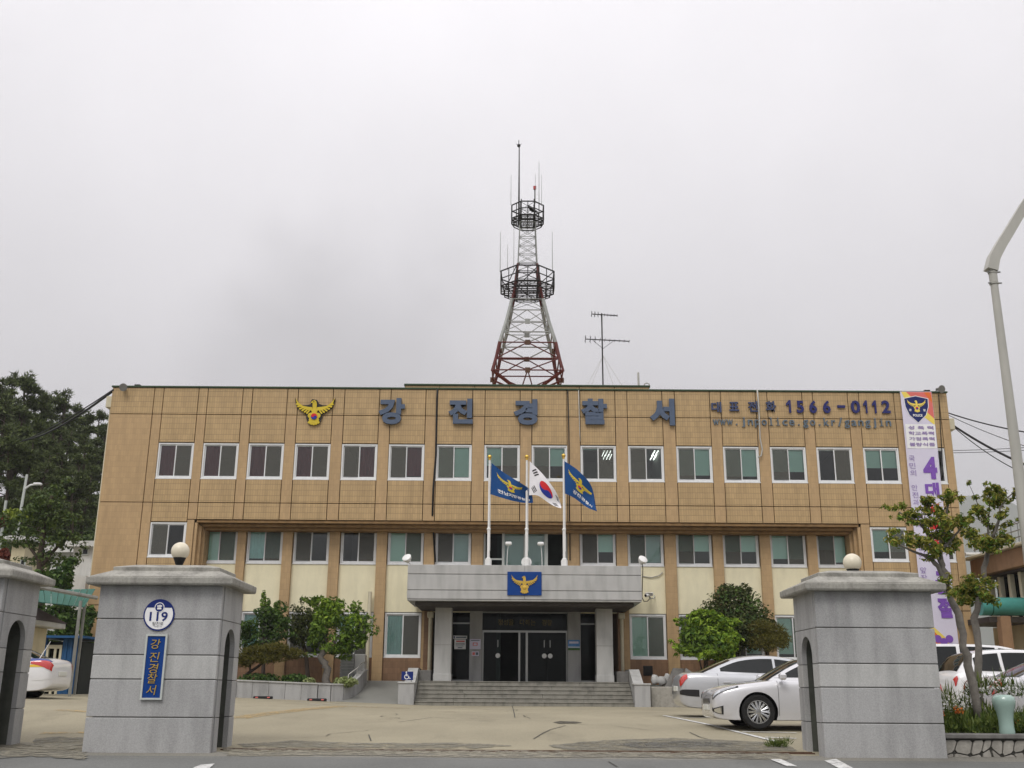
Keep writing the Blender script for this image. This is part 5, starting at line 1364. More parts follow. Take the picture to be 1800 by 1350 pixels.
car('parked_car', 'silver sedan parked behind the pearl one with its red tail lamp towards the entrance', SEDAN, (x0+2.4, Y_, gl(x0+1, Y_)), PI, 'paint_silver', spokes=10, livery=None)
Y_ = 28.4; x0 = at(129, 1190, Y_).x-.15
patrol = car('police_car', 'white police sedan with blue and yellow stripes seen from behind left of the gate', SEDAN, (x0-2.45, Y_, gl(x0, Y_)), 0, 'paint_white', 'police car', spokes=10, livery=True, antenna=True, tail=(2.9, .45, 5.0, 5.5))
patrol.scale = (.96, .96, .96)
Y_ = 31.5; x0 = at(1800, 1140, Y_).x
car('parked_van', 'long white van parked farthest back behind the trees on the right', VAN, (x0-1.3, Y_, gl(14, Y_)), PI, 'paint_white', 'van', spokes=6)
Y_ = 26.6; x0 = at(1650, 1180, Y_).x
car('parked_car', 'white hatchback with dark sloping rear window between the van and the flower bed', HATCH, (x0+2.3, Y_, gl(x0+2, Y_)), PI, 'paint_white', spokes=6, tail=(.95, .3, 5.2, 6.0))
Y_ = 22.0; x0 = at(1716, 1200, Y_).x
car('parked_car', 'white sedan at the right edge with its red tail lamp showing over the flowers', SEDAN, (x0+2.4, Y_, gl(x0+1, Y_)), PI, 'paint_pearl', spokes=10)
# ------------------------------------------------------------ trees and plants
def gpt(px, py):
    d = at(px, py, 100)-EYE; t = .1
    while t < 2:
        p = EYE+d*t
        if p.z <= gz(p.x, p.y): break
        t += .002
    return EYE+d*t
def leaves(mb, clumps, n, size, rng, aspect=.5, shell=.55, up=.3, fold=.25):
    "leaf blades scattered through ellipsoid clumps (centre, radii, weight)"
    tot = sum(c[2] for c in clumps)
    for c, r, w in clumps:
        for _ in range(max(1, int(n*w/tot))):
            while True:
                d = Vector((rng.uniform(-1, 1), rng.uniform(-1, 1), rng.uniform(-1, 1)))
                if .05 < d.length <= 1: break
            d.normalize(); q = d*(shell+(1-shell)*rng.random()**.7)*(rng.uniform(.85, 1.12))
            p = Vector((c[0]+q.x*r[0], c[1]+q.y*r[1], c[2]+q.z*r[2]))
            nrm_ = (d*.6+Vector((rng.gauss(0, .5), rng.gauss(0, .5), rng.gauss(0, .5)+up))).normalized()
            ax = nrm_.orthogonal().normalized(); b_ = nrm_.cross(ax); th = rng.uniform(0, 2*PI)
            ax = ax*math.cos(th)+b_*math.sin(th); b_ = nrm_.cross(ax)
            s_ = size*rng.uniform(.6, 1.35); k = len(mb.v)
            mb.v += [tuple(p-ax*s_), tuple(p+b_*s_*aspect+nrm_*s_*fold), tuple(p+ax*s_), tuple(p-b_*s_*aspect+nrm_*s_*fold)]
            mb.f.append((k, k+1, k+2, k+3)); mb.m.append(0)
    return mb
def blades(mb, clumps, n, size, rng, width=.12, up=.5, splay=1.):
    "needle tufts and upright narrow leaves"
    tot = sum(c[2] for c in clumps)
    for c, r, w in clumps:
        for _ in range(max(1, int(n*w/tot))):
            d = Vector((rng.gauss(0, 1), rng.gauss(0, 1), rng.gauss(0, 1))).normalized(); q = d*(.35+.65*rng.random())
            p = Vector((c[0]+q.x*r[0], c[1]+q.y*r[1], c[2]+q.z*r[2]))
            for k_ in range(3):
                g = (d*.5*splay+Vector((rng.gauss(0, .6)*splay, rng.gauss(0, .6)*splay, up+rng.gauss(0, .4)))).normalized()
                s_ = size*rng.uniform(.6, 1.3); a = g.orthogonal().normalized(); th = rng.uniform(0, PI); a = a*math.cos(th)+g.cross(a)*math.sin(th)
                k = len(mb.v); mb.v += [tuple(p-a*s_*width), tuple(p+a*s_*width), tuple(p+g*s_)]; mb.f.append((k, k+1, k+2)); mb.m.append(0)
    return mb
def pxr(px, Y): return px*Y*.985/FPX
def tree_px(name, label, cat, basepx, Y, clumps, leafm, n, size, seed, trunks, barkm='bark', aspect=.5, kind='leaf', depth=.8, base_z=None, group=None, up=.3, extra=None):
    rng = random.Random(seed)
    bx = at(basepx, 1180, Y).x; bz = gz(bx, Y) if base_z is None else base_z
    t = thing(name, label, cat, (bx, Y, bz), group=group)
    cl = []
    for px, py, rx, ry in clumps:
        c = at(px, py, Y); a, b_ = pxr(rx, Y), pxr(ry, Y)
        dy = rng.uniform(-.4, .4)*a; cl.append(((c.x, Y+dy, c.z), (a, a*depth, b_), a*b_+.02))
    for pts, r0_, r1_ in trunks:
        P_ = []
        for i, q in enumerate(pts):
            p = at(q[0], q[1], Y+(q[2] if len(q) > 2 else 0)); 
            P_.append(p if i or q[1] < 1150 else Vector((p.x, Y, bz-.05)))
        Q = [P_[0]]
        for i in range(len(P_)-1):
            for k in range(1, 4):
                v = P_[i].lerp(P_[i+1], k/3); Q.append(v+Vector((rng.gauss(0, 1), rng.gauss(0, 1), 0))*r1_*.5)
        L_ = len(Q); MB().path(Q, [lerp(r0_, r1_, i/(L_-1)) for i in range(L_)], 8).build('trunk' if r0_ > .035 and pts is trunks[0][0] else 'branch', M[barkm], t, smooth=True)
    mb = MB()
    if kind == 'leaf' and name != 'round_shrub':     # ragged outline: every clump breaks up into sprays
        c2 = []
        for c, r, w in cl:
            c2.append((c, (r[0]*.8, r[1]*.8, r[2]*.8), w*.5))
            for k in range(8):
                d = Vector((rng.gauss(0, .62), rng.gauss(0, .55), rng.gauss(0, .62))); q = rng.uniform(.22, .5); c2.append(((c[0]+d.x*r[0], c[1]+d.y*r[1], c[2]+d.z*r[2]), (r[0]*q, r[1]*q, r[2]*q), w*q*q*.9))
        cl = c2
    if kind == 'leaf': leaves(mb, cl, n, size, rng, aspect, up=up)
    else: blades(mb, cl, n, size, rng, aspect, up=up)
    mb.build('crown', M[leafm], t, open_=True)
    if extra:
        cl2 = []
        for px, py, rx, ry in extra[1]:
            c = at(px, py, Y-.2); a, b_ = pxr(rx, Y), pxr(ry, Y); cl2.append(((c.x, Y-.2, c.z), (a, a*depth, b_), a*b_+.02))
        leaves(MB(), cl2, extra[2], size, rng, aspect).build('crown', M[extra[0]], t, open_=True) if False else None
        m2_ = MB(); leaves(m2_, cl2, extra[2], size, rng, aspect); m2_.build('crown', M[extra[0]], t, open_=True)
    return t
# left of the entrance
tree_px('broadleaf_tree', 'small green broadleaf tree with bent grey trunk in the planter left of the ramp', 'tree', 577, 43.4,
    [(565, 1062, 22, 16), (590, 1078, 30, 24), (618, 1098, 24, 26), (572, 1096, 30, 30), (600, 1118, 34, 24), (560, 1125, 28, 18), (626, 1128, 20, 20), (590, 1140, 38, 12), (638, 1112, 10, 14)], 'leaf_mid', 3600, .088, 1,
    [([(578, 1207), (574, 1175), (566, 1162), (571, 1140), (573, 1110)], .17, .09), ([(571, 1145), (595, 1120), (610, 1100)], .07, .03), ([(573, 1135), (556, 1118)], .06, .03)], 'bark_grey', .5, depth=.8,
    extra=('leaf_fresh', [(566, 1060, 18, 12), (575, 1085, 24, 20), (585, 1070, 20, 14), (560, 1108, 14, 14), (622, 1090, 14, 10)], 900))
tree_px('camellia_tree', 'dark camellia with thinner brownish leaves standing behind the small broadleaf tree', 'tree', 540, 44.9,
    [(532, 1075, 18, 16), (522, 1098, 22, 22), (530, 1120, 26, 20), (545, 1100, 20, 20)], 'leaf_dark', 1700, .07, 2, [([(545, 1205), (540, 1160), (532, 1120), (530, 1090)], .10, .05)], 'bark_dark')
tree_px('garden_shrub', 'tall dark green garden shrub with thin shoots sticking up beside the left pillar', 'shrub', 462, 44.2,
    [(470, 1082, 26, 22), (445, 1105, 30, 22), (485, 1105, 28, 22), (462, 1125, 42, 16), (428, 1112, 14, 16)], 'leaf_camellia', 3400, .075, 3,
    [([(465, 1200), (462, 1160), (466, 1110)], .10, .05), ([(466, 1100), (464, 1060), (463, 1040)], .02, .008), ([(470, 1100), (472, 1070), (471, 1052)], .02, .008), ([(485, 1100), (488, 1070), (487, 1058)], .02, .008)], 'bark_dark',
    extra=('leaf_mid', [(463, 1055, 5, 16), (471, 1066, 5, 14), (487, 1068, 6, 12), (478, 1075, 12, 8)], 420))
tree_px('spreading_juniper', 'olive brown spreading juniper on a slanting trunk behind the left pillar', 'shrub', 415, 43.0,
    [(450, 1148, 28, 12), (485, 1143, 26, 11), (515, 1150, 22, 9), (432, 1160, 18, 12), (470, 1158, 34, 8)], 'leaf_juniper', 2600, .16, 4,
    [([(408, 1200), (430, 1188), (452, 1172), (470, 1158)], .08, .04), ([(440, 1180), (440, 1165), (436, 1150)], .05, .03)], 'bark_dark', .10, 'blade', up=.3)
for i, (px, py, rx, ry, m_, lab) in enumerate(((455, 1196, 38, 12, 'leaf_camellia', 'low dark green ground shrub in the planter below the juniper'), (520, 1196, 26, 10, 'leaf_camellia', 'low dark bush in the middle of the planter'), (543, 1201, 11, 9, 'leaf_variegated', 'small pale variegated bush left of the grey tree trunk'), (608, 1199, 20, 9, 'leaf_variegated', 'small pale variegated bush by the ramp wall right of the trunk'), (430, 1203, 12, 8, 'leaf_fresh', 'bright green tuft at the left end of the planter'))):
    Y_ = 42.8 if i < 2 else 42.3
    rng = random.Random(20+i); c = at(px, py, Y_); a, b_ = pxr(rx, Y_), pxr(ry, Y_)
    t = tag(leaves(MB(), [(tuple(c), (a, a*.6, b_), 1)], 900 if i < 2 else 420, .07, rng, .5).build('low_bush', M[m_], None, open_=True), lab, 'bush', 'low bushes in the planter')
# right of the entrance
tree_px('round_shrub', 'big dark green shrub clipped into a dome right of the entrance', 'shrub', 1290, 44.4,
    [(1290, 1075, 52, 44), (1265, 1095, 44, 38), (1320, 1098, 42, 42), (1290, 1110, 66, 36), (1275, 1040, 16, 14), (1308, 1038, 14, 12), (1290, 1048, 36, 20), (1340, 1110, 26, 30)], 'leaf_dark', 8500, .075, 6,
    [([(1290, 1200), (1290, 1150), (1290, 1110)], .2, .1)], 'bark_dark', depth=.9, extra=('leaf_camellia', [(1290, 1075, 54, 46), (1320, 1095, 44, 44)], 1100))
tree_px('small_maple', 'bright green leafy small tree in front of the clipped dome shrub', 'tree', 1240, 42.9,
    [(1228, 1092, 26, 14), (1258, 1092, 28, 16), (1212, 1118, 26, 18), (1250, 1118, 38, 22), (1280, 1112, 20, 16), (1200, 1140, 18, 12), (1235, 1145, 30, 14), (1280, 1140, 20, 14), (1225, 1080, 14, 8)], 'leaf_fresh', 3600, .11, 7,
    [([(1241, 1205), (1240, 1175), (1243, 1140)], .11, .07), ([(1242, 1150), (1222, 1120)], .05, .02), ([(1242, 1150), (1265, 1115)], .05, .02)], 'bark_dark', .45, depth=.9, up=.7, extra=('leaf_mid', [(1245, 1135, 44, 22), (1225, 1115, 30, 18)], 1000))
tree_px('clipped_juniper', 'brownish olive clipped juniper between the dome shrub and right pillar', 'shrub', 1345, 43.2,
    [(1335, 1108, 22, 18), (1362, 1112, 24, 18), (1348, 1130, 34, 16), (1375, 1125, 16, 14)], 'leaf_juniper', 3200, .13, 8, [([(1350, 1200), (1350, 1150), (1348, 1120)], .09, .05)], 'bark_dark', .10, 'blade', up=.3)
# the two pruned trees by the right-hand flower bed
def topiary(name, label, base, Y, clumps, n, seed, trunks, twigs=()):
    rng = random.Random(seed); bp = at(base[0], base[1], Y)
    t = thing(name, label, 'tree', (bp.x, Y, gz(bp.x, Y)), group='clump pruned trees by the flower bed')
    for i, (pts, a, b_) in enumerate(trunks):
        P_ = [at(q[0], q[1], Y+(q[2] if len(q) > 2 else 0)) for q in pts]; Q = [P_[0]]
        for k in range(len(P_)-1):
            for j in range(1, 4): Q.append(P_[k].lerp(P_[k+1], j/3)+Vector((rng.gauss(0, 1), rng.gauss(0, 1), rng.gauss(0, .5)))*b_*.45)
        L_ = len(Q); MB().path(Q, [lerp(a, b_, j/(L_-1))*rng.uniform(.9, 1.12) for j in range(L_)], 9).build('trunk' if i == 0 else 'branch', M['bark_grey'], t, smooth=True)
    tw = MB()
    for pts in twigs:
        P_ = [at(q[0], q[1], Y+rng.uniform(-.1, .1)) for q in pts]; tw.path(P_, [.011*(1-.7*j/(len(P_)-1)) for j in range(len(P_))], 5)
    if twigs: tw.build('twigs', M['bark_dark'], t)['kind'] = 'stuff'
    cl = []
    for px, py, rx, ry in clumps:
        c = at(px, py, Y+rng.uniform(-.25, .25)); a, b_ = pxr(rx, Y), pxr(ry, Y); cl.append(((c.x, c.y, c.z), (a, a, b_), a*b_+.002))
    for c in cl:                                     # twigs carrying each clump
        pass
    for pts in twigs:                                # small leaf sprays along the twigs
        for k in range(5):
            a, b_ = pts[min(k//2, len(pts)-2)], pts[min(k//2, len(pts)-2)+1]; f = rng.random(); c = at(lerp(a[0], b_[0], f)+rng.uniform(-3, 3), lerp(a[1], b_[1], f)+rng.uniform(-3, 3), Y+rng.uniform(-.2, .2)); r_ = rng.uniform(.035, .075); cl.append(((c.x, c.y, c.z), (r_, r_, r_), r_*r_*1.3))
    cl2 = []
    for c, r, w in cl:                               # break every pad into ragged sprays
        for k in range(9):
            d = Vector((rng.gauss(0, .5), rng.gauss(0, .5), rng.gauss(0, .45))); r_ = rng.uniform(.30, .62)
            cl2.append(((c[0]+d.x*r[0], c[1]+d.y*r[1], c[2]+d.z*r[2]), (r[0]*r_, r[1]*r_, r[2]*r_), w*r_*r_))
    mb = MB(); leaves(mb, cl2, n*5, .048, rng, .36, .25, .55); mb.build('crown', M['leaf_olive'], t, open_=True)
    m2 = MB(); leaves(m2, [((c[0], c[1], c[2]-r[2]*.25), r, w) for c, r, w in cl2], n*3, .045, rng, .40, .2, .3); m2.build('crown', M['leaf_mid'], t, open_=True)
    return t
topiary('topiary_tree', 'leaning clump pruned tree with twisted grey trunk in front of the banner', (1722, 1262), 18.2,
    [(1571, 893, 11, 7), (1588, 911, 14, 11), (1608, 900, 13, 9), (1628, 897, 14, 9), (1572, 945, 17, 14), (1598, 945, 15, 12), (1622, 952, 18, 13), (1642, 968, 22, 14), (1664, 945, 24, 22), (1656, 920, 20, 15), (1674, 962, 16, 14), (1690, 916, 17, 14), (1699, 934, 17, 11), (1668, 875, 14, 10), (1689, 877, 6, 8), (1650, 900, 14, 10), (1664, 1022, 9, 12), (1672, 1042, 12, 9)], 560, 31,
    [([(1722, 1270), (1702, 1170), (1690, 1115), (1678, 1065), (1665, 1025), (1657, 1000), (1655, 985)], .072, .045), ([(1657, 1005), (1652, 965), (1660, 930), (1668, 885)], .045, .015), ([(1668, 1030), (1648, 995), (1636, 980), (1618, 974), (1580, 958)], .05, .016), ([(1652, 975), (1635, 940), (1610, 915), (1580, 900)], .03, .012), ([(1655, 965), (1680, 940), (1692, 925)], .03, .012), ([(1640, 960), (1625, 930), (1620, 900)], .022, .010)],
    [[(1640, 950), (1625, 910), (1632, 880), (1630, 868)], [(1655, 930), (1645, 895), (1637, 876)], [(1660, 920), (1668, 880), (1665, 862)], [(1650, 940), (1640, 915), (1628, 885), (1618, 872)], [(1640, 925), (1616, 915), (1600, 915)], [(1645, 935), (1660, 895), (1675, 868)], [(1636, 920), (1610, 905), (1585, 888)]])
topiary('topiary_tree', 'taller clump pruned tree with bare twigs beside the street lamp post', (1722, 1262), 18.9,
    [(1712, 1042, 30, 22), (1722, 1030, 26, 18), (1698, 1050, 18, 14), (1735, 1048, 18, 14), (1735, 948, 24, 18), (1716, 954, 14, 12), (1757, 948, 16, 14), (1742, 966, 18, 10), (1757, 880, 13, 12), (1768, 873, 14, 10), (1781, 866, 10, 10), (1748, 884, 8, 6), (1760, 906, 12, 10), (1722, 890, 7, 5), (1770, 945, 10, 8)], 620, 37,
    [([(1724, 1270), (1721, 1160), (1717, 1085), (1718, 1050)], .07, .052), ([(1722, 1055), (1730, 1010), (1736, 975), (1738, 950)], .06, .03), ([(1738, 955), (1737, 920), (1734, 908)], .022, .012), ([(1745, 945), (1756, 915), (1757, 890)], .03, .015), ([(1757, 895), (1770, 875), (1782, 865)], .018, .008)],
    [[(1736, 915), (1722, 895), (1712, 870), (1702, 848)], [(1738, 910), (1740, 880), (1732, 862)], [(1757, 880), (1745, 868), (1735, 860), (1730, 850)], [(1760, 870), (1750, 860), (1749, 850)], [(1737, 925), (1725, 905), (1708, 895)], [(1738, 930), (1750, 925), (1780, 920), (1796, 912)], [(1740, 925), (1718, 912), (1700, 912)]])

# flower bed, stone wall and celadon vase on the right
wx0, wx1, wy = PRX1+.02, 12.5, 17.25
wz1 = at(1720, 1290, wy).z
wl = thing('stone_wall', 'low crazy paved stone wall right of the right gate pillar', 'wall', (9, wy, -.6))
B(wx0, wx1, wy+.03, wy+.32, -.8, wz1-.08).build('wall_core', M['mortar_dark'], wl)
rng = random.Random(12)
gx = [wx0+.0]; 
while gx[-1] < 9.6: gx.append(gx[-1]+rng.uniform(.13, .27))
rows = [-.78, -.50, -.30, wz1-.085]
gv = {}
for i in range(len(gx)):
    for j in range(4):
        gv[i, j] = (gx[i]+(rng.uniform(-.07, .07) if 0 < i < len(gx)-1 else 0), rows[j]+(rng.uniform(-.08, .08) if 0 < j < 3 else 0))
for i in range(len(gx)-1):
    j = 0
    while j < 3:
        j2 = j+2 if (rng.random() < .3 and j < 2) else j+1
        q = [gv[i, j], gv[i+1, j], gv[i+1, j2], gv[i, j2]]
        cx_, cz_ = sum(p[0] for p in q)/4, sum(p[1] for p in q)/4
        q2 = []
        for k in range(4):                      # shrink for the joints, and clip each corner
            a, b_ = q[k], q[(k+1) % 4]
            for f in (.16, .84):
                x, z = lerp(a[0], b_[0], f), lerp(a[1], b_[1], f); d = math.hypot(x-cx_, z-cz_); s_ = max(0, (d-.014)/d); q2.append((cx_+(x-cx_)*s_, cz_+(z-cz_)*s_))
        o = rng.uniform(0, .02); MB().prism(q2, lambda u, v, w: (u, wy+.03-w, v), 0, .025+o).build('stone', M['stone_rough'], wl)
        j = j2
B(wx0, wx1, wy-.05, wy+.36, wz1-.075, wz1, .015).build('coping', M['granite_dark'], wl)
bed2 = MB().add([(wx0, wy+.3, -.25), (wx1, wy+.3, -.25), (wx1, 19.4, -.2), (wx0, 19.4, -.2)], [(0, 1, 2, 3)]); tag(bed2.build('flower_bed_soil', M['soil'], open_=True), kind='structure')
rng = random.Random(40); mb = MB(); cl = []
for k in range(110):
    x = rng.uniform(wx0+.1, 9.9); y = rng.uniform(17.75, 19.1); h = rng.uniform(.25, .55)*(1.15 if y > 18.3 else .85); cl.append(((x, y, wz1-.15+h*.5), (.22, .22, h*.55), 1))
blades(mb, cl, 4200, .15, rng, .10, 1.3, .8); leaves(mb, cl, 6500, .035, rng, .5, .2)
tag(mb.build('bedding_plants', M['leaf_grass'], open_=True), kind='stuff')
mb = MB(); cl = [((x, y, z), (.25, .3, .16), 1) for x, y, z in ((7.9, 18.5, .62), (8.2, 18.4, .68), (8.5, 18.4, .60), (7.6, 18.6, .35), (8.8, 18.3, .5), (7.2, 18.3, .42), (6.95, 18.0, .35))]
leaves(mb, cl, 900, .022, rng, .8, .2); tag(mb.build('white_blossom', M['petal'], open_=True), kind='stuff')
mb = MB(); blades(mb, cl, 220, .22, rng, .05, 1.0, .8); tag(mb.build('blossom_stems', M['leaf_grass'], open_=True), kind='stuff')
mb = MB(); cl = [((x, 17.8, z), (.09, .09, .07), 1) for x, z in ((8.0, .18), (8.1, .12), (6.95, .25), (7.25, .3), (8.95, .15))]
leaves(mb, cl, 160, .025, rng, .8, .2); tag(mb.build('orange_blossom', M['petal_orange'], open_=True), kind='stuff')
vp = at(1771, 1283, 17.4); z0 = wz1; H = at(1771, 1221, 17.4).z-z0
t = tag(MB().lathe([(0, 0), (.115, 0), (.118, .03), (.11, .10), (.112, H*.35), (.13, H*.55), (.165, H*.72), (.178, H*.83), (.165, H*.93), (.12, H*.985), (.07, H), (.0, H)], (vp.x, 17.42, z0), 36).build('celadon_vase', M['celadon'], None, smooth=50), 'pale celadon vase shaped post ornament on the stone wall', 'ornament')
# street lamp post
lp = at(1788, 794, 18.4); lt = at(1745.5, 499, 18.4); lx = (lp.x+lt.x)/2; ltop = at(1741, 470, 18.4).z
sl = thing('street_lamp', 'tall pale street lamp post with curved arm at the right edge', 'street lamp', (lx, 18.4, -.4))
MB().tube((lx, 18.4, -.6), (lx, 18.4, at(1745, 497, 18.4).z), .125, .068, 20).build('post', M['lamp_post'], sl, smooth=40)
zc_ = at(1745, 490, 18.4).z
MB().tube((lx, 18.4, at(1745, 497, 18.4).z), (lx, 18.4, ltop-.06), .075, .075, 16).build('sleeve', M['lamp_post'], sl, smooth=40)
for dz in (-.10, .12):
    for s_ in (-1, 1): MB().tube((lx+s_*.07, 18.37, zc_+dz), (lx+s_*.125, 18.36, zc_+dz), .016, n=6).build('clamp_bolt', M['steel'], sl)
    MB().lathe([(.078, -.012), (.086, -.012), (.086, .012), (.078, .012)], (lx, 18.4, zc_+dz), 16).build('clamp_ring', M['lamp_post'], sl)
ap = [at(1742, 476, 18.4), at(1746, 455, 18.4), at(1757, 434, 18.4), at(1775, 405, 18.4), at(1800, 363, 18.4), at(1840, 305, 18.4), at(1880, 262, 18.4)]
ap[0].x = lx-.03
mb = MB(); n = len(ap)
for i, p in enumerate(ap):
    d = (ap[min(i+1, n-1)]-ap[max(i-1, 0)]).normalized(); nn = Vector((-d.z, 0, d.x)); w_ = lerp(.10, .075, i/(n-1)); h_ = lerp(.10, .06, i/(n-1))
    mb.v += [tuple(p+nn*w_+Vector((0, h_, 0))), tuple(p-nn*w_+Vector((0, h_, 0))), tuple(p-nn*w_-Vector((0, h_, 0))), tuple(p+nn*w_-Vector((0, h_, 0)))]
for i in range(n-1):
    for j in range(4): mb.f.append((4*i+j, 4*i+(j+1) % 4, 4*i+4+(j+1) % 4, 4*i+4+j))
mb.f += [(3, 2, 1, 0), tuple(4*n-4+j for j in range(4))]; mb.m = [0]*len(mb.f)
mb.build('arm', M['lamp_post'], sl, smooth=30)
e_ = ap[-1]; B(e_.x-.1, e_.x+.75, e_.y-.16, e_.y+.16, e_.z-.08, e_.z+.12, .05).build('lamp_head', M['lamp_post'], sl)

# wing of the station on the right
WX = 20.35
w1, w2 = at(1721, 981, 46).z, at(1724, 1012, 46).z
wg = thing('station_annex', 'low brown annex with cream columns and teal awning at the right edge', 'building', (24, 42, 0))
B(WX, 32, 33, 47, w2, w1, .03).build('fascia', M['brown_wall'], wg)
B(WX-.25, 32, 32.8, 47.1, w1+.004, w1+.12, .02).build('roof_edge', M['cream_trim'], wg)
B(WX+.3, 32, 33.2, 46.8, w2-.1, w2-.003).build('eaves', M['soffit'], wg)
B(WX+.5, 32, 33.4, 46.6, -.3, 3.3).build('lower_wall', M['house_cream'], wg)
B(WX+.9, 32, 33.4, 46.6, 3.3, w2-.1).build('room_wall', M['room_dark'], wg)
for k in range(14):
    y = 46.3-k*.95; B(WX+.42, WX+.62, y-.11, y+.11, 3.32, w2-.11, .01).build('column', M['cream_trim'], wg)
    B(WX+.7, WX+.72, y-.84, y-.12, 3.4, w2-.15).build('pane', M['dark_glass'], wg)
p0 = at(1722, 1066, 43); MB().tube((p0.x, 43, p0.z), (32, 43, p0.z), .36, n=20).build('awning', M['teal_pipe'], wg, smooth=40)
for k in range(6): MB().lathe([(.362, -.02), (.375, -.02), (.375, .02), (.362, .02)], (p0.x+.4+k*1.5, 43, p0.z), 20, 'x').build('awning_band', M['teal_roof'], wg)
B(p0.x+.3, 32, 42.9, 46, p0.z-.62, p0.z-.40).build('awning_beam', M['soffit'], wg)
B(p0.x+.6, p0.x+1.0, 42.6, 43, -.2, p0.z-.4).build('awning_post', M['brown_wall'], wg)
rl_ = MB()
for k in range(14): rl_ = MB().tube((WX+.2, 46.8-k*.6, w1+.12), (WX+.2, 46.8-k*.6, w1+1.0), .025, n=5); rl_.build('rail_post', M['steel'], wg)
for z in (.45, .72, 1.0): MB().tube((WX+.2, 46.9, w1+z), (WX+.2, 38, w1+z), .028, n=5).build('rail', M['steel'], wg)
q = at(1697, 974, 46.5); MB().tube(q, (q.x+1.2, 46.5, q.z+.02), .07, n=8).build('roof_pipe', M['white_paint'], wg)
B(WX+2.3, WX+6.5, 40, 46, w1+.12, w1+2.0).build('plant_room', M['greyframe'], wg)

# air conditioner and stones
t = thing('air_conditioner', 'grey louvred air conditioner unit behind the small broadleaf tree', 'air conditioner', (at(612, 1190, 45.2).x, 45.2, .8))
xa, xb, xc = at(599, 1170, 45).x, at(622, 1170, 45).x, at(641, 1170, 45).x; za, zb_2 = at(610, 1192, 45).z, at(610, 1150, 45).z
B(xa, xb, 45, 45.6, za, zb_2).build('case', M['ac_grey'], t); B(xb+.01, xc, 45.05, 45.6, za, zb_2, .02).build('side_panel', M['ac_grey'], t)
for k in range(8): B(xa-.02, xb, 44.95, 45.0, za+.04+k*(zb_2-za)/8, za+.08+(k+.4)*(zb_2-za)/8).build('louvre', M['white_metal'], t)
t = thing('rockery_wall', 'low grey rendered retaining wall right of the stairs', 'wall', (6.2, 42.8, 0))
xa, xb = at(1143.5, 1220, 42.4).x+.02, at(1212, 1220, 42.4).x
B(xa, xb, 42.4, 43.0, -.1, at(1170, 1207, 42.4).z, .03).build('render', M['stone_rough'], t); B(xb, xb+9, 42.5, 43.0, -.1, .62, .03).build('render', M['stone_rough'], t)
tag(MB().add([(xa, 43, .6), (xb+9, 43, .6), (xb+9, 45.9, .8), (xa, 45.9, .8)], [(0, 1, 2, 3)]).build('planting_bed', M['soil'], open_=True), kind='structure')
def rock(px, py, rx, ry, Y, label, mm, seed, cat='rock', name='boulder'):
    rng = random.Random(seed); c = at(px, py, Y); a, b_ = pxr(rx, Y), pxr(ry, Y)
    bm = bmesh.new(); bmesh.ops.create_icosphere(bm, subdivisions=2, radius=1)
    for v in bm.verts:
        k = 1+rng.uniform(-.16, .16); v.co = Vector((c.x+v.co.x*a*k, Y+v.co.y*a*.8*k, c.z+v.co.z*b_*k))
    tag(MB().addbm(bm).build(name, M[mm], None, smooth=35), label, cat, 'stones right of the stairs')
rock(1151, 1195, 7, 9, 43.3, 'small pale boulder nearest the right stair cheek', 'granite_light', 1)
rock(1163, 1197, 8, 8, 43.3, 'rounded pale boulder second from the right stair cheek', 'granite_light', 2)
rock(1174, 1193, 7, 9, 43.4, 'pale boulder touching the dark leaning stone slab', 'granite_light', 3)
xa, xb = at(1166, 1195, 42.7).x, at(1194, 1195, 42.7).x
z0 = at(1180, 1212, 42.7).z; z1 = at(1180, 1174, 42.7).z
t = thing('memorial_stone', 'dark polished leaning stone slab on the wall right of the stairs', 'memorial stone', ((xa+xb)/2, 42.7, z0))
MB().prism([(xa, z0), (xb-.1, z0), (xb+.25, z1-.02), (xa+.42, z1)], lambda u, v, w: (u, 42.55+w+(v-z0)*.3, v), 0, .14).build('slab', M['granite_dark'], t)
MB().prism([(xb-.05, z0-.1), (xb+.35, z0-.1), (xb+.62, z1-.2), (xb+.32, z1)], lambda u, v, w: (u, 42.75+w+(v-z0)*.2, v), 0, .16).build('back_slab', M['granite'], t)
# wheelchair sign on the left cheek block
p = at(716, 1188, 42.1); sw, sh_ = pxr(10, 42.1), pxr(7.2, 42.1)
t = thing('wheelchair_sign', 'small blue wheelchair access sign on the block left of the stairs', 'sign', (p.x, 42.1, .87))
B(p.x-sw, p.x+sw, 42.08, 42.1, p.z-sh_, p.z+sh_, .005).build('sign_board', M['navy'], t)
for s_ in (-.7, .7): MB().tube((p.x+s_*sw, 42.11, .85), (p.x+s_*sw, 42.11, p.z), .012, n=6).build('sign_post', M['dark_metal'], t)
ic = MB(); wm = wallmap(p.x-.02, p.z, 42.08)
ring_o = circ(.095, 24, 0, -.035); ring_i = circ(.068, 24, 0, -.035)
k = len(ring_o); ic.add([wm(u, v, .004) for u, v in ring_o+ring_i], [(i, (i+1) % k, k+(i+1) % k, k+i) for i in range(k) if not 1 <= i <= 5])
for q in (circ(.028, 12, -.02, .135), [(-.035, .10), (-.005, .10), (.0, -.0), (-.03, -.0)], [(-.02, .015), (.06, .015), (.06, -.01), (-.02, -.01)], [(.045, .012), (.07, .0), (.12, -.10), (.095, -.11)], [(.1, -.09), (.15, -.075), (.15, -.10), (.1, -.115)], [(-.02, .07), (.05, .055), (.05, .04), (-.02, .05)]): ic.shape(flat(q), wm, .0045)
ic.build('wheelchair_symbol', M['white_print'], t, open_=True)
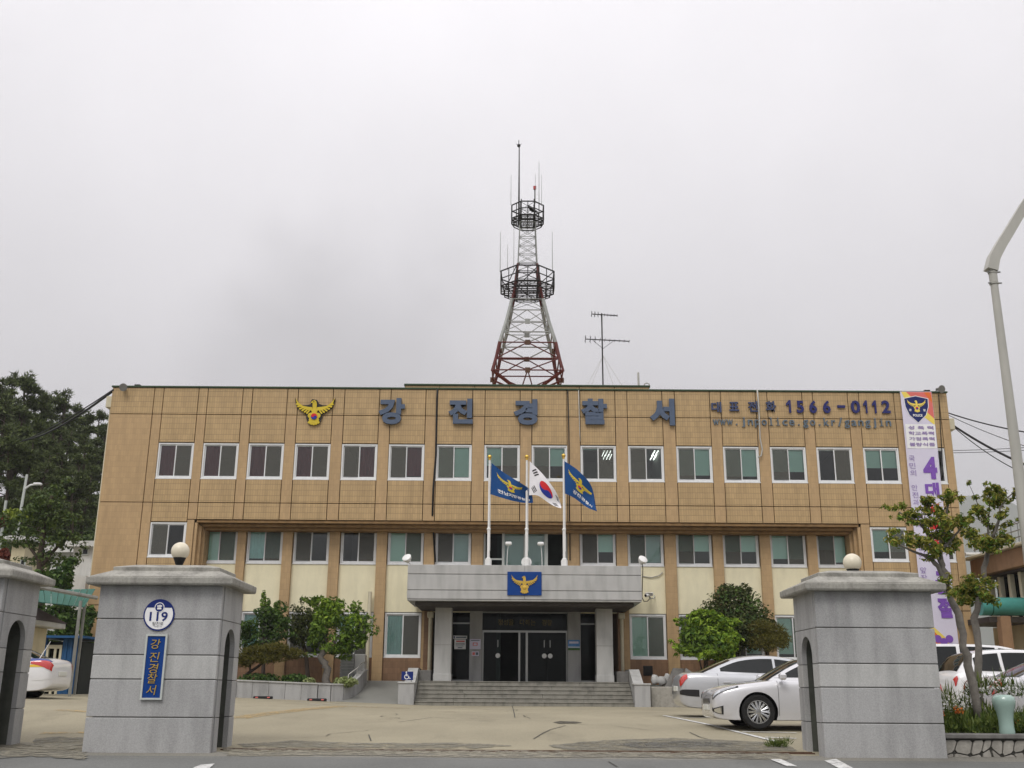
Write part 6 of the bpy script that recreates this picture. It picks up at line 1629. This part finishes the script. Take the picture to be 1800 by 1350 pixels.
# wheel stops
for i, (px, py, lab) in enumerate(((462, 1231, 'black rubber wheel stop in front of the left part of the planter'), (557, 1233, 'black rubber wheel stop in front of the curved part of the planter'))):
    x = at(px, py, 41.2).x; t = thing('wheel_stop', lab, 'wheel stop', (x, 41.2, gz(x, 41.2)), group='rubber wheel stops')
    z = gz(x, 41.2); B(x-.36, x+.36, 41.12, 41.28, z-.03, z+.10, .03).build('block', M['black'], t)
    for s_ in (-.22, .22): B(x+s_-.05, x+s_+.05, 41.112, 41.125, z+.03, z+.07, .004).build('reflector', M['pink_print'], t)

# ------------------------------------------------------------ ground markings
def mark(name, pts, m, w=None, dz=.012):
    P_ = [gpt(*q) for q in pts]; mb = MB()
    if w:
        n = len(P_)
        fine = []
        for i in range(n-1):
            for k in range(8): fine.append(P_[i].lerp(P_[i+1], k/8))
        fine.append(P_[-1]); n = len(fine)
        for i, p in enumerate(fine):
            d = fine[min(i+1, n-1)]-fine[max(i-1, 0)]; d.z = 0; d.normalize(); nn = Vector((-d.y, d.x, 0))*w/2
            for s_ in (1, -1):
                q = p+nn*s_; mb.v.append((q.x, q.y, gz(q.x, q.y)+dz))
        mb.f = [(2*i, 2*i+1, 2*i+3, 2*i+2) for i in range(n-1)]; mb.m = [0]*len(mb.f)
    else: mb.add([(p.x, p.y, gz(p.x, p.y)+dz) for p in P_], [tuple(range(len(P_)))])
    return tag(mb.build(name, M[m], open_=True), kind='structure')
mark('parking_line', [(1168, 1259), (1270, 1282), (1372, 1307)], 'road_paint', .11)
for a, b_ in (((1185, 1262), (1400, 1263)), ((1262, 1277), (1400, 1279)), ((1305, 1288), (1400, 1290)), ((1345, 1298), (1400, 1300))): mark('parking_line', [a, b_], 'road_paint', .10)
mark('parking_line', [(425, 1229), (520, 1233), (560, 1240)], 'worn_white', .11); mark('parking_line', [(540, 1241), (600, 1236)], 'worn_white', .11)
mark('kerb_line', [(600, 1240), (720, 1246), (1180, 1247)], 'worn_white', .25, .008)
mark('yellow_line', [(180, 1254), (100, 1250)], 'road_yellow', .3); mark('yellow_line', [(414, 1264), (520, 1250), (600, 1242), (720, 1246)], 'road_yellow', .45)
mark('yellow_line', [(70, 1290), (150, 1289)], 'road_yellow', .25)
mark('crossing_stripe', [(1350, 1335), (1370, 1335), (1402, 1349), (1384, 1350)], 'road_paint'); mark('crossing_stripe', [(1449, 1339), (1470, 1338), (1500, 1352), (1478, 1354)], 'road_paint')
mark('crossing_stripe', [(338, 1352), (352, 1346.5), (377, 1346), (368, 1352)], 'road_paint')
for pts in ([(938, 1300), (955, 1290), (968, 1283), (994, 1276)], [(1212, 1289), (1230, 1297), (1250, 1303), (1246, 1312)], [(1246, 1303), (1225, 1308)], [(648, 1292), (652, 1304)], [(1070, 1340), (1085, 1350)], [(900, 1240), (1110, 1268), (1130, 1300)][:1]+[(905, 1262)], [(700, 1270), (760, 1262), (800, 1264)]):
    mark('pavement_crack', pts, 'mortar_dark', .022, .009)
mark('wet_patch', [(972, 1271), (985, 1268), (1012, 1269), (1024, 1271), (1010, 1273), (984, 1273)], 'wet', None, .010)
gr = thing('gate_rail', 'rusty steel sliding gate rail set across the driveway between the pillars', 'rail', (0, 17.6, gz(0, 17.6)))
for d in (0, .16): 
    for a, b_ in ((PLX1+.01, 0), (0, PRX0-.01)): B(a, b_, 17.52+d, 17.56+d, gz(0, 17.5)-.03, gz(0, 17.55+d)+.018).build('rail', M['rust'], gr)
rng = random.Random(77); mb = MB(); cl = []
for k in range(9): q = gpt(rng.uniform(1355, 1392), rng.uniform(1306, 1316)); cl.append(((q.x, q.y, q.z+.04), (.12, .12, .05), 1))
blades(mb, cl, 200, .09, rng, .06, 1.0); tag(mb.build('weeds', M['leaf_grass'], open_=True), kind='stuff')

# ------------------------------------------------------------ left background
t = thing('guard_house', 'small cream guard house with brown tiled roof behind the left pillar', 'building', (-14.5, 31.5, .2))
gx0, gx1 = at(0, 1100, 31).x-2.5, at(83, 1110, 34).x; ez0 = at(60, 1095, 31).z; rz_ = at(70, 1059, 32.5).z
B(gx0, gx1, 31, 34, -.2, ez0, .02).build('wall', M['house_cream'], t); B(gx0-.3, gx1+.42, 30.65, 34.35, ez0+.003, ez0+.17, .02).build('eaves', M['house_white'], t)
mb = MB(); mb.add([(gx0-.3, 30.6, ez0+.175), (gx1+.45, 30.6, ez0+.175), (gx1+.45, 34.4, ez0+.175), (gx0-.3, 34.4, ez0+.175), (gx1-.05, 32.5, rz_), (gx0+.9, 32.5, rz_)], [(0, 1, 4, 5), (1, 2, 4), (2, 3, 5, 4), (3, 0, 5), (3, 2, 1, 0)])
rf = mb.build('roof', M['roof_tile'], t)
n = 26
for k in range(n):
    x = lerp(gx0-.25, gx1+.4, (k+.5)/n); f = clamp(min((gx1+.45-x)/.5, (x-gx0+.3)/1.2)); MB().tube((x, 30.6, ez0+.19), (x, lerp(30.6, 32.5, f), lerp(ez0+.19, rz_, f)), .035, n=5).build('roof_tile_row', M['roof_tile'], rf)
t = thing('car_port', 'green translucent car port roof on thin grey posts left of the station', 'car port', (-13, 30, .2))
a0_, a1_ = at(58, 1030, 29), at(170, 1051, 31.5)
MB().tube(a0_, a1_, .06, n=6).build('beam', M['dull_steel'], t)
fb = at(148, 1068, 32); fa = at(58, 1058, 29.5); fc = at(168, 1036, 35); fd = at(50, 1040, 34.5)
for k in range(9):
    u0, u1 = k/9+.004, (k+1)/9-.004
    q = [fa.lerp(fb, u0), fa.lerp(fb, u1), fd.lerp(fc, u1), fd.lerp(fc, u0)]
    MB().add(q+[v+Vector((0, 0, .02)) for v in q], [(0, 1, 2, 3), (7, 6, 5, 4), (0, 4, 5, 1), (1, 5, 6, 2), (2, 6, 7, 3), (3, 7, 4, 0)]).build('roof_sheet', M['teal_roof'], t)
for px, Y in ((142, 31.4), (150, 35)):
    p = at(px, 1056, Y); MB().tube((p.x, Y, gz(p.x, Y)-.1), (p.x, Y, p.z), .05, n=8).build('post', M['dull_steel'], t)
t = thing('blue_shed', 'blue corrugated shed with a glazed door behind the police car', 'shed', (-16.4, 37.5, .2))
p0, p1, pd = at(70, 1125, 37), at(143, 1120, 37), 2.5; zt = at(110, 1122, 37).z
n = 16
for k in range(n):
    a, b_ = lerp(p0.x, p1.x, k/n), lerp(p0.x, p1.x, (k+1)/n)
    if 3 <= k < 9: continue
    B(a+.005, b_-.005, 37+.02*(k % 2), 37.1, -.1, zt).build('wall_sheet', M['blue_sheet'], t)
a, b_ = lerp(p0.x, p1.x, 3/n), lerp(p0.x, p1.x, 9/n)
d = B(a+.1, b_-.1, 37.05, 37.07, .3, zt-.35).build('glazed_door', M['dark_glass'], t)
for x in (a, (a+b_)/2, b_-.08): B(x, x+.08, 37, 37.1, 0, zt-.25).build('frame_post', M['cream_trim'], t)
B(a, b_, 36.99, 37.1, zt-.34, zt-.22).build('frame_head', M['cream_trim'], t); B(p0.x, p1.x, 37.2, 39.5, -.1, zt-.1).build('shed_body', M['room_dark'], t)
B(p0.x-.2, p1.x+.2, 36.7, 39.7, zt+.003, zt+.08).build('roof', M['blue_sheet'], t)
def house(label, px0, px1, py0, py1, Y, m_, wins, eave=True):
    a, b_ = at(px0, py1, Y), at(px1, py0, Y); z1 = at((px0+px1)/2, py0, Y).z; z0 = at((px0+px1)/2, py1, Y).z
    t = thing('house', label, 'house', ((a.x+b_.x)/2, Y, z0))
    B(a.x, b_.x, Y, Y+6, z0-4, z1).build('wall', M[m_], t)
    if eave: B(a.x-.4, b_.x+.4, Y-.4, Y+6.4, z1+.003, z1+.3).build('roof', M['house_white'], t)
    for x0, x1, y0, y1 in wins:
        p, q = at(x0, y1, Y), at(x1, y0, Y); w = B(p.x-.06, q.x+.06, Y-.05, Y-.003, p.z-.06, q.z+.06).build('window', M['greyframe'], t)
        B(p.x, q.x, Y-.06, Y-.052, p.z, q.z).build('pane', M['window_tint'], w)
house('white house with small windows half hidden behind the left broadleaf tree', 82, 128, 972, 1042, 60, 'house_white', ((98, 103, 990, 1008), (112, 120, 990, 1003)))
house('cream house wall at the far left behind the pillar top', 14, 46, 952, 1012, 62, 'house_cream', ((36, 44, 985, 1002),))
house('white house gable next to the left corner of the station', 128, 168, 962, 978, 57, 'house_white', ((146, 155, 966, 974),))
house('low white shed roof in front of the left houses', 118, 152, 1012, 1042, 54, 'house_white', (), False)
t = thing('utility_pole', 'grey street lamp pole with small white lamp on the wooded slope', 'pole', at(22, 960, 66)); a, b_ = at(21, 975, 66), at(33, 834, 66)
MB().tube((a.x, 66, a.z-2), (a.x+.25, 66, b_.z), .11, .08, 8).build('pole', M['greyframe'], t); p = at(37, 852, 65.8)
MB().path([(a.x+.2, 66, p.z-.25), (a.x+.6, 65.9, p.z), (a.x+1.0, 65.8, p.z+.02)], .06, 6).build('arm', M['white_paint'], t); B(a.x+.85, a.x+1.35, 65.65, 65.95, p.z-.02, p.z+.12, .04).build('lamp_head', M['white_paint'], t)
p = at(11, 880, 70); tag(MB().tube((p.x, 70, p.z-7), (p.x, 70, p.z), .12, .1, 8).build('utility_pole', M['greyframe'], None), 'plain grey pole at the far left below the pines', 'pole')
p = at(67, 830, 84); t = thing('distant_house', 'grey gable end showing between the pine trunks on the slope', 'house', (p.x, 84, p.z-3))
q0, q1, q2, q3 = at(53, 855, 84), at(71, 855, 84), at(70, 840, 84), at(56, 820, 84)
MB().prism([(q0.x, q0.z-2), (q1.x, q1.z-2), (q2.x, q2.z), (q3.x, q3.z)], lambda u, v, w: (u, 84+w, v), 0, 4).build('wall', M['greyframe'], t)
# wooded slope
def hz(x, y):
    base = 0
    for (a, za), (b_, zb_3) in zip([(44, -1.2), (52, 0), (60, 4.2), (70, 8.0), (85, 14), (105, 19), (140, 24), (200, 20)], [(52, 0), (60, 4.2), (70, 8.0), (85, 14), (105, 19), (140, 24), (200, 20), (400, 0)]):
        if a <= y <= b_: base = lerp(za, zb_3, (y-a)/(b_-a))
    return base*smooth(-18, -30, x)-1.5*(1-smooth(-18, -30, x))+.4*math.sin(x*.35)*math.sin(y*.22)
mat('slope', (.045, .06, .022), .95, .3, .5)
sheet('wooded_slope', span(-130, -17, 46), span(46, 180, 50), M['slope'], 0, hz)
rng = random.Random(91); mb = MB(); cl = []
for k in range(260):
    y = rng.uniform(56, 88); x = rng.uniform(-.60*y, -.33*y); r = rng.uniform(.6, 1.5); cl.append(((x, y, hz(x, y)+r*.5), (r*1.3, r*1.3, r), r*r))
leaves(mb, cl, 15000, .17, rng, .55, .6); tag(mb.build('undergrowth', M['leaf_forest'], open_=True), kind='stuff')
protos = []
for s_ in range(5):
    rng = random.Random(200+s_); H = 11+s_*.5; t = thing('pine_tree', 'tall dark pine standing in the wood on the slope left of the station', 'tree', (0, 0, 0), group='pines on the wooded slope')
    P_ = [Vector((.25*math.sin(k*.8+s_), .2*math.cos(k+s_), H*k/8)) for k in range(9)]
    MB().path(P_, [lerp(.26, .06, k/8) for k in range(9)], 8).build('trunk', M['bark_dark'], t, local=True, smooth=True)
    cl = []; br = MB()
    for k in range(22):
        z = H*rng.uniform(.34, .98); rr = lerp(3.0, .5, (z/H-.34)/.66)*rng.uniform(.5, 1.15); th = rng.uniform(0, 2*PI); c = (rr*math.cos(th), rr*math.sin(th), z+rng.uniform(-.2, .4))
        w = rng.uniform(.6, 1.25)*lerp(1.15, .75, z/H); cl.append((c, (w, w, w*.42), w*w))
        br.path([(0, 0, z-.5), (c[0]*.6, c[1]*.6, z-.2), c], [.06, .04, .02], 5)
    cl.append(((0, 0, H), (.5, .5, .6), .3))
    br.build('branches', M['bark_dark'], t, local=True)['kind'] = 'stuff'
    mb = MB(); blades(mb, cl, 1900, .42, rng, .13, .35, 1.1); leaves(mb, cl, 900, .20, rng, .45, .2); mb.build('crown', M['pine_needle'], t, local=True, open_=True)
    protos.append(t)
rng = random.Random(5); spots = []
for px, ytop, Y in ((5, 668, 84), (28, 658, 90), (52, 656, 86), (78, 690, 92), (100, 688, 96), (118, 686, 88), (138, 712, 98), (158, 722, 92), (176, 722, 100), (192, 730, 95), (12, 700, 76), (40, 715, 78), (66, 735, 77), (95, 742, 80), (125, 752, 82), (150, 765, 79), (172, 770, 84), (-20, 665, 88), (-40, 690, 80), (60, 765, 72), (110, 790, 74), (140, 800, 73), (24, 760, 71), (160, 815, 76), (85, 795, 70), (210, 735, 104), (225, 760, 92)):
    spots.append((px, ytop, Y))
for i, (px, yt, Y) in enumerate(spots):
    o = protos[i] if i < 5 else copy_tree(protos[i % 5]); p = at(px, yt, Y); g = hz(p.x, Y); H = 11+(i % 5)*.5
    s_ = (p.z-g)/(H+.4); s2 = clamp(s_, .5, 1.6)
    o.location = (p.x, Y, max(g-.2, p.z-(H+.4)*s2) if s_ > .5 else g-.2); o.scale = (s2*.95, s2*.95, s2); o.rotation_euler.z = rng.uniform(0, 6.28)
tree_px('broadleaf_tree', 'loose mid green tree in front of the white houses left of the station', 'tree', 68, 50,
    [(85, 880, 36, 26), (60, 905, 40, 24), (100, 915, 40, 28), (40, 945, 34, 20), (75, 950, 40, 24), (115, 950, 34, 22), (60, 985, 40, 12), (100, 985, 36, 14), (95, 862, 22, 16), (135, 985, 12, 14), (20, 920, 18, 16)], 'leaf_forest', 3300, .105, 51,
    [([(66, 1180), (68, 1060), (70, 1000), (78, 930), (90, 870)], .24, .08), ([(70, 1000), (100, 960), (118, 940)], .10, .04), ([(70, 990), (45, 950)], .10, .04)], 'bark_dark', base_z=.2)
tree_px('garden_tree', 'dark bushy tree under the left broadleaf tree above the car port', 'tree', 90, 44, [(85, 1020, 26, 22), (112, 1018, 24, 26), (100, 1080, 40, 26), (125, 1100, 26, 26), (150, 1090, 14, 30), (150, 1120, 12, 20)], 'leaf_camellia', 3600, .13, 52, [([(105, 1180), (102, 1100), (100, 1030)], .16, .08)], 'bark_dark', base_z=.2)
for px, py, rx, ry, Y, m_, lab in ((22, 906, 16, 12, 63, 'leaf_lime', 'lime green bush at the far left below the lamp pole'), (50, 908, 14, 9, 64, 'leaf_lime', 'small lime green shrub right of the lamp pole'), (6, 978, 10, 14, 55, 'leaf_red', 'dark red leaved bush at the left edge above the pillar'), (4, 915, 8, 10, 60, 'leaf_red', 'dark purple shrub at the left edge below the pines')):
    c = at(px, py, Y); a, b_ = pxr(rx, Y), pxr(ry, Y); rng = random.Random(px)
    tag(leaves(MB(), [(tuple(c), (a, a, b_), 1)], 420, .13, rng, .5).build('bush', M[m_], None, open_=True), lab, 'bush')
p = at(150, 1195, 43.5); t = thing('low_planter', 'low concrete planter at the left corner of the station', 'planter', (p.x, 43.5, .2)); B(p.x-.9, p.x+2.5, 43.4, 43.7, -.1, .95, .02).build('wall', M['granite'], t); B(p.x-.95, p.x+2.5, 43.35, 43.75, .953, 1.02, .015).build('coping', M['granite_light'], t)
# distant ridge on the right
rg = [(15, 50), (120, 60), (200, 80), (280, 120), (340, 158), (390, 168), (440, 150), (520, 135), (700, 100), (1000, 140)]
mb = MB()
def rh(x, y):
    for (a, za), (b_, zb_4) in zip(rg, rg[1:]):
        if a <= x <= b_: return (lerp(za, zb_4, (x-a)/(b_-a))+4*math.sin(x*.11)+3*math.sin(x*.31))*smooth(640, 900, y)*smooth(1500, 1000, y)-1
    return -1
sheet('distant_hill', span(45, 3000, 130), span(1900, 3300, 16), M['slope'], 0, lambda x, y: 3*rh(x/3, y/3))

# notices in the porch, cable to the camera
def notice(px0, px1, py0, py1, Y, label, ground_m, prints, cat='notice'):
    a, b = at(px0, py1, Y), at(px1, py0, Y); w, h = b.x-a.x, b.z-a.z
    t = thing('notice', label, cat, ((a.x+b.x)/2, Y, a.z))
    B(a.x, b.x, Y-.008, Y, a.z, b.z).build('sheet', M[ground_m], t)
    for x0, x1, y0, y1, mm in prints: MB().shape(flat(rect(a.x+w*x0, a.x+w*x1, b.z-h*y1, b.z-h*y0)), lambda u, v, q: (u, Y-.008-q, v), .003).build('print', M[mm], t, open_=True)
notice(796.5, 821, 1117.5, 1123, DY-.01, 'white notice strip with dark emblem at the top of the left side glass', 'white_print', ((.03, .13, .15, .85, 'navy_print'), (.2, .95, .3, .7, 'letter_faded')))
notice(798.5, 819, 1124, 1141, DY-.01, 'white notice sheet with a red heading on the left side glass', 'white_print', ((.15, .9, .13, .27, 'pink_print'), (.1, .9, .38, .44, 'letter_faded'), (.1, .9, .52, .57, 'letter_faded'), (.1, .8, .65, .70, 'letter_faded'), (.3, .7, .80, .9, 'letter_faded')))
notice(825.5, 845, 1123.5, 1141, DY-.365, 'pale sheet with a round no smoking mark on the left inner column', 'banner', ((.3, .7, .35, .42, 'pink_print'), (.3, .7, .60, .66, 'pink_print'), (.28, .36, .35, .66, 'pink_print'), (.64, .72, .35, .66, 'pink_print'), (.1, .9, .1, .18, 'letter_faded')))
notice(829, 842, 1145, 1153, DY-.365, 'small reddish sticker below the no smoking sheet', 'banner', ((.1, .45, .2, .8, 'pink_print'), (.55, .9, .2, .8, 'letter_faded')))
notice(998.5, 1019, 1125, 1143, DY-.365, 'sky blue poster with green bottom edge on the right inner column', 'poster_blue', ((0, 1, .66, .74, 'white_print'), (0, 1, .78, 1, 'leaf_print'), (.1, .9, .15, .35, 'banner')), 'poster')
cable('black cable from the right floodlight down the canopy side to the camera', [at(1129, 992, CY+.1), at(1130, 1000, CY+.03), at(1128.5, 1050, CY+.3), at(1132, 1057, CY+1.2), at(1138, 1057, PYW-.3), at(1144, 1050, PYW-.05)], .018)
cable('loose grey cable end drooping on the cream wall right of the canopy', [at(1130, 1013, PYW-.03), at(1145, 1015, PYW-.05), at(1158, 1012, PYW-.06), at(1165, 1006, PYW-.05)], .022, 'grey_cable')

# ------------------------------------------------------------ ragged resurfacing by the gate
def ragged(name, pts, m, seed, dz, label=None):
    rng = random.Random(seed); P_ = [gpt(*q) for q in pts]; Q = []
    for i in range(len(P_)):
        a, b = P_[i], P_[(i+1) % len(P_)]
        n = max(3, int((b-a).length/.12))
        for k in range(n):
            p = a.lerp(b, k/n); Q.append((p.x+rng.gauss(0, .035), p.y+rng.gauss(0, .03)))
    mb = MB(); mb.add([(x, y, gz(x, y)+dz) for x, y in Q], [tuple(range(len(Q)))])
    tag(mb.build(name, M[m], None, open_=True), kind='structure')
ground_mat('patch', (.185, .175, .14), .25, .25, .5)
ground_mat('patch_dark', (.125, .122, .108), .28, .25, .6)
worn('patch', .47, 5, .12); worn('patch_dark', .5, 9, .08)
ragged('asphalt_patch', [(960, 1312), (1060, 1303), (1180, 1299), (1330, 1304), (1395, 1314), (1395, 1321), (1200, 1322), (1000, 1320)], 'patch', 1, .010)
ragged('asphalt_patch', [(1080, 1309), (1200, 1304), (1290, 1308), (1270, 1315), (1120, 1317)], 'patch_dark', 2, .014)
ragged('asphalt_patch', [(415, 1310), (520, 1303), (640, 1308), (800, 1307), (900, 1312), (840, 1318), (600, 1317), (430, 1315)], 'patch', 3, .010)
ragged('asphalt_patch', [(60, 1300), (100, 1296), (150, 1298), (150, 1312), (60, 1312)], 'patch', 4, .010)

ground_mat('apron_edge', (.225, .21, .165), .22, .25, .4); worn('apron_edge', .46, 6, .10)
ragged('concrete_edge', [(395, 1317), (700, 1319), (1000, 1323), (1390, 1327), (1392, 1338), (1150, 1334), (900, 1336), (600, 1330), (400, 1332)], 'apron_edge', 5, .016)
ragged('concrete_edge', [(0, 1304), (150, 1316), (150, 1338), (60, 1332), (0, 1336)], 'apron_edge', 6, .016)

def crack(x, y, ang, L_, seed, w=.015):
    rng = random.Random(seed); n = int(L_/.16); P_ = [(x, y)]
    for k in range(n):
        ang += rng.gauss(0, .28); x += .16*math.cos(ang); y += .16*math.sin(ang); P_.append((x, y))
    mb = MB()
    for i, (a, b) in enumerate(P_):
        c, d = P_[min(i+1, n)], P_[max(i-1, 0)]; v = Vector((c[0]-d[0], c[1]-d[1])).normalized(); q = w*rng.uniform(.4, 1.1)*(1-abs(2*i/n-1)**4)
        for s_ in (1, -1): mb.v.append((a-s_*v.y*q, b+s_*v.x*q, gz(a, b)+.011))
    mb.f = [(2*i, 2*i+1, 2*i+3, 2*i+2) for i in range(n)]; mb.m = [0]*n
    tag(mb.build('pavement_crack', M['crack'], None, open_=True), kind='structure')
for i, (x, y, a, L_) in enumerate(((-4, 24, .2, 6), (3.0, 21.5, 2.6, 3.5), (-2.5, 30, -.1, 7), (2.4, 27, 1.9, 5), (-3.8, 19.6, 1.2, 2.5))): crack(x, y, a, L_, 60+i)
# ------------------------------------------------------------ the damp air
hm, hnt, hp_ = nodes('haze'); hnt.nodes.remove(hp_)
hv = hnt.nodes.new('ShaderNodeVolumePrincipled'); hv.inputs['Color'].default_value = (.99, .99, 1, 1); hv.inputs['Density'].default_value = .0003
hnt.links.new(hv.outputs[0], hnt.nodes['Material Output'].inputs['Volume'])
hz_ = B(-3100, 3100, -650, 3600, -3, 540).build('haze', M['haze'], None); tag(hz_, kind='stuff')
